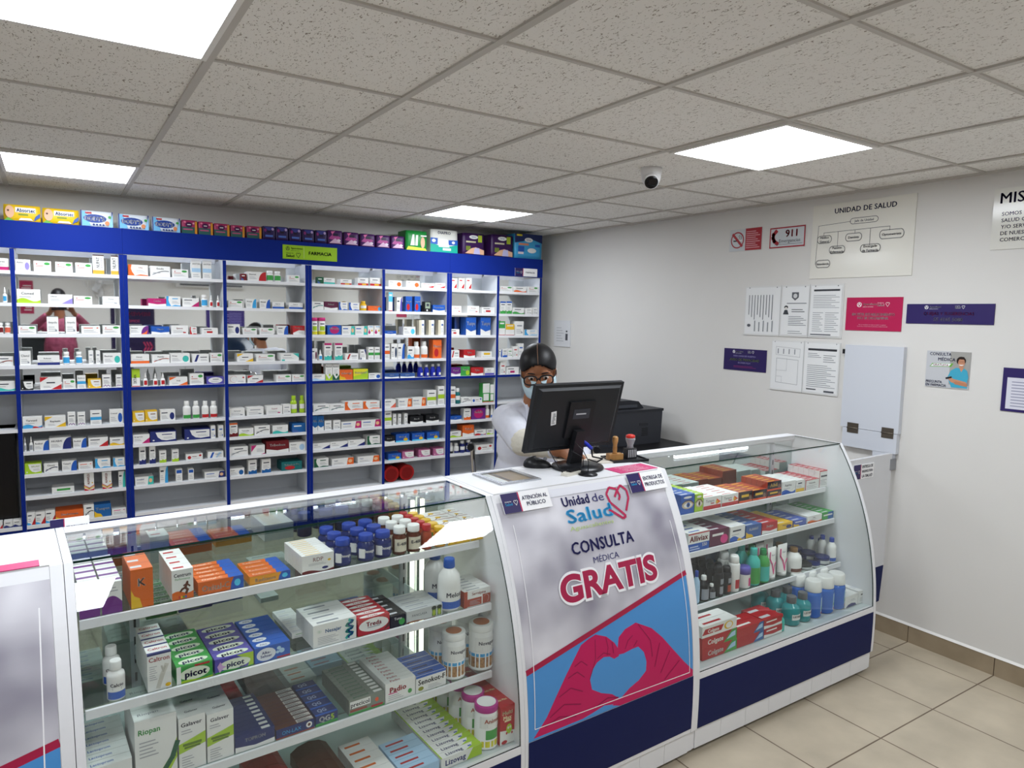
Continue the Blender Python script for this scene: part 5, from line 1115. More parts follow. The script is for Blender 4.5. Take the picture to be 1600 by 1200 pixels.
        B.lathe([(r*.96,0),(r*.98,h*.02),(r*.98,h*.8)], BM, n=n); C.lathe([(r,h*.8),(r,h*.98),(r*.94,h)], CM, n=n); lab(0.01*h, h*.2, K('yellow'), .99, None, None, -1.5, 1.5); lab(h*.24, h*.5, K('lime'), .99, None, None, -.7, .7); lab(h*.6, h*.66, DKT, .99, None, None, -.6, .6)
    elif kind == 'cobalt':
        B.lathe([(r*.9,0),(r,h*.04),(r*.98,h*.5),(r*.6,h*.76),(r*.5,h*.82)], M('1c2a9c', .15), n=n); C.lathe([(r*.56,h*.8),(r*.56,h*.96),(r*.5,h)], PAPER, n=n); lab(h*.14, h*.34, PAPER, 1.01, None, None, -.2, .8)
    out = [('body', B), ('cap', C)]
    if L.f: out.append(('label', L))
    return out
KINDNAME = dict(jar='pill_jar', bottle='medicine_bottle', shoulder='bottle', can='canister', spray='spray_can', roll='roll_on_bottle', low='cream_jar', tube='cream_tube', wash='mouthwash_bottle', drop='dropper_bottle', tin='vitamin_tin', cobalt='cobalt_bottle')
KINDCAT = dict(jar='jar', bottle='bottle', shoulder='bottle', can='canister', spray='spray can', roll='bottle', low='jar', tube='tube', wash='bottle', drop='bottle', tin='tin', cobalt='bottle')
def make_bottle(kind, r, h, body, cap, label, t, loc, rz=0):
    o = empty(KINDNAME[kind], loc, rz)
    for nm, mb in bottle_parts(kind, r, h, body, cap, label, t): mb.build(nm, o)
    return o
NUM = ['first', 'second', 'third', 'fourth', 'fifth', 'sixth', 'seventh', 'eighth', 'ninth', 'tenth', 'eleventh', 'twelfth']
CARD = ['one', 'two', 'three', 'four', 'five', 'six', 'seven', 'eight', 'nine', 'ten']
LOOK = {'green': 'white carton with a green oval', 'plain': 'white carton with {c} lettering', 'band': 'white carton with a {c} bottom band', 'blob': 'white carton with a {c} spot at right', 'wave': 'white carton with a {c} wave', 'corner': 'white carton with a {c} corner', 'corners': 'white carton with two {c} corners', 'curve': 'white carton with a {c} curved end', 'left': 'white carton with a {c} left end', 'right': 'white carton with a {c} right end', 'arc': 'white carton with a {c} arc', 'tall': 'tall white carton with {c} foot', 'lines': 'white carton with {c} print', 'mid': 'white carton with a {c} middle band', 'panel': '{c} carton with a white panel', 'dots': 'white carton with {c} dots', 'stripe': 'flat white carton with {c} stripe', 'diag': 'tall white carton with {c} chevron', 'full': '{c} carton', 'slash': 'white carton with a {c} slash', 'halftop': 'carton with a {c} top half', 'oval': '{c} carton with a white oval', 'foot': 'upright white carton with {c} foot', 'spot': 'white carton with a {c} spot', 'cap': 'small white carton with {c} top', 'topfull': '{c} carton with white foot', 'topright': 'white carton with {c} top corner', 'topleft': 'white carton with {c} top corner', 'ring': 'white carton with a {c} ring', 'drip': 'white carton with a {c} drop', 'vee': 'tall white carton with {c} foot', 'leaf': 'white carton with {c} swirl', 'side': 'cream-sided white carton', 'bar': 'white carton with a {c} block', 'meter': 'black blood-sugar meter', 'jar': 'white jar with {c} label', 'drop': 'dropper bottle with {c} label', 'bottle': 'bottle with {c} label', 'tin': 'tin with {c} lid', 'cobalt': 'cobalt blue bottle'}
# ---- goods on the wall shelves: bay, shelf, place from left, count, x, width, height, look, colours, lettering
SHELF = [
(1, 0, 0, 1, -0.2335, 0.0648, 0.0672, 'band', 'magenta', '-', 'Lores'),
(1, 1, 0, 1, -0.2273, 0.0264, 0.0878, 'drop', 'sky', '-', ''),
(1, 2, 0, 2, -0.2569, 0.0319, 0.062, 'jar', 'darkred', '-', ''),
(1, 2, 1, 2, -0.2214, 0.0294, 0.0624, 'jar', 'coral', '-', ''),
(1, 3, 0, 1, -0.2446, 0.0876, 0.0526, 'arc', 'coral', '-', ''),
(1, 4, 0, 1, -0.2542, 0.1117, 0.0559, 'wave', 'teal', '-', ''),
(1, 9, 0, 3, -0.3059, 0.0309, 0.0394, 'corner', 'red', '-', ''),
(1, 9, 1, 3, -0.2631, 0.0419, 0.0398, 'wave', 'navy', '-', ''),
(1, 9, 2, 3, -0.2195, 0.0414, 0.0394, 'wave', 'navy', '-', ''),
(2, 0, 0, 6, -0.1345, 0.0711, 0.0656, 'blob', 'lilac', '-', 'Anfer'),
(2, 0, 1, 6, -0.0398, 0.0858, 0.0617, 'green', '-', '-', ''),
(2, 0, 2, 6, 0.0671, 0.0861, 0.062, 'green', '-', '-', ''),
(2, 0, 3, 6, 0.1678, 0.0852, 0.0627, 'green', '-', '-', ''),
(2, 0, 4, 6, 0.2448, 0.0589, 0.116, 'tall', 'orange', '-', 'NUPAT'),
(2, 0, 5, 6, 0.3308, 0.0385, 0.116, 'tall', 'orange', '-', 'NUPAT'),
(2, 1, 0, 4, -0.1129, 0.1142, 0.0797, 'wave', 'lime', '-', 'Cismed'),
(2, 1, 1, 4, 0.0426, 0.1224, 0.0554, 'corner', 'lilac', '-', 'Liferan'),
(2, 1, 2, 4, 0.1577, 0.0951, 0.049, 'green', '-', '-', ''),
(2, 1, 3, 4, 0.3057, 0.0885, 0.0515, 'plain', 'grey', '-', 'Doval'),
(2, 2, 0, 5, -0.127, 0.0861, 0.046, 'green', '-', '-', ''),
(2, 2, 1, 5, -0.0017, 0.0575, 0.1004, 'plain', 'grey', '-', 'Ampolla'),
(2, 2, 2, 5, 0.091, 0.0545, 0.1019, 'plain', 'grey', '-', 'Ampolla'),
(2, 2, 3, 5, 0.1931, 0.0986, 0.0491, 'lines', 'coral', '-', ''),
(2, 2, 4, 5, 0.303, 0.094, 0.0529, 'green', '-', '-', ''),
(2, 3, 0, 7, -0.1436, 0.0528, 0.0837, 'plain', 'grey', '-', 'Clavul'),
(2, 3, 1, 7, -0.029, 0.1105, 0.0546, 'band', 'navy', '-', 'Relaxan'),
(2, 3, 2, 7, 0.0605, 0.0348, 0.0765, 'jar', 'sky', '-', ''),
(2, 3, 3, 7, 0.1258, 0.0345, 0.0758, 'jar', 'sky', '-', ''),
(2, 3, 4, 7, 0.1886, 0.0247, 0.083, 'plain', 'grey', '-', ''),
(2, 3, 5, 7, 0.2258, 0.0227, 0.0827, 'plain', 'grey', '-', ''),
(2, 3, 6, 7, 0.3014, 0.0971, 0.0659, 'blob', 'teal', '-', 'Besivan'),
(2, 4, 0, 7, -0.1403, 0.0593, 0.0571, 'panel', 'black', '-', ''),
(2, 4, 1, 7, -0.0233, 0.1067, 0.0738, 'corners', 'red', '-', ''),
(2, 4, 2, 7, 0.0703, 0.0634, 0.058, 'green', '-', '-', ''),
(2, 4, 3, 7, 0.1335, 0.0444, 0.0795, 'mid', 'sky', '-', 'Bedoce'),
(2, 4, 4, 7, 0.2017, 0.0701, 0.0565, 'panel', 'gold', '-', ''),
(2, 4, 5, 7, 0.267, 0.046, 0.081, 'dots', 'purple', '-', ''),
(2, 4, 6, 7, 0.3339, 0.0321, 0.0789, 'dots', 'purple', '-', ''),
(2, 5, 0, 6, -0.1224, 0.0953, 0.0661, 'wave', 'sky', 'red', 'Tarvexil'),
(2, 5, 1, 6, -0.009, 0.1056, 0.064, 'corners', 'gold', '-', 'Replexin'),
(2, 5, 2, 6, 0.075, 0.0396, 0.0825, 'dots', 'purple', '-', ''),
(2, 5, 3, 6, 0.126, 0.0401, 0.0795, 'dots', 'purple', '-', ''),
(2, 5, 4, 6, 0.2029, 0.0591, 0.0857, 'mid', 'sky', '-', ''),
(2, 5, 5, 6, 0.3132, 0.0736, 0.0871, 'blob', 'blue', '-', 'Cronocaf'),
(2, 6, 0, 7, -0.1637, 0.0126, 0.0898, 'drop', 'grey', '-', ''),
(2, 6, 1, 7, -0.1341, 0.0231, 0.0874, 'drop', 'grey', '-', ''),
(2, 6, 2, 7, -0.0837, 0.0735, 0.0593, 'curve', 'blue', '-', 'Rodinal'),
(2, 6, 3, 7, 0.0117, 0.1116, 0.0713, 'curve', 'navy', '-', 'AKABAI'),
(2, 6, 4, 7, 0.1122, 0.0694, 0.0586, 'curve', 'blue', '-', 'Rodinal'),
(2, 6, 5, 7, 0.2103, 0.1045, 0.0559, 'corner', 'red', '-', ''),
(2, 6, 6, 7, 0.3116, 0.0768, 0.0475, 'wave', 'gold', '-', ''),
(2, 7, 0, 6, -0.129, 0.082, 0.0651, 'panel', 'lime', '-', 'BALALF'),
(2, 7, 1, 6, -0.0395, 0.0726, 0.0558, 'arc', 'navy', '-', 'Citoxin'),
(2, 7, 2, 6, 0.0539, 0.076, 0.0616, 'curve', 'blue', '-', 'Tenaril'),
(2, 7, 3, 6, 0.1383, 0.076, 0.0435, 'lines', 'coral', '-', ''),
(2, 7, 4, 6, 0.2306, 0.082, 0.0599, 'left', 'sky', '-', ''),
(2, 7, 5, 6, 0.3188, 0.0624, 0.0561, 'left', 'sky', '-', ''),
(2, 8, 0, 4, 0.0169, 0.1149, 0.0366, 'stripe', 'green', '-', ''),
(2, 8, 1, 4, 0.1541, 0.0518, 0.113, 'diag', 'orange', '-', 'ALIVIAFLEX'),
(2, 8, 2, 4, 0.2501, 0.0505, 0.1084, 'diag', 'orange', '-', 'ALIVIAFLEX'),
(2, 8, 3, 4, 0.3321, 0.0357, 0.1022, 'curve', 'teal', '-', ''),
(2, 9, 0, 7, -0.1504, 0.0393, 0.0752, 'corner', 'red', 'blue', ''),
(2, 9, 1, 7, -0.1044, 0.0486, 0.0733, 'corner', 'red', 'blue', ''),
(2, 9, 2, 7, -0.0541, 0.0481, 0.0764, 'corner', 'red', 'blue', ''),
(2, 9, 3, 7, 0.0448, 0.1444, 0.063, 'full', 'orange', 'gold', 'Sinuberases'),
(2, 9, 4, 7, 0.1467, 0.0545, 0.0847, 'arc', 'black', '-', ''),
(2, 9, 5, 7, 0.221, 0.0902, 0.0781, 'full', 'ocean', 'gold', 'Tempus'),
(2, 9, 6, 7, 0.3106, 0.0789, 0.0389, 'lines', 'pink', '-', ''),
(3, 0, 0, 5, 0.459, 0.1099, 0.0679, 'left', 'orange', '-', 'Uva'),
(3, 0, 1, 5, 0.5841, 0.1133, 0.0662, 'arc', 'grey', '-', 'Exedin'),
(3, 0, 2, 5, 0.6997, 0.0941, 0.0527, 'green', '-', '-', ''),
(3, 0, 3, 5, 0.7953, 0.0543, 0.116, 'mid', 'paleblue', '-', 'AXOTON'),
(3, 0, 4, 5, 0.8616, 0.0531, 0.116, 'mid', 'paleblue', '-', 'AXOTON'),
(3, 1, 0, 6, 0.5616, 0.1018, 0.047, 'full', 'magenta', 'white', 'Cetrina'),
(3, 1, 1, 6, 0.6559, 0.0829, 0.0632, 'left', 'sky', '-', ''),
(3, 1, 2, 6, 0.7585, 0.0978, 0.0553, 'corner', 'magenta', '-', ''),
(3, 1, 3, 6, 0.8436, 0.0382, 0.0797, 'jar', 'sky', '-', ''),
(3, 1, 4, 6, 0.8845, 0.0249, 0.0774, 'drop', 'red', '-', ''),
(3, 1, 5, 6, 0.9275, 0.0251, 0.0788, 'drop', 'red', '-', ''),
(3, 2, 0, 5, 0.4547, 0.1068, 0.0522, 'curve', 'purple', 'orange', 'Antidol'),
(3, 2, 1, 5, 0.5758, 0.104, 0.0489, 'full', 'blue', 'white', 'Unesia'),
(3, 2, 2, 5, 0.6884, 0.1007, 0.0567, 'plain', 'red', '-', 'Epamin'),
(3, 2, 3, 5, 0.77, 0.0419, 0.0484, 'left', 'red', '-', ''),
(3, 2, 4, 5, 0.8719, 0.0987, 0.0425, 'bar', 'red', '-', ''),
(3, 3, 0, 5, 0.4555, 0.1034, 0.0566, 'band', 'orange', '-', 'Disven'),
(3, 3, 1, 5, 0.5743, 0.1024, 0.0529, 'arc', 'coral', '-', 'Mobilar'),
(3, 3, 2, 5, 0.6874, 0.1155, 0.0605, 'blob', 'teal', '-', 'Oriax'),
(3, 3, 3, 5, 0.8107, 0.1019, 0.0545, 'slash', 'navy', '-', ''),
(3, 3, 4, 5, 0.9084, 0.076, 0.0603, 'green', '-', '-', ''),
(3, 4, 0, 7, 0.4283, 0.0455, 0.1118, 'halftop', 'lime', '-', '3XTAN'),
(3, 4, 1, 7, 0.4831, 0.0295, 0.0862, 'drop', 'red', '-', ''),
(3, 4, 2, 7, 0.5402, 0.0307, 0.0802, 'drop', 'red', '-', ''),
(3, 4, 3, 7, 0.5834, 0.0331, 0.0835, 'drop', 'red', '-', ''),
(3, 4, 4, 7, 0.6736, 0.1072, 0.0539, 'corners', 'orange', '-', 'Frali'),
(3, 4, 5, 7, 0.7845, 0.0846, 0.0735, 'green', '-', '-', ''),
(3, 4, 6, 7, 0.8989, 0.1061, 0.0495, 'oval', 'violet', '-', ''),
(3, 5, 0, 7, 0.4366, 0.0665, 0.0673, 'panel', 'gold', '-', ''),
(3, 5, 1, 7, 0.5088, 0.0697, 0.0699, 'panel', 'gold', '-', ''),
(3, 5, 2, 7, 0.6057, 0.0876, 0.069, 'blob', 'navy', '-', ''),
(3, 5, 3, 7, 0.722, 0.0482, 0.12, 'bottle', 'green', '-', ''),
(3, 5, 4, 7, 0.7779, 0.0441, 0.1172, 'bottle', 'green', '-', ''),
(3, 5, 5, 7, 0.8349, 0.0443, 0.1144, 'bottle', 'red', '-', ''),
(3, 5, 6, 7, 0.888, 0.047, 0.1118, 'bottle', 'red', '-', ''),
(3, 6, 0, 5, 0.4486, 0.0945, 0.057, 'corner', 'magenta', '-', 'Itraprom'),
(3, 6, 1, 5, 0.5764, 0.1522, 0.0702, 'panel', 'navy', '-', ''),
(3, 6, 2, 5, 0.7816, 0.1577, 0.0716, 'panel', 'navy', '-', ''),
(3, 6, 3, 5, 0.8785, 0.0296, 0.086, 'plain', 'blue', '-', ''),
(3, 6, 4, 5, 0.9279, 0.0322, 0.085, 'plain', 'blue', '-', ''),
(3, 7, 0, 6, 0.4524, 0.0375, 0.115, 'foot', 'navy', '-', ''),
(3, 7, 1, 6, 0.5096, 0.0352, 0.115, 'foot', 'navy', '-', ''),
(3, 7, 2, 6, 0.5698, 0.0398, 0.0799, 'foot', 'lime', '-', ''),
(3, 7, 3, 6, 0.6438, 0.0405, 0.0803, 'foot', 'lime', '-', ''),
(3, 7, 4, 6, 0.7588, 0.102, 0.0399, 'spot', 'red', '-', ''),
(3, 7, 5, 6, 0.8918, 0.0987, 0.0445, 'slash', 'blue', '-', 'Nabrozin'),
(3, 8, 0, 5, 0.4587, 0.1053, 0.0531, 'right', 'teal', '-', 'Ortidol'),
(3, 8, 1, 5, 0.5732, 0.0471, 0.1096, 'curve', 'sky', '-', ''),
(3, 8, 2, 5, 0.6635, 0.0385, 0.0824, 'cap', 'blue', '-', ''),
(3, 8, 3, 5, 0.7363, 0.0333, 0.0771, 'cap', 'blue', '-', ''),
(3, 8, 4, 5, 0.8835, 0.1266, 0.0423, 'right', 'navy', '-', ''),
(4, 0, 0, 5, 1.0919, 0.0337, 0.0437, 'full', 'darkred', '-', ''),
(4, 0, 1, 5, 1.177, 0.1204, 0.0603, 'curve', 'red', '-', 'Sinarest'),
(4, 0, 2, 5, 1.2675, 0.0466, 0.0733, 'jar', 'green', '-', ''),
(4, 0, 3, 5, 1.3197, 0.0438, 0.0718, 'jar', 'green', '-', ''),
(4, 0, 4, 5, 1.4274, 0.0791, 0.0496, 'green', '-', '-', ''),
(4, 1, 0, 5, 1.0359, 0.0923, 0.0481, 'green', '-', '-', ''),
(4, 1, 1, 5, 1.1372, 0.0663, 0.0614, 'curve', 'sky', '-', 'Mirtalab'),
(4, 1, 2, 5, 1.2286, 0.0677, 0.06, 'curve', 'blue', '-', 'Mirtalab'),
(4, 1, 3, 5, 1.3187, 0.0796, 0.0457, 'band', 'blue', '-', 'Glupron'),
(4, 1, 4, 5, 1.4407, 0.0968, 0.0448, 'band', 'blue', '-', 'Glupron'),
(4, 2, 0, 5, 1.0208, 0.0815, 0.0682, 'blob', 'navy', '-', ''),
(4, 2, 1, 5, 1.1259, 0.0918, 0.0443, 'green', '-', '-', ''),
(4, 2, 2, 5, 1.238, 0.0941, 0.0452, 'green', '-', '-', ''),
(4, 2, 3, 5, 1.3472, 0.074, 0.0611, 'curve', 'blue', '-', ''),
(4, 2, 4, 5, 1.4597, 0.0807, 0.0622, 'topfull', 'red', '-', 'Penipot'),
(4, 3, 0, 3, 1.0927, 0.1042, 0.0537, 'corners', 'gold', '-', ''),
(4, 3, 1, 3, 1.2292, 0.124, 0.0478, 'green', '-', '-', ''),
(4, 3, 2, 3, 1.395, 0.1257, 0.0523, 'topright', 'teal', '-', ''),
(4, 4, 0, 4, 1.0371, 0.1141, 0.0552, 'ring', 'red', '-', ''),
(4, 4, 1, 4, 1.1573, 0.102, 0.0497, 'corners', 'red', '-', ''),
(4, 4, 2, 4, 1.3516, 0.1014, 0.0484, 'green', '-', '-', ''),
(4, 4, 3, 4, 1.4548, 0.0903, 0.0475, 'green', '-', '-', ''),
(4, 5, 0, 6, 1.0345, 0.0988, 0.0559, 'plain', 'grey', '-', 'Sertonal'),
(4, 5, 1, 6, 1.1538, 0.1111, 0.0578, 'plain', 'grey', '-', ''),
(4, 5, 2, 6, 1.2838, 0.1088, 0.0593, 'plain', 'magenta', '-', 'Fexanil'),
(4, 5, 3, 6, 1.3697, 0.0549, 0.0662, 'plain', 'grey', '-', ''),
(4, 5, 4, 6, 1.4229, 0.0453, 0.1237, 'bottle', 'lime', 'lime', ''),
(4, 5, 5, 6, 1.4813, 0.0373, 0.1238, 'bottle', 'lime', 'lime', ''),
(4, 6, 0, 5, 1.009, 0.0518, 0.0935, 'foot', 'darkred', 'orange', ''),
(4, 6, 1, 5, 1.0918, 0.0966, 0.0518, 'wave', 'lime', '-', 'Tamodex'),
(4, 6, 2, 5, 1.1989, 0.1044, 0.064, 'arc', 'black', '-', ''),
(4, 6, 3, 5, 1.3232, 0.1056, 0.0585, 'wave', 'teal', '-', 'Loxan'),
(4, 6, 4, 5, 1.4536, 0.0929, 0.0639, 'full', 'ocean', '-', ''),
(4, 7, 0, 4, 1.0404, 0.1209, 0.0647, 'arc', 'grey', '-', ''),
(4, 7, 1, 4, 1.1686, 0.0905, 0.0651, 'topleft', 'magenta', '-', ''),
(4, 7, 2, 4, 1.3021, 0.1564, 0.0855, 'full', 'darkred', 'white', 'Tribedoce'),
(4, 7, 3, 4, 1.4422, 0.1157, 0.0654, 'blob', 'paleblue', '-', 'Ventor'),
(4, 8, 0, 4, 1.0274, 0.0949, 0.0503, 'blob', 'ocean', '-', 'Ketal'),
(4, 8, 1, 4, 1.1305, 0.0551, 0.0989, 'foot', 'ocean', '-', ''),
(4, 8, 2, 4, 1.2229, 0.0612, 0.0959, 'foot', 'ocean', '-', ''),
(4, 8, 3, 4, 1.4013, 0.1438, 0.0616, 'full', 'darkteal', 'red', 'Tribedoce Dx'),
(5, 0, 0, 5, 1.6173, 0.0435, 0.0463, 'full', 'darkgreen', '-', ''),
(5, 0, 1, 5, 1.6814, 0.0806, 0.042, 'band', 'teal', '-', ''),
(5, 0, 2, 5, 1.8067, 0.0816, 0.0386, 'band', 'red', 'gold', ''),
(5, 0, 3, 5, 1.9367, 0.0799, 0.0556, 'band', 'red', 'gold', ''),
(5, 0, 4, 5, 2.0347, 0.0867, 0.0601, 'band', 'red', 'gold', ''),
(5, 1, 0, 6, 1.5949, 0.0877, 0.0559, 'arc', 'teal', '-', ''),
(5, 1, 1, 6, 1.6931, 0.1013, 0.0587, 'full', 'maroon', 'white', 'Bifidol'),
(5, 1, 2, 6, 1.7851, 0.0662, 0.0576, 'left', 'blue', '-', ''),
(5, 1, 3, 6, 1.8677, 0.0798, 0.0561, 'left', 'blue', '-', ''),
(5, 1, 4, 6, 1.9455, 0.0506, 0.0695, 'bottle', 'gold', 'gold', ''),
(5, 1, 5, 6, 2.027, 0.102, 0.036, 'full', 'orange', 'sky', 'Toxil'),
(5, 2, 0, 7, 1.5753, 0.0483, 0.1216, 'tin', 'pink', 'yellow', ''),
(5, 2, 1, 7, 1.6306, 0.0547, 0.1225, 'tin', 'pink', 'yellow', ''),
(5, 2, 2, 7, 1.7184, 0.1015, 0.0682, 'full', 'blue', 'magenta', 'Nitrazine'),
(5, 2, 3, 7, 1.8225, 0.0969, 0.0634, 'right', 'teal', '-', ''),
(5, 2, 4, 7, 1.9228, 0.0939, 0.0643, 'right', 'teal', '-', ''),
(5, 2, 5, 7, 1.997, 0.0443, 0.069, 'drip', 'magenta', '-', ''),
(5, 2, 6, 7, 2.0511, 0.0538, 0.0696, 'drip', 'magenta', '-', ''),
(5, 3, 0, 8, 1.5707, 0.0394, 0.0855, 'blob', 'maroon', '-', ''),
(5, 3, 1, 8, 1.6167, 0.0332, 0.0755, 'drop', 'sky', '-', ''),
(5, 3, 2, 8, 1.6695, 0.0526, 0.1235, 'foot', 'teal', 'magenta', ''),
(5, 3, 3, 8, 1.7495, 0.0563, 0.1232, 'foot', 'teal', 'magenta', ''),
(5, 3, 4, 8, 1.8493, 0.1006, 0.0458, 'slash', 'red', '-', ''),
(5, 3, 5, 8, 1.9372, 0.046, 0.0747, 'topright', 'navy', '-', ''),
(5, 3, 6, 8, 1.9997, 0.0411, 0.0922, 'mid', 'green', '-', ''),
(5, 3, 7, 8, 2.0493, 0.0428, 0.0918, 'mid', 'green', '-', ''),
(5, 4, 0, 6, 1.5986, 0.0952, 0.0452, 'wave', 'paleblue', '-', ''),
(5, 4, 1, 6, 1.676, 0.0496, 0.119, 'vee', 'lime', '-', 'Broncol'),
(5, 4, 2, 6, 1.7288, 0.0497, 0.118, 'vee', 'darkgreen', '-', 'Broncol'),
(5, 4, 3, 6, 1.8059, 0.1004, 0.073, 'full', 'orange', 'gold', 'Aderogil'),
(5, 4, 4, 6, 1.918, 0.114, 0.0763, 'full', 'lime', 'yellow', 'Amenglobil'),
(5, 4, 5, 6, 2.0297, 0.0966, 0.0412, 'blob', 'blue', '-', ''),
(5, 5, 0, 4, 1.6194, 0.1175, 0.0528, 'arc', 'darkteal', '-', ''),
(5, 5, 1, 4, 1.7368, 0.1134, 0.0468, 'arc', 'darkteal', '-', ''),
(5, 5, 2, 4, 1.8642, 0.1374, 0.0627, 'left', 'orange', '-', ''),
(5, 5, 3, 4, 2.0042, 0.1332, 0.0591, 'left', 'orange', '-', ''),
(5, 6, 0, 6, 1.5701, 0.0382, 0.1092, 'full', 'ocean', 'white', 'Afix'),
(5, 6, 1, 6, 1.6135, 0.0435, 0.1065, 'full', 'ocean', 'white', 'Afix'),
(5, 6, 2, 6, 1.6671, 0.0511, 0.0686, 'plain', 'grey', '-', ''),
(5, 6, 3, 6, 1.734, 0.0531, 0.0674, 'plain', 'grey', '-', ''),
(5, 6, 4, 6, 1.8446, 0.1524, 0.0508, 'right', 'magenta', '-', ''),
(5, 6, 5, 6, 2.0005, 0.1526, 0.0538, 'right', 'magenta', '-', ''),
(5, 7, 0, 4, 1.6157, 0.1294, 0.0419, 'corner', 'navy', '-', 'Alevian'),
(5, 7, 1, 4, 1.7495, 0.1342, 0.0437, 'corner', 'navy', '-', 'Alevian'),
(5, 7, 2, 4, 1.8845, 0.1306, 0.0458, 'corner', 'navy', '-', 'Alevian'),
(5, 7, 3, 4, 2.0219, 0.1033, 0.0678, 'left', 'darkgreen', '-', ''),
(5, 8, 0, 3, 1.6156, 0.1066, 0.0646, 'left', 'darkgreen', '-', ''),
(5, 8, 1, 3, 1.7791, 0.1662, 0.0506, 'right', 'orange', '-', 'Tukol'),
(5, 8, 2, 3, 1.9814, 0.1712, 0.0481, 'right', 'orange', '-', 'Tukol'),
(6, 0, 0, 4, 2.1936, 0.1081, 0.0471, 'blob', 'orange', '-', 'Vivera'),
(6, 0, 1, 4, 2.3406, 0.1141, 0.0499, 'blob', 'orange', '-', 'Vivera'),
(6, 0, 2, 4, 2.4697, 0.1129, 0.0388, 'leaf', 'red', '-', ''),
(6, 0, 3, 4, 2.5767, 0.0924, 0.0433, 'leaf', 'red', '-', ''),
(6, 1, 0, 6, 2.1557, 0.0313, 0.142, 'halftop', 'cyan', '-', ''),
(6, 1, 1, 6, 2.2286, 0.0437, 0.1064, 'curve', 'violet', '-', ''),
(6, 1, 2, 6, 2.307, 0.0532, 0.1162, 'full', 'blue', 'red', 'Tempofin'),
(6, 1, 3, 6, 2.3797, 0.0491, 0.1185, 'full', 'blue', 'red', 'Tempofin'),
(6, 1, 4, 6, 2.468, 0.0554, 0.0803, 'meter', 'black', '-', ''),
(6, 1, 5, 6, 2.5656, 0.1061, 0.0566, 'full', 'blue', 'white', 'Quadriderm'),
(6, 2, 0, 5, 2.154, 0.0959, 0.0304, 'full', 'blue', 'white', 'Quadriderm'),
(6, 2, 1, 5, 2.3131, 0.1013, 0.0628, 'blob', 'cyan', '-', 'Arx'),
(6, 2, 2, 5, 2.4172, 0.0434, 0.1161, 'side', 'cream', '-', ''),
(6, 2, 3, 5, 2.5016, 0.0462, 0.1173, 'side', 'cream', '-', ''),
(6, 2, 4, 5, 2.5867, 0.0478, 0.1185, 'side', 'cream', '-', ''),
(6, 3, 0, 7, 2.1282, 0.0438, 0.115, 'mid', 'orange', '-', ''),
(6, 3, 1, 7, 2.1872, 0.0483, 0.1184, 'blob', 'darkblue', '-', ''),
(6, 3, 2, 7, 2.2446, 0.0561, 0.1182, 'curve', 'blue', '-', ''),
(6, 3, 3, 7, 2.3252, 0.055, 0.0955, 'wave', 'sky', '-', ''),
(6, 3, 4, 7, 2.3836, 0.0531, 0.1326, 'bottle', 'orange', '-', ''),
(6, 3, 5, 7, 2.4504, 0.0597, 0.1343, 'bottle', 'orange', '-', ''),
(6, 3, 6, 7, 2.5547, 0.0758, 0.1474, 'full', 'orange', 'red', 'Mucox'),
(6, 4, 0, 6, 2.1681, 0.1187, 0.0354, 'full', 'steel', 'white', 'Dalivium'),
(6, 4, 1, 6, 2.2999, 0.1231, 0.0336, 'full', 'steel', 'white', 'Dalivium'),
(6, 4, 2, 6, 2.4164, 0.047, 0.1005, 'cobalt', 'blue', '-', ''),
(6, 4, 3, 6, 2.4701, 0.042, 0.0975, 'cobalt', 'blue', '-', ''),
(6, 4, 4, 6, 2.5256, 0.0437, 0.1002, 'cobalt', 'blue', '-', ''),
(6, 4, 5, 6, 2.5768, 0.0442, 0.1011, 'cobalt', 'blue', '-', ''),
(6, 5, 0, 5, 2.1537, 0.0951, 0.0614, 'corner', 'coral', '-', ''),
(6, 5, 1, 5, 2.2796, 0.1113, 0.0626, 'right', 'orange', '-', 'Novet'),
(6, 5, 2, 5, 2.4, 0.114, 0.0662, 'right', 'orange', '-', 'Novet'),
(6, 5, 3, 5, 2.5095, 0.0787, 0.1208, 'mid', 'lime', '-', ''),
(6, 5, 4, 5, 2.5947, 0.0565, 0.1502, 'mid', 'lime', '-', ''),
(6, 6, 0, 6, 2.1372, 0.0583, 0.1124, 'mid', 'lime', '-', ''),
(6, 6, 1, 6, 2.1932, 0.025, 0.088, 'plain', 'grey', '-', ''),
(6, 6, 2, 6, 2.2353, 0.0244, 0.0855, 'plain', 'grey', '-', ''),
(6, 6, 3, 6, 2.2878, 0.027, 0.086, 'plain', 'grey', '-', ''),
(6, 6, 4, 6, 2.3795, 0.1099, 0.0569, 'full', 'black', 'white', 'Shot B'),
(6, 6, 5, 6, 2.5187, 0.1129, 0.0601, 'full', 'black', 'white', 'Shot B'),
(6, 7, 0, 4, 2.151, 0.088, 0.0521, 'full', 'black', 'white', 'Shot B'),
(6, 7, 1, 4, 2.2613, 0.113, 0.0623, 'full', 'blue', 'cyan', 'Histiacil'),
(6, 7, 2, 4, 2.3951, 0.105, 0.0596, 'full', 'blue', 'cyan', 'Histiacil'),
(6, 7, 3, 4, 2.527, 0.1077, 0.0586, 'full', 'blue', 'cyan', 'Histiacil'),
(6, 8, 0, 4, 2.1959, 0.1065, 0.0479, 'full', 'blue', 'cyan', 'Histiacil'),
(6, 8, 1, 4, 2.3081, 0.0995, 0.0566, 'panel', 'rose', '-', 'Ainex'),
(6, 8, 2, 4, 2.4499, 0.1023, 0.0588, 'panel', 'rose', '-', 'Ainex'),
(6, 8, 3, 4, 2.5769, 0.0921, 0.0587, 'panel', 'rose', '-', 'Ainex'),
(7, 0, 0, 3, 2.7003, 0.0517, 0.0884, 'leaf', 'red', '-', ''),
(7, 0, 1, 3, 2.7684, 0.0524, 0.0916, 'leaf', 'red', '-', ''),
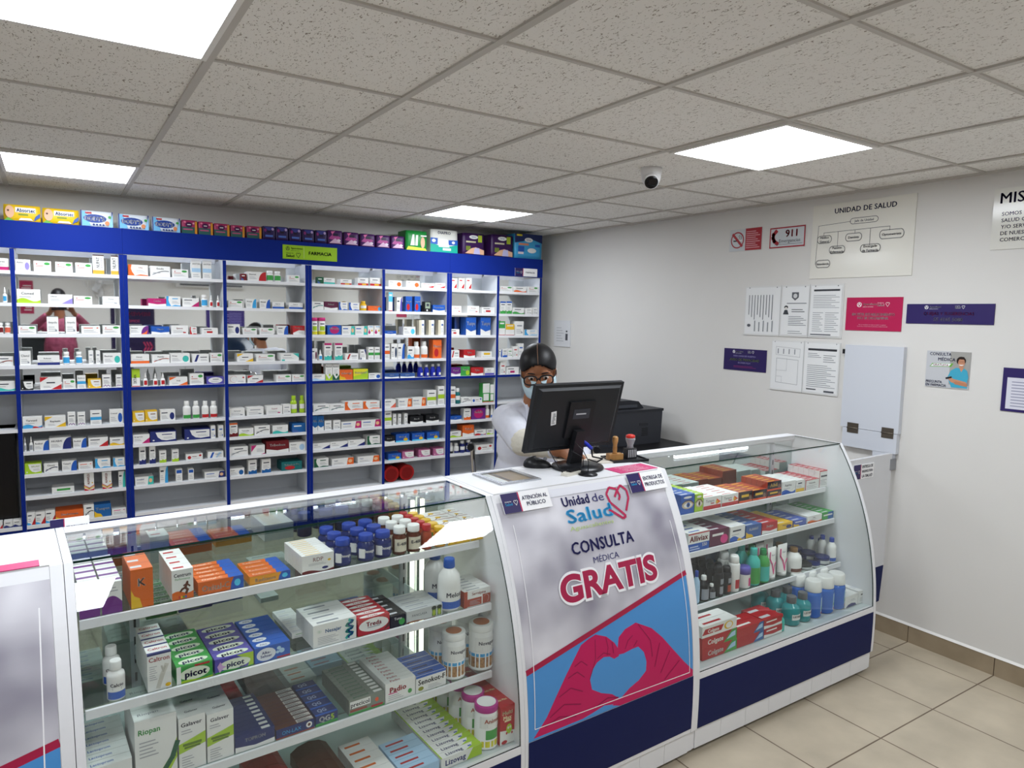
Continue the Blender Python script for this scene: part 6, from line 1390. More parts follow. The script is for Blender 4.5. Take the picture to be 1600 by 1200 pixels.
(7, 0, 2, 3, 2.8354, 0.049, 0.0946, 'leaf', 'red', '-', ''),
(7, 1, 0, 3, 2.7233, 0.0922, 0.0539, 'plain', 'red', '-', 'Vinorex'),
(7, 1, 1, 3, 2.8793, 0.1091, 0.0578, 'plain', 'red', '-', 'Vinorex'),
(7, 1, 2, 3, 3.0236, 0.1257, 0.0505, 'bar', 'red', '-', ''),
(7, 2, 0, 3, 2.713, 0.0779, 0.047, 'bar', 'red', '-', ''),
(7, 2, 1, 3, 2.8605, 0.0933, 0.1446, 'full', 'blue', 'white', 'Tanye'),
(7, 2, 2, 3, 2.9984, 0.0957, 0.1468, 'full', 'blue', 'white', 'Tanye'),
(7, 3, 0, 3, 2.7155, 0.0782, 0.0619, 'slash', 'red', '-', ''),
(7, 3, 1, 3, 2.8499, 0.1058, 0.0642, 'full', 'red', 'white', 'Tylex'),
(7, 3, 2, 3, 3.0136, 0.1006, 0.0481, 'stripe', 'gold', '-', ''),
(7, 4, 0, 4, 2.7253, 0.0874, 0.0697, 'full', 'purple', 'white', 'Flanol'),
(7, 4, 1, 4, 2.8129, 0.0848, 0.0749, 'full', 'green', 'lime', 'Flanol'),
(7, 4, 2, 4, 2.9253, 0.1152, 0.0652, 'full', 'red', 'white', 'Tylex'),
(7, 4, 3, 4, 3.0445, 0.0891, 0.0587, 'band', 'violet', '-', 'Zovar'),
(7, 5, 0, 6, 2.6996, 0.0469, 0.1431, 'mid', 'orange', '-', ''),
(7, 5, 1, 6, 2.754, 0.0455, 0.1263, 'bottle', 'darkteal', 'darkteal', ''),
(7, 5, 2, 6, 2.8255, 0.0934, 0.0478, 'arc', 'grey', '-', ''),
(7, 5, 3, 6, 2.927, 0.1014, 0.0427, 'spot', 'blue', '-', ''),
(7, 5, 4, 6, 3.0147, 0.0644, 0.1572, 'halftop', 'white', 'green', ''),
(7, 5, 5, 6, 3.071, 0.036, 0.1473, 'halftop', 'white', 'green', ''),
(7, 6, 0, 5, 2.7293, 0.1077, 0.0378, 'full', 'blue', 'white', 'Lasix'),
(7, 6, 1, 5, 2.8374, 0.065, 0.0935, 'foot', 'orange', '-', ''),
(7, 6, 2, 5, 2.9449, 0.13, 0.0914, 'full', 'purple', 'magenta', 'Sedalix'),
(7, 6, 3, 5, 3.0376, 0.0389, 0.1124, 'bottle', 'orange', '-', ''),
(7, 6, 4, 5, 3.0782, 0.0216, 0.1135, 'bottle', 'blue', '-', ''),
(7, 7, 0, 4, 2.7307, 0.1006, 0.0496, 'wave', 'lime', '-', ''),
(7, 7, 1, 4, 2.8482, 0.107, 0.0927, 'full', 'orange', 'white', 'Tukol'),
(7, 7, 2, 4, 2.9647, 0.1052, 0.0453, 'wave', 'red', 'ocean', ''),
(7, 7, 3, 4, 3.0583, 0.0615, 0.0421, 'wave', 'lime', '-', ''),
(7, 8, 0, 5, 2.6966, 0.0326, 0.0903, 'bottle', 'black', '-', ''),
(7, 8, 1, 5, 2.7466, 0.0477, 0.0825, 'bottle', 'navy', '-', ''),
(7, 8, 2, 5, 2.8042, 0.0482, 0.0999, 'bottle', 'navy', 'navy', ''),
(7, 8, 3, 5, 2.8648, 0.053, 0.1025, 'bottle', 'navy', 'navy', ''),
(7, 8, 4, 5, 3.008, 0.1619, 0.0518, 'spot', 'red', '-', ''),
(8, 0, 0, 3, 3.1942, 0.1249, 0.044, 'green', '-', '-', ''),
(8, 0, 1, 3, 3.3336, 0.1237, 0.0458, 'wave', 'orange', '-', ''),
(8, 0, 2, 3, 3.4678, 0.1045, 0.0514, 'green', '-', '-', ''),
(8, 1, 0, 5, 3.166, 0.0566, 0.1015, 'foot', 'green', 'blue', ''),
(8, 1, 1, 5, 3.226, 0.0546, 0.1032, 'foot', 'green', 'blue', ''),
(8, 1, 2, 5, 3.3202, 0.1148, 0.0539, 'wave', 'green', '-', ''),
(8, 1, 3, 5, 3.4288, 0.0622, 0.0527, 'plain', 'grey', '-', ''),
(8, 1, 4, 5, 3.4954, 0.049, 0.058, 'plain', 'grey', '-', ''),
(8, 2, 0, 4, 3.159, 0.0611, 0.1163, 'halftop', 'green', '-', ''),
(8, 2, 1, 4, 3.2394, 0.0868, 0.0937, 'halftop', 'gold', '-', ''),
(8, 2, 2, 4, 3.3351, 0.0838, 0.1186, 'plain', 'grey', '-', ''),
(8, 2, 3, 4, 3.4544, 0.1312, 0.0484, 'left', 'sky', '-', ''),
(8, 3, 0, 5, 3.1492, 0.0288, 0.0652, 'curve', 'blue', '-', ''),
(8, 3, 1, 5, 3.193, 0.0467, 0.0686, 'foot', 'blue', '-', ''),
(8, 3, 2, 5, 3.2452, 0.0454, 0.0719, 'plain', 'green', '-', ''),
(8, 3, 3, 5, 3.2999, 0.0467, 0.0902, 'plain', 'red', '-', ''),
(8, 3, 4, 5, 3.3561, 0.0517, 0.1147, 'plain', 'blue', '-', ''),
(8, 4, 0, 2, 3.1761, 0.0511, 0.1065, 'plain', 'red', '-', ''),
(8, 4, 1, 2, 3.2746, 0.1237, 0.0611, 'bar', 'magenta', '-', '')]
for bay, row, i, n, x, w, h, st, c, e, t in SHELF:
    lb = LOOK[st].format(c=CNM.get(c, c)); g = 'goods on shelf %s of wall bay %s' % (CARD[row], CARD[bay-1]); where = ', %s from left, shelf %s, %s %s' % (NUM[i], CARD[row], 'wall bay' if len(lb.split()) < 9 else 'bay', CARD[bay-1])
    z = LEV[row]+.0004; y = 5.018
    if st in KINDNAME:
        body = {'cobalt':'blue', 'tin':'white', 'bottle':'white'}.get(st, 'white'); cap = 'white'; lab = c
        if st == 'tin': cap = c
        if st == 'bottle' and e != '-': body = e; cap = {'lime':'lime', 'gold':'gold'}.get(e, 'white'); cap = 'white' if e in ('navy', 'darkteal') else cap
        r = min(w/2, .045)
        o = make_bottle(st, r, h, body, cap, lab, t if len(t) < 8 else '-', (x, y+r, z)); tag(o, lb+where, KINDCAT[st], g)
    else:
        d = min(.13, max(.05, w*.9)) if h < .1 else min(.1, max(w, .05))
        o = carton_mesh(w, d, h, st, c, e, t).build('medicine_box' if st != 'meter' else 'glucose_meter'); o.location = (x, y, z); tag(o, lb+where, 'medicine box' if st != 'meter' else 'meter', g)
for x, nm in ((2.17, 'left'), (2.30, 'right')):
    t = tag(empty('red_canister', (x, 5.12, LEV[9]+.0625)), '%s of two red canisters lying on the lowest shelf, wall bay six' % nm, 'canister', 'red canisters on the lowest shelf')
    RC = M('8f1518', .3); MB().lathe([(.055,-.09),(.06,-.085),(.06,.08),(.05,.09)], RC, (0,0,0), 28, axis=(0,1,0)).build('body', t)
    MB().lathe([(.0615,-.100),(.0622,-.098),(.0622,-.075),(.061,-.073)], M('a01a1c', .3), (0,0,0), 28, axis=(0,1,0)).lathe([(.045,-.1035),(.045,-.1005)], M('7c1013', .35), (0,0,0), 28, axis=(0,1,0)).build('lid', t)
# ---- rows of cartons in the display cases
def CNAME(sn, side, st, look):
    if 'toothpaste' in look: return 'toothpaste_box'
    if st == 'eye': return 'eye_drop_box'
    return {('top shelf','left'):'vitamin_box', ('second shelf','left'):'antacid_box', ('third shelf','left'):'digestive_remedy_box', ('floor','left'):'supplement_box', ('top shelf','right'):'painkiller_box', ('second shelf','right'):'cold_remedy_box'}.get((sn, side), 'carton')
CROWS = [
('top shelf', 'left', 'slim white carton with purple arch, left column', 5, 0.045, 0.0495, 1.8987, 0.933, 2.85, 0.0423, 0.0785, 'arch', 'purple', '-', '-'),
('top shelf', 'left', 'slim white carton with purple arch, right column', 5, 0.045, 0.0964, 1.9011, 0.933, 2.85, 0.0431, 0.078, 'arch', 'purple', '-', '-'),
('top shelf', 'left', 'orange carton with a yellow star', 3, 0.05, 0.1618, 1.9043, 0.933, 2.85, 0.0494, 0.0984, 'full', 'orange2', 'gold', 'K'),
('top shelf', 'left', 'white carton with a brown runner', 4, 0.045, 0.2541, 1.9089, 0.933, 2.85, 0.0504, 0.0784, 'runner', 'orange2', '-', 'Centrum'),
('top shelf', 'left', 'orange carton with a blue end', 5, 0.03, 0.3473, 1.9136, 0.933, 2.85, 0.1135, 0.0339, 'oxi', 'orange2', 'blue', 'Oxital-C'),
('top shelf', 'left', 'amber carton with a blue end', 4, 0.032, 0.4749, 1.9199, 0.933, 2.85, 0.1094, 0.0226, 'oxi', 'amber', 'blue', 'Redoxon'),
('top shelf', 'left', 'thin white carton with a red curve', 9, 0.017, 0.6094, 1.9266, 0.933, 2.85, 0.0933, 0.0524, 'rdp', 'red', '-', 'RDP'),
('top shelf', 'left', 'white carton with yellow figures, left column', 4, 0.05, 1.0787, 1.95, 0.933, 2.85, 0.0838, 0.0565, 'giraffe', 'gold', '-', '-'),
('top shelf', 'left', 'white carton with yellow figures, right column', 4, 0.05, 1.1485, 1.9534, 0.933, 2.85, 0.0491, 0.058, 'giraffe', 'gold', '-', '-'),
('second shelf', 'left', 'white and navy carton with a bone', 4, 0.045, 0.1871, 1.8275, 0.748, 2.85, 0.0525, 0.0942, 'caltron', 'navy', 'crimson', 'Caltron'),
('second shelf', 'left', 'green antacid carton', 5, 0.042, 0.2664, 1.8314, 0.748, 2.85, 0.0837, 0.0443, 'picot', 'green', '-', 'picot'),
('second shelf', 'left', 'purple antacid carton', 5, 0.042, 0.3613, 1.8362, 0.748, 2.85, 0.0956, 0.038, 'picot', 'violet', '-', 'picot plus'),
('second shelf', 'left', 'blue carton with a white disc', 6, 0.033, 0.4586, 1.841, 0.748, 2.85, 0.0927, 0.0411, 'seltzer', 'blue', '-', 'Alka-'),
('second shelf', 'left', 'dull green thin carton', 6, 0.03, 0.5639, 1.9364, 0.748, 2.85, 0.0562, 0.015, 'plain', 'green', '-', '-'),
('second shelf', 'left', 'white carton with a green coil', 4, 0.035, 0.6318, 1.8496, 0.748, 2.85, 0.1256, 0.0638, 'nesajar', 'teal', '-', 'Nesajar'),
('second shelf', 'left', 'red and white oval carton', 6, 0.026, 0.749, 1.8555, 0.748, 2.85, 0.0989, 0.0483, 'treda', 'red', '-', 'Treda'),
('second shelf', 'left', 'black carton with blue lettering', 5, 0.032, 0.8262, 1.8593, 0.748, 2.85, 0.0491, 0.0374, 'full', 'black', 'green', 'Tums'),
('second shelf', 'left', 'silver carton with two trees', 5, 0.026, 0.9154, 1.8637, 0.748, 2.85, 0.1233, 0.0363, 'panclasa', 'silver', '-', 'PANCLASA'),
('second shelf', 'left', 'rust and white carton', 6, 0.022, 1.1058, 1.8732, 0.748, 2.85, 0.0989, 0.053, 'serral', 'rust', '-', 'Serralpina'),
('third shelf', 'left', 'flat white carton with blue lettering', 7, 0.032, 0.0742, 1.8119, 0.525, 2.85, 0.0948, 0.0785, 'label', 'navy', '-', 'Lactoprom'),
('third shelf', 'left', 'big white carton with a green sweep', 3, 0.06, 0.1745, 1.8168, 0.525, 2.85, 0.0918, 0.162, 'riopan', 'green', '-', 'Riopan'),
('third shelf', 'left', 'tall white lime-banded carton, left column', 3, 0.055, 0.2555, 1.8209, 0.525, 2.85, 0.062, 0.1382, 'galaver', 'lime', '-', 'Galaver'),
('third shelf', 'left', 'tall white lime-banded carton, right column', 3, 0.055, 0.3222, 1.8242, 0.525, 2.85, 0.0642, 0.1281, 'galaver', 'lime', '-', 'Galaver'),
('third shelf', 'left', 'thin navy carton', 9, 0.022, 0.4081, 1.8285, 0.525, 2.85, 0.101, 0.0434, 'full', 'navy2', 'white', 'TOPRON'),
('third shelf', 'left', 'thin brown carton', 9, 0.022, 0.5149, 1.8338, 0.525, 2.85, 0.1048, 0.0284, 'onlax', 'brown', '-', 'ON-LAX'),
('third shelf', 'left', 'navy carton with green lettering', 5, 0.04, 0.6031, 1.8382, 0.525, 2.85, 0.0636, 0.0303, 'qg', 'navy2', 'green', 'QG5'),
('third shelf', 'left', 'thin grey-green carton', 10, 0.021, 0.7235, 1.8442, 0.525, 2.85, 0.1101, 0.0453, 'precicol', 'grey2', '-', 'precicol'),
('third shelf', 'left', 'thin white carton with pink lettering', 9, 0.021, 0.8306, 1.8495, 0.525, 2.85, 0.0981, 0.0596, 'padio', 'pink', '-', 'Padio'),
('third shelf', 'left', 'white carton with a blue lid', 4, 0.035, 0.9348, 1.8547, 0.525, 2.85, 0.1042, 0.0531, 'senokot', 'blue', '-', 'Senokot-F'),
('top shelf', 'right', 'blue carton with an eye', 6, 0.03, 2.2217, 2.0325, 0.853, 0.5, 0.0828, 0.0826, 'eye', 'blue', '-', '-'),
('top shelf', 'right', 'lime carton with an eye', 6, 0.03, 2.2926, 2.0332, 0.853, 0.5, 0.049, 0.0765, 'eye', 'lime', '-', '-'),
('top shelf', 'right', 'white and red carton, left column', 6, 0.03, 2.3785, 2.0339, 0.853, 0.5, 0.1107, 0.0545, 'tempra', 'red', '-', 'Tempra'),
('top shelf', 'right', 'white and red carton, right column', 6, 0.03, 2.4951, 2.0349, 0.853, 0.5, 0.1091, 0.0513, 'tempra', 'red', '-', 'Tempra'),
('top shelf', 'right', 'orange and black carton, left column', 5, 0.03, 2.6019, 2.0359, 0.853, 0.5, 0.0908, 0.0498, 'hot', 'orange2', '-', '-'),
('top shelf', 'right', 'orange and black carton, right column', 5, 0.03, 2.7007, 2.0367, 0.853, 0.5, 0.0964, 0.0452, 'hot', 'orange2', '-', '-'),
('top shelf', 'right', 'orange and black carton below another', 5, 0.03, 2.8088, 2.0377, 0.853, 0.5, 0.1025, 0.031, 'hot', 'orange2', '-', '-'),
('top shelf', 'right', 'black-fronted carton lying on another', 5, 0.03, 2.8053, 2.0376, 0.8844, 0.5, 0.1023, 0.042, 'hot', 'black', '-', 'Advil'),
('top shelf', 'right', 'blue and white carton', 5, 0.03, 2.9162, 2.0386, 0.853, 0.5, 0.1037, 0.0611, 'wave', 'blue', '-', 'Aspirina'),
('top shelf', 'right', 'pale carton with a yellow band', 5, 0.03, 3.0066, 2.0394, 0.853, 0.5, 0.0657, 0.057, 'band', 'gold', '-', '-'),
('top shelf', 'right', 'white carton with red top', 6, 0.03, 3.1025, 2.0402, 0.853, 0.5, 0.1119, 0.0494, 'redtop', 'red', '-', 'Graneodin'),
('top shelf', 'right', 'tall white carton with red top', 6, 0.03, 3.2008, 2.0411, 0.853, 0.5, 0.0809, 0.0838, 'redtop', 'red', '-', '-'),
('second shelf', 'right', 'white and blue carton with red lettering', 6, 0.036, 2.2382, 1.9757, 0.709, 0.5, 0.1287, 0.079, 'alliviax', 'blue', 'red', 'Alliviax'),
('second shelf', 'right', 'maroon carton', 6, 0.036, 2.3674, 1.9768, 0.709, 0.5, 0.1207, 0.0701, 'full', 'maroon', 'pink', '-'),
('second shelf', 'right', 'blue and white carton with yellow', 6, 0.034, 2.4853, 1.9778, 0.709, 0.5, 0.0981, 0.0664, 'wave', 'blue', 'gold', '-'),
('second shelf', 'right', 'steel blue carton', 6, 0.034, 2.5961, 1.9788, 0.709, 0.5, 0.1044, 0.0556, 'full', 'steel', 'gold', 'FLANAX'),
('second shelf', 'right', 'red carton with white lettering', 6, 0.034, 2.7096, 1.9798, 0.709, 0.5, 0.1087, 0.0505, 'full', 'red', 'white', 'Dualgos'),
('second shelf', 'right', 'yellow carton', 6, 0.034, 2.8255, 1.9808, 0.709, 0.5, 0.1059, 0.0304, 'full', 'gold', 'navy', 'Dolotandax'),
('second shelf', 'right', 'periwinkle carton', 5, 0.034, 2.9368, 1.9818, 0.709, 0.5, 0.0974, 0.0294, 'full', 'periwinkle', 'gold', '-'),
('second shelf', 'right', 'thin white carton with an orange band', 9, 0.022, 3.0545, 1.9828, 0.709, 0.5, 0.1144, 0.0344, 'wave', 'orange2', '-', 'Dolac'),
('second shelf', 'right', 'green and blue carton', 7, 0.028, 3.1622, 1.9837, 0.709, 0.5, 0.0913, 0.0352, 'split', 'green', 'ocean', '-'),
('floor', 'right', 'red toothpaste carton at the bottom', 2, 0.05, 2.2035, 1.8104, 0.33, 0.5, 0.206, 0.046, 'colgate', 'crimson', 'green', 'Colgate'),
('floor', 'right', 'red toothpaste carton in the middle', 2, 0.05, 2.1999, 1.8103, 0.3764, 0.5, 0.2054, 0.046, 'colgate', 'crimson', 'green', 'Colgate'),
('floor', 'right', 'white toothpaste carton on top', 2, 0.05, 2.1964, 1.8103, 0.4228, 0.5, 0.2047, 0.046, 'colgate2', 'white', 'red', 'Colgate'),
('floor', 'right', 'red and blue toothpaste carton below', 2, 0.05, 2.394, 1.812, 0.33, 0.5, 0.1715, 0.04, 'colgate', 'crimson', 'ocean', '-'),
('floor', 'right', 'red and blue toothpaste carton above', 2, 0.05, 2.3904, 1.812, 0.3704, 0.5, 0.171, 0.04, 'colgate', 'crimson', 'ocean', '-'),
('floor', 'right', 'crimson toothpaste carton below', 2, 0.06, 2.544, 1.8133, 0.33, 0.5, 0.1214, 0.04, 'full', 'crimson', 'white', '-'),
('floor', 'right', 'crimson toothpaste carton above', 2, 0.06, 2.5404, 1.8133, 0.3704, 0.5, 0.121, 0.04, 'full', 'crimson', 'white', '-'),
('floor', 'right', 'white carton with navy arc', 2, 0.09, 3.1342, 1.8185, 0.33, 0.5, 0.1084, 0.0554, 'swoop', 'navy', '-', '-'),
('floor', 'right', 'white carton with black lettering', 2, 0.1, 3.2451, 1.8195, 0.33, 0.5, 0.1068, 0.0611, 'plain', 'black', '-', '-'),
('floor', 'left', 'red round-shouldered carton', 5, 0.05, 0.4769, 1.8079, 0.33, 2.85, 0.105, 0.05, 'fan', 'red', 'brown', '-'),
('floor', 'left', 'dark brown round-shouldered carton', 5, 0.055, 0.6135, 1.7296, 0.33, 2.85, 0.11, 0.055, 'fan', 'darkbrown', 'brown', '-'),
('floor', 'left', 'white carton with orange stripes', 6, 0.038, 0.7368, 1.7357, 0.33, 2.85, 0.097, 0.036, 'milk', 'orange2', '-', 'Milk-C'),
('floor', 'left', 'pale blue carton with a crimson label', 5, 0.033, 0.8497, 1.7413, 0.33, 2.85, 0.117, 0.036, 'cream2', 'sky', 'crimson', 'Crema'),
('floor', 'left', 'white and lime carton', 12, 0.0275, 0.9865, 1.7481, 0.33, 2.85, 0.143, 0.034, 'lizo', 'lime', '-', 'Lizovag'),
('floor', 'left', 'tall red carton with a green blob', 4, 0.07, 1.1533, 1.7564, 0.33, 2.85, 0.055, 0.125, 'multi', 'crimson', '-', 'Multi')]
for sn, side, look, n, d, x, y, z, ang, w, h, st, c, e, t in CROWS:
    t = t if t != '-' else ''
    src = carton_mesh(w, d-.001, h, st, c, e, t, True).build(CNAME(sn, side, st, look))
    a = math.radians(ang); vx, vy = -math.sin(a), math.cos(a)
    for k in range(n):
        o = src if k == 0 else src.copy()
        if k: COL.objects.link(o)
        o.location = (x+vx*d*k, y+vy*d*k, z+.0006); o.rotation_euler = (0, 0, a)
        o['label'] = '%s, %s from glass, %s, %s case' % (look, NUM[k], sn, side); o['category'] = o.name.split('.')[0].replace('_', ' '); o['group'] = '%s row, %s of the %s display case' % (look.split(',')[0], sn, side)
BROWS = [
('top shelf', 'left', 'navy jar with a blue lid, left column', 3, 0.064, 0.6907, 1.9553, 0.933, 2.85, 0.0246, 0.0781, 'jar', 'navy2', 'blue2', 'navy2', 'Omega'),
('top shelf', 'left', 'navy jar with a blue lid, middle column', 3, 0.064, 0.7647, 1.96, 0.933, 2.85, 0.0256, 0.0788, 'jar', 'navy2', 'blue2', 'navy2', 'Omega'),
('top shelf', 'left', 'navy jar with a blue lid, right column', 3, 0.064, 0.8204, 1.9636, 0.933, 2.85, 0.0264, 0.0792, 'jar', 'navy2', 'blue2', 'navy2', 'Omega'),
('top shelf', 'left', 'brown jar with a white lid, left column', 3, 0.055, 0.8744, 1.9618, 0.933, 2.85, 0.022, 0.0857, 'jar', 'brown', 'white', 'cream', 'E-400'),
('top shelf', 'left', 'brown jar with a white lid, right column', 3, 0.055, 0.9233, 1.9649, 0.933, 2.85, 0.0226, 0.0838, 'jar', 'brown', 'white', 'cream', 'E-400'),
('top shelf', 'left', 'slim rust jar with a red lid', 5, 0.04, 0.9668, 1.961, 0.933, 2.85, 0.0166, 0.0784, 'jar', 'rust', 'red', 'rust', '-'),
('top shelf', 'left', 'amber jar with a yellow lid', 5, 0.045, 1.0153, 1.9672, 0.933, 2.85, 0.0204, 0.0633, 'jar', 'amber', 'gold', 'green', '-'),
('second shelf', 'left', 'white bottle with a blue label', 2, 0.085, 0.0955, 1.8426, 0.748, 2.85, 0.0196, 0.0935, 'bottle', 'white', 'white', 'blue', 'Calcio'),
('second shelf', 'left', 'white antacid bottle with a blue cap', 2, 0.09, 1.0197, 1.9057, 0.748, 2.85, 0.0367, 0.1609, 'shoulder', 'white', 'blue', 'blue', 'Melox'),
('third shelf', 'left', 'white fibre canister, left column', 2, 0.085, 1.0349, 1.8982, 0.525, 2.85, 0.0385, 0.1467, 'can', 'white', 'white', 'tan', 'Novagon'),
('third shelf', 'left', 'white fibre canister, right column', 2, 0.085, 1.1407, 1.9056, 0.525, 2.85, 0.0406, 0.1494, 'can', 'white', 'white', 'tan', 'Novagon'),
('floor', 'left', 'white canister with a magenta lid', 5, 0.0780362583900099, 1.096, 1.7917, 0.33, 2.85, 0.038, 0.1386, 'can', 'white', 'pinkcap', 'green', 'Animal'),
('third shelf', 'right', 'pale blue bottle with dark cap', 1, 0.031959611703290404, 2.1994, 1.9443, 0.5, 0.5, 0.015, 0.1367, 'shoulder', 'paleblue', 'blue2', 'paleblue', '-'),
('third shelf', 'right', 'black bottle with a white cap', 1, 0.047751905164422355, 2.2531, 1.9527, 0.5, 0.5, 0.0229, 0.1047, 'shoulder', 'black', 'white', 'grey', '-'),
('third shelf', 'right', 'short black bottle with a white cap', 1, 0.037028471989802574, 2.2974, 1.9477, 0.5, 0.5, 0.0175, 0.0616, 'shoulder', 'black', 'white', 'grey', '-'),
('third shelf', 'right', 'black spray can, left column', 4, 0.0453818127516281, 2.3438, 1.9523, 0.5, 0.5, 0.0217, 0.1299, 'spray', 'black', 'black', 'grey', '-'),
('third shelf', 'right', 'black spray can, right column', 4, 0.046203928253950206, 2.3941, 1.9531, 0.5, 0.5, 0.0221, 0.1205, 'spray', 'black', 'black', 'rust', '-'),
('third shelf', 'right', 'white spray can with crimson print', 2, 0.055085632823990795, 2.4467, 1.958, 0.5, 0.5, 0.0265, 0.1581, 'spray', 'white', 'white', 'crimson', '-'),
('third shelf', 'right', 'white roll-on with a violet cap', 2, 0.060773238130815026, 2.5213, 1.9615, 0.5, 0.5, 0.0294, 0.0949, 'roll', 'white', 'violet', 'pink', '-'),
('third shelf', 'right', 'teal shampoo bottle', 2, 0.06619607926098825, 2.5848, 1.9648, 0.5, 0.5, 0.0321, 0.1646, 'shoulder', 'teal', 'teal', 'green', '-'),
('third shelf', 'right', 'green shampoo bottle', 2, 0.06341016591386696, 2.6513, 1.964, 0.5, 0.5, 0.0307, 0.1509, 'shoulder', 'green', 'green2', 'teal', '-'),
('third shelf', 'right', 'white tube with pink swirl, left column', 2, 0.06476978168288038, 2.7144, 1.9652, 0.5, 0.5, 0.0314, 0.146, 'tube', 'white', 'white', 'pink', '-'),
('third shelf', 'right', 'white tube with pink swirl, right column', 2, 0.07567217439485016, 2.7994, 1.9714, 0.5, 0.5, 0.0368, 0.1453, 'tube', 'white', 'white', 'pink', '-'),
('third shelf', 'right', 'white lotion bottle with a bronze cap', 2, 0.07795964986970985, 2.8885, 1.9733, 0.5, 0.5, 0.038, 0.1148, 'shoulder', 'white', 'bronze', 'brown', '-'),
('third shelf', 'right', 'low black jar', 4, 0.07547808502028022, 2.9726, 1.9728, 0.5, 0.5, 0.0367, 0.0255, 'low', 'black', 'black', 'silver', 'EGO'),
('third shelf', 'right', 'low white jar with navy lid', 1, 0.06725578824782624, 3.0391, 1.9693, 0.5, 0.5, 0.0326, 0.0147, 'low', 'white', 'navy2', 'silver', '-'),
('third shelf', 'right', 'low navy jar', 3, 0.07387524186461218, 3.1152, 1.9733, 0.5, 0.5, 0.0359, 0.0354, 'low', 'navy2', 'navy2', 'silver', '-'),
('third shelf', 'right', 'slim white bottle with a blue cap, left column', 2, 0.04944230328324766, 3.1871, 2.0317, 0.5, 0.5, 0.0237, 0.0944, 'shoulder', 'white', 'blue2', 'blue', '-'),
('third shelf', 'right', 'slim white bottle with a blue cap, right column', 2, 0.0492707352693733, 3.1724, 1.9615, 0.5, 0.5, 0.0236, 0.1197, 'shoulder', 'white', 'blue2', 'blue', '-'),
('floor', 'right', 'tiny teal bottle with a red cap', 3, 0.035, 2.617, 1.8291, 0.33, 0.5, 0.0151, 0.0739, 'shoulder', 'teal', 'red', 'teal', '-'),
('floor', 'right', 'teal mouthwash bottle, left column', 3, 0.0816401056194593, 2.7199, 1.8547, 0.33, 0.5, 0.0398, 0.1245, 'wash', 'teal2', 'grey', 'white', 'LISTERINE'),
('floor', 'right', 'teal mouthwash bottle, right column', 2, 0.07943868427697356, 2.8004, 1.8543, 0.33, 0.5, 0.0387, 0.126, 'wash', 'teal2', 'grey', 'white', 'LISTERINE'),
('floor', 'right', 'blue mouthwash bottle, left column', 2, 0.08146595167250986, 2.8797, 1.856, 0.33, 0.5, 0.0397, 0.17, 'wash', 'blue3', 'white', 'white', '-'),
('floor', 'right', 'blue mouthwash bottle, middle column', 2, 0.08877256837582749, 2.9751, 1.8605, 0.33, 0.5, 0.0434, 0.1687, 'wash', 'blue3', 'white', 'white', '-'),
('floor', 'right', 'blue mouthwash bottle, right column', 2, 0.08657142965117949, 3.066, 1.8602, 0.33, 0.5, 0.0423, 0.1672, 'wash', 'blue3', 'white', 'white', '-')]
for sn, side, look, n, p, x, y, z, ang, r, h, kind, body, cap, label, t in BROWS:
    a = math.radians(ang); src = make_bottle(kind, r, h, body, cap, label, t if t != '-' else '', (x, y, z+.0006), a)
    for k in range(n):
        o = src if k == 0 else copy_tree(src)
        o.location = (x-math.sin(a)*p*k, y+math.cos(a)*p*k, z+.0006)
        o['label'] = '%s, %s from glass, %s, %s case' % (look, NUM[k], sn, side); o['category'] = KINDCAT[kind]; o['group'] = '%s row, %s of the %s display case' % (look.split(',')[0], sn, side)

# ---- packs standing on top of the wall shelving
TOPZ = 2.1585
def pack(name, lb, cat, x, w, h, d, y, m, fn, grp, soft=.012, side=None):
    b = MB(); pr = []
    nx, nz = 8, 6
    def P(i, j, f):                         # pillow-shaped wrapped pack
        u, v = i/nx*2-1, j/nz*2-1; bul = (1-u**4)*(1-v**4)*soft; px_ = u*w/2*(1-.03*abs(v)**3); pz = h/2+v*h/2*(1-.03*abs(u)**3)
        return (px_, (0-bul) if f == 0 else d+bul*.5, pz)
    for f in (0, 1):
        o = len(b.v); b.v += [P(i, j, f) for j in range(nz+1) for i in range(nx+1)]
        for j in range(nz):
            for i in range(nx): q = (o+j*(nx+1)+i, o+j*(nx+1)+i+1, o+(j+1)*(nx+1)+i+1, o+(j+1)*(nx+1)+i); b.face(q if f == 0 else q[::-1], m, True)
    o = (nx+1)*(nz+1); B0 = [j*(nx+1) for j in range(nz+1)]; B1 = [j*(nx+1)+nx for j in range(nz+1)]; T_ = [nz*(nx+1)+i for i in range(nx+1)]; D_ = list(range(nx+1))
    for E, rev in ((B0, False), (B1, True), (T_, False), (D_, True)):
        for p, q in zip(E, E[1:]): f = (p, q, q+o, p+o); b.face(f if not rev else f[::-1], side or m)
    a = b.art((-w/2, -soft*1.06, 0), (w,0,0), (0,0,h), (0,-1,0)); fn(a)
    ob = b.build(name); ob.location = (x, y, TOPZ); return tag(ob, lb, cat, grp)
YL = M('e0b91f', .35); DB = M('dfe6ee', .35); SKN = M('d9ab8a', .5)
def f_abs(a): a.ell(.17, .55, .12, .38, SKN); a.ell(.13, .62, .03, .06, M('5a3a2a', .5)); a.rect(.32, .54, .86, .84, M('f0f0ec', .4)); a.text('Absorsec', .6, .68, .22, M('1f4f8f', .4), .5, 'c', .05); a.rect(.4, .36, .66, .46, M('7a8f2c', .5)); a.poly([(.8,.05),(.98,.3),(.98,.55),(.86,.35)], M('27509a', .4)); a.poly([(.4,.08),(.78,.08),(.72,.2),(.46,.2)], M('e8e8f0', .4)); a.poly([(0,0),(.3,0),(.12,.2)], M('5fa33a', .5))
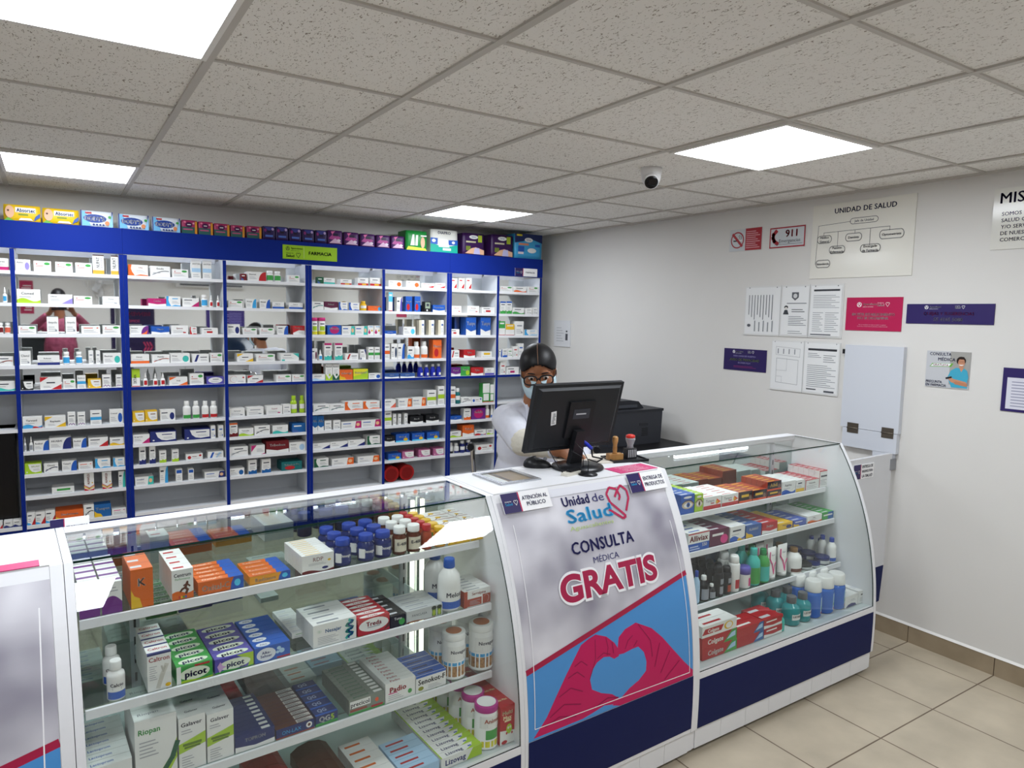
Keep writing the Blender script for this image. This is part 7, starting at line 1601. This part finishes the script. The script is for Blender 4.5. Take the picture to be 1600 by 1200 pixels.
PK = [
('abs', 'yellow wipes pack with a baby, left of the two atop the shelving', 'wipes pack', 'yellow wipes packs on the header', -0.1268, 0.1785, 0.0933, 0.09, 5.03),
('abs', 'yellow wipes pack with a baby, right of the two atop the shelving', 'wipes pack', 'yellow wipes packs on the header', 0.0615, 0.1845, 0.09, 0.09, 5.03),
('dod', 'white and blue wipes pack, first from left atop the shelving', 'wipes pack', 'white and blue wipes packs on the header', 0.2454, 0.1683, 0.0947, 0.09, 5.03),
('dod', 'white and blue wipes pack, second from left atop the shelving', 'wipes pack', 'white and blue wipes packs on the header', 0.4426, 0.1663, 0.0922, 0.09, 5.03),
('dod', 'white and blue wipes pack, third from left atop the shelving', 'wipes pack', 'white and blue wipes packs on the header', 0.6259, 0.1593, 0.0914, 0.09, 5.03),
('gp', 'pink and green pad pack, first from left atop the shelving', 'pad pack', 'pink and green pad packs on the header', 0.7629, 0.0942, 0.0877, 0.09, 5.03),
('gp', 'pink and green pad pack, second from left atop the shelving', 'pad pack', 'pink and green pad packs on the header', 0.8609, 0.0887, 0.0862, 0.09, 5.03),
('gp', 'pink and green pad pack, third from left atop the shelving', 'pad pack', 'pink and green pad packs on the header', 0.9604, 0.0968, 0.0825, 0.09, 5.03),
('gp', 'pink and green pad pack, fourth from left atop the shelving', 'pad pack', 'pink and green pad packs on the header', 1.0601, 0.0889, 0.0806, 0.09, 5.03),
('gp', 'pink and green pad pack, fifth from left atop the shelving', 'pad pack', 'pink and green pad packs on the header', 1.1665, 0.0974, 0.0834, 0.09, 5.03),
('pb', 'dark blue and purple pad pack, first from left atop the shelving', 'pad pack', 'dark purple pad packs on the header', 1.2637, 0.0825, 0.0916, 0.09, 5.03),
('pb', 'dark blue and purple pad pack, second from left atop the shelving', 'pad pack', 'dark purple pad packs on the header', 1.3522, 0.0842, 0.0948, 0.09, 5.03),
('pb', 'dark blue and purple pad pack, third from left atop the shelving', 'pad pack', 'dark purple pad packs on the header', 1.4435, 0.0838, 0.0937, 0.09, 5.03),
('pb', 'dark blue and purple pad pack, fourth from left atop the shelving', 'pad pack', 'dark purple pad packs on the header', 1.5345, 0.0832, 0.0925, 0.09, 5.03),
('pb', 'dark blue and purple pad pack, fifth from left atop the shelving', 'pad pack', 'dark purple pad packs on the header', 1.6261, 0.085, 0.0933, 0.09, 5.03),
('pp', 'purple and pink pad pack, first from left atop the shelving', 'pad pack', 'pink-patterned pad packs on the header', 1.728, 0.1082, 0.1016, 0.09, 5.03),
('pp', 'purple and pink pad pack, second from left atop the shelving', 'pad pack', 'pink-patterned pad packs on the header', 1.8502, 0.1111, 0.0979, 0.09, 5.03),
('pp', 'purple and pink pad pack, third from left atop the shelving', 'pad pack', 'pink-patterned pad packs on the header', 1.9757, 0.1141, 0.0963, 0.09, 5.03),
('pp', 'purple and pink pad pack, fourth from left atop the shelving', 'pad pack', 'pink-patterned pad packs on the header', 2.098, 0.1094, 0.0966, 0.09, 5.03),
('pp', 'purple and pink pad pack, fifth from left atop the shelving', 'pad pack', 'pink-patterned pad packs on the header', 2.2157, 0.1095, 0.0986, 0.09, 5.03),
('gr', 'bright green diaper pack atop the shelving', 'diaper pack', 'diaper packs on the header', 2.3687, 0.1803, 0.1517, 0.14, 5.03),
('dia', 'white and teal DIAPRO pack atop the shelving', 'diaper pack', 'diaper packs on the header', 2.6093, 0.24, 0.1787, 0.14, 5.03),
('ten', 'dark purple pack left of another like it atop the shelving', 'diaper pack', 'diaper packs on the header', 2.876, 0.2052, 0.1727, 0.14, 5.03),
('ten', 'dark purple pack beside the light blue pack atop the shelving', 'diaper pack', 'diaper packs on the header', 3.1493, 0.213, 0.1815, 0.14, 5.03),
('tbl', 'light blue pack at the right end atop the shelving', 'diaper pack', 'diaper packs on the header', 3.4144, 0.2794, 0.2076, 0.14, 5.03)]
def f_dod(a): a.rect(0, 0, .035, 1, M('1f2f7a', .4)); a.rect(.965, 0, 1, 1, M('1f2f7a', .4)); a.poly([(.04,.04),(.3,.04),(.16,.95),(.04,.95)], M('6fb4e0', .4)); a.ell(.44, .52, .36, .26, M('1f3f8f', .4)); a.text("DODY'S", .43, .5, .25, M('f2f2f6', .4), .62, 'c', .05); a.rect(.14, .8, .34, .9, K('crimson')); a.ell(.9, .66, .05, .08, K('green')); [a.ell(.4+.1*i, .14, .035, .06, M('2a3a70', .5), 10) for i in range(4)]; a.ell(.82, .26, .07, .14, M('d98a5a', .5)); a.poly([(.86,.02),(1,.02),(1,.9)], M('8cc4e8', .4))
def f_gp(a): a.rect(0, .0, .82, .5, M('2f5f58', .4)); a.ell(.46, .66, .22, .2, M('4a1548', .4)); a.rect(.84, 0, .98, .92, M('d9922c', .4)); a.rect(.1, .28, .7, .38, M('b5527a', .5)); a.ell(.2, .85, .08, .07, M('e07a98', .5)); a.ell(.75, .78, .06, .07, M('e0a0b4', .5)); a.rect(.36, .64, .58, .7, PAPER)
def f_pb(a): a.poly([(.1,.95),(.5,.62),(.9,.95)], M('3a3f8f', .4)); a.rect(.36, .52, .66, .68, M('1a0f2c', .4)); a.rect(.2, .22, .82, .36, M('4f6fc0', .4)); a.ell(.8, .8, .1, .1, M('b9a3d0', .5)); a.ell(.2, .7, .1, .12, M('8a2f78', .5))
def f_pp(a): a.poly([(.05,.4),(.4,.8),(.9,.5),(.6,.3)], M('b0458f', .4)); a.poly([(.1,.1),(.5,.45),(.95,.1)], M('d9b5cf', .45)); a.rect(.35, .6, .7, .78, M('1f1238', .4)); a.ell(.75, .3, .12, .1, M('e5d5e2', .5)); a.poly([(.2,.9),(.5,.95),(.3,.7)], M('e06fa8', .5))
def f_gr(a): a.poly([(.02,.02),(.98,.02),(.9,.14),(.1,.2)], M('c9d838', .4)); a.poly([(.2,.25),(.3,.8),(.38,.8),(.4,.25)], M('dfe5df', .4)); a.poly([(.42,.25),(.46,.78),(.56,.78),(.54,.25)], M('dfe5df', .4)); a.ell(.78, .42, .1, .28, SKN); a.bars(.68, .72, .96, .86, 1, PAPER)
def f_dia(a): a.poly([(0,0),(1,0),(1,.38),(.75,.3),(.3,.3),(0,.42)], M('12a08a', .4)); a.poly([(0,.36),(.26,.34),(.26,.62),(0,.62)], M('2458b0', .4)); a.poly([(.66,.34),(1,.36),(1,.58),(.66,.56)], M('2458b0', .4)); a.poly([(.3,.24),(.7,.24),(.62,.6),(.3,.6)], M('e2e2dc', .45)); a.text('DIAPRO', .5, .86, .12, M('27306f', .5), .62, 'c', .02); a.ell(.12, .5, .07, .07, M('dfe5ea', .4)); a.ell(.84, .46, .06, .06, M('dfe5ea', .4)); a.rect(.45, .1, .75, .2, PAPER)
def f_ten(a): a.ell(.5, .82, .2, .09, PAPER); a.text('TENA', .5, .82, .07, M('27509a', .5), .26); a.rect(.16, .56, .6, .63, M('c9c3a0', .5)); a.rect(.16, .2, .36, .4, M('6d7a2c', .5)); a.rect(.7, .6, .88, .92, M('a3b52c', .5)); a.poly([(.12,.06),(.4,.3),(.6,.36),(.98,.24),(.98,.03)], SKN); a.poly([(.5,.04),(.55,.32),(.76,.33),(.8,.04)], M('b9b5d9', .45))
def f_tbl(a): a.poly([(0,.62),(.3,.7),(.55,.82),(1,.66),(1,1),(0,1)], M('1d2a5c', .4)); a.ell(.5, .76, .15, .09, PAPER); a.text('TENA', .5, .76, .07, M('27509a', .5), .2); a.rect(.14, .54, .5, .62, M('d98a6a', .5)); a.rect(.12, .28, .34, .5, M('2458b0', .4)); a.rect(.12, .18, .32, .27, M('e0d5dc', .5)); a.ell(.62, .34, .16, .1, PAPER); a.rect(.74, .5, .92, .6, M('2458b0', .4)); a.rect(.06, .9, .26, .97, M('d9c82c', .5))
FN = dict(abs=(f_abs, YL, .012), dod=(f_dod, DB, .012), gp=(f_gp, M('a5305f', .4), .004), pb=(f_pb, M('2d1a52', .4), .004), pp=(f_pp, M('481a5c', .4), .004), gr=(f_gr, M('1f8a3c', .35), .014), dia=(f_dia, M('d9d9d2', .45), .006), ten=(f_ten, M('35134a', .4), .006), tbl=(f_tbl, M('3f9fd0', .4), .006))
for k, lb, cat, grp, x, w, h, d, y in PK:
    f, m, s = FN[k]; pack({'abs':'wipes_pack', 'dod':'wipes_pack', 'gp':'pad_pack', 'pb':'pad_pack', 'pp':'pad_pack', 'gr':'diaper_pack', 'dia':'diaper_pack', 'ten':'diaper_pack', 'tbl':'diaper_pack'}[k], lb, cat, x, w, h, d, y, m, f, grp, s)
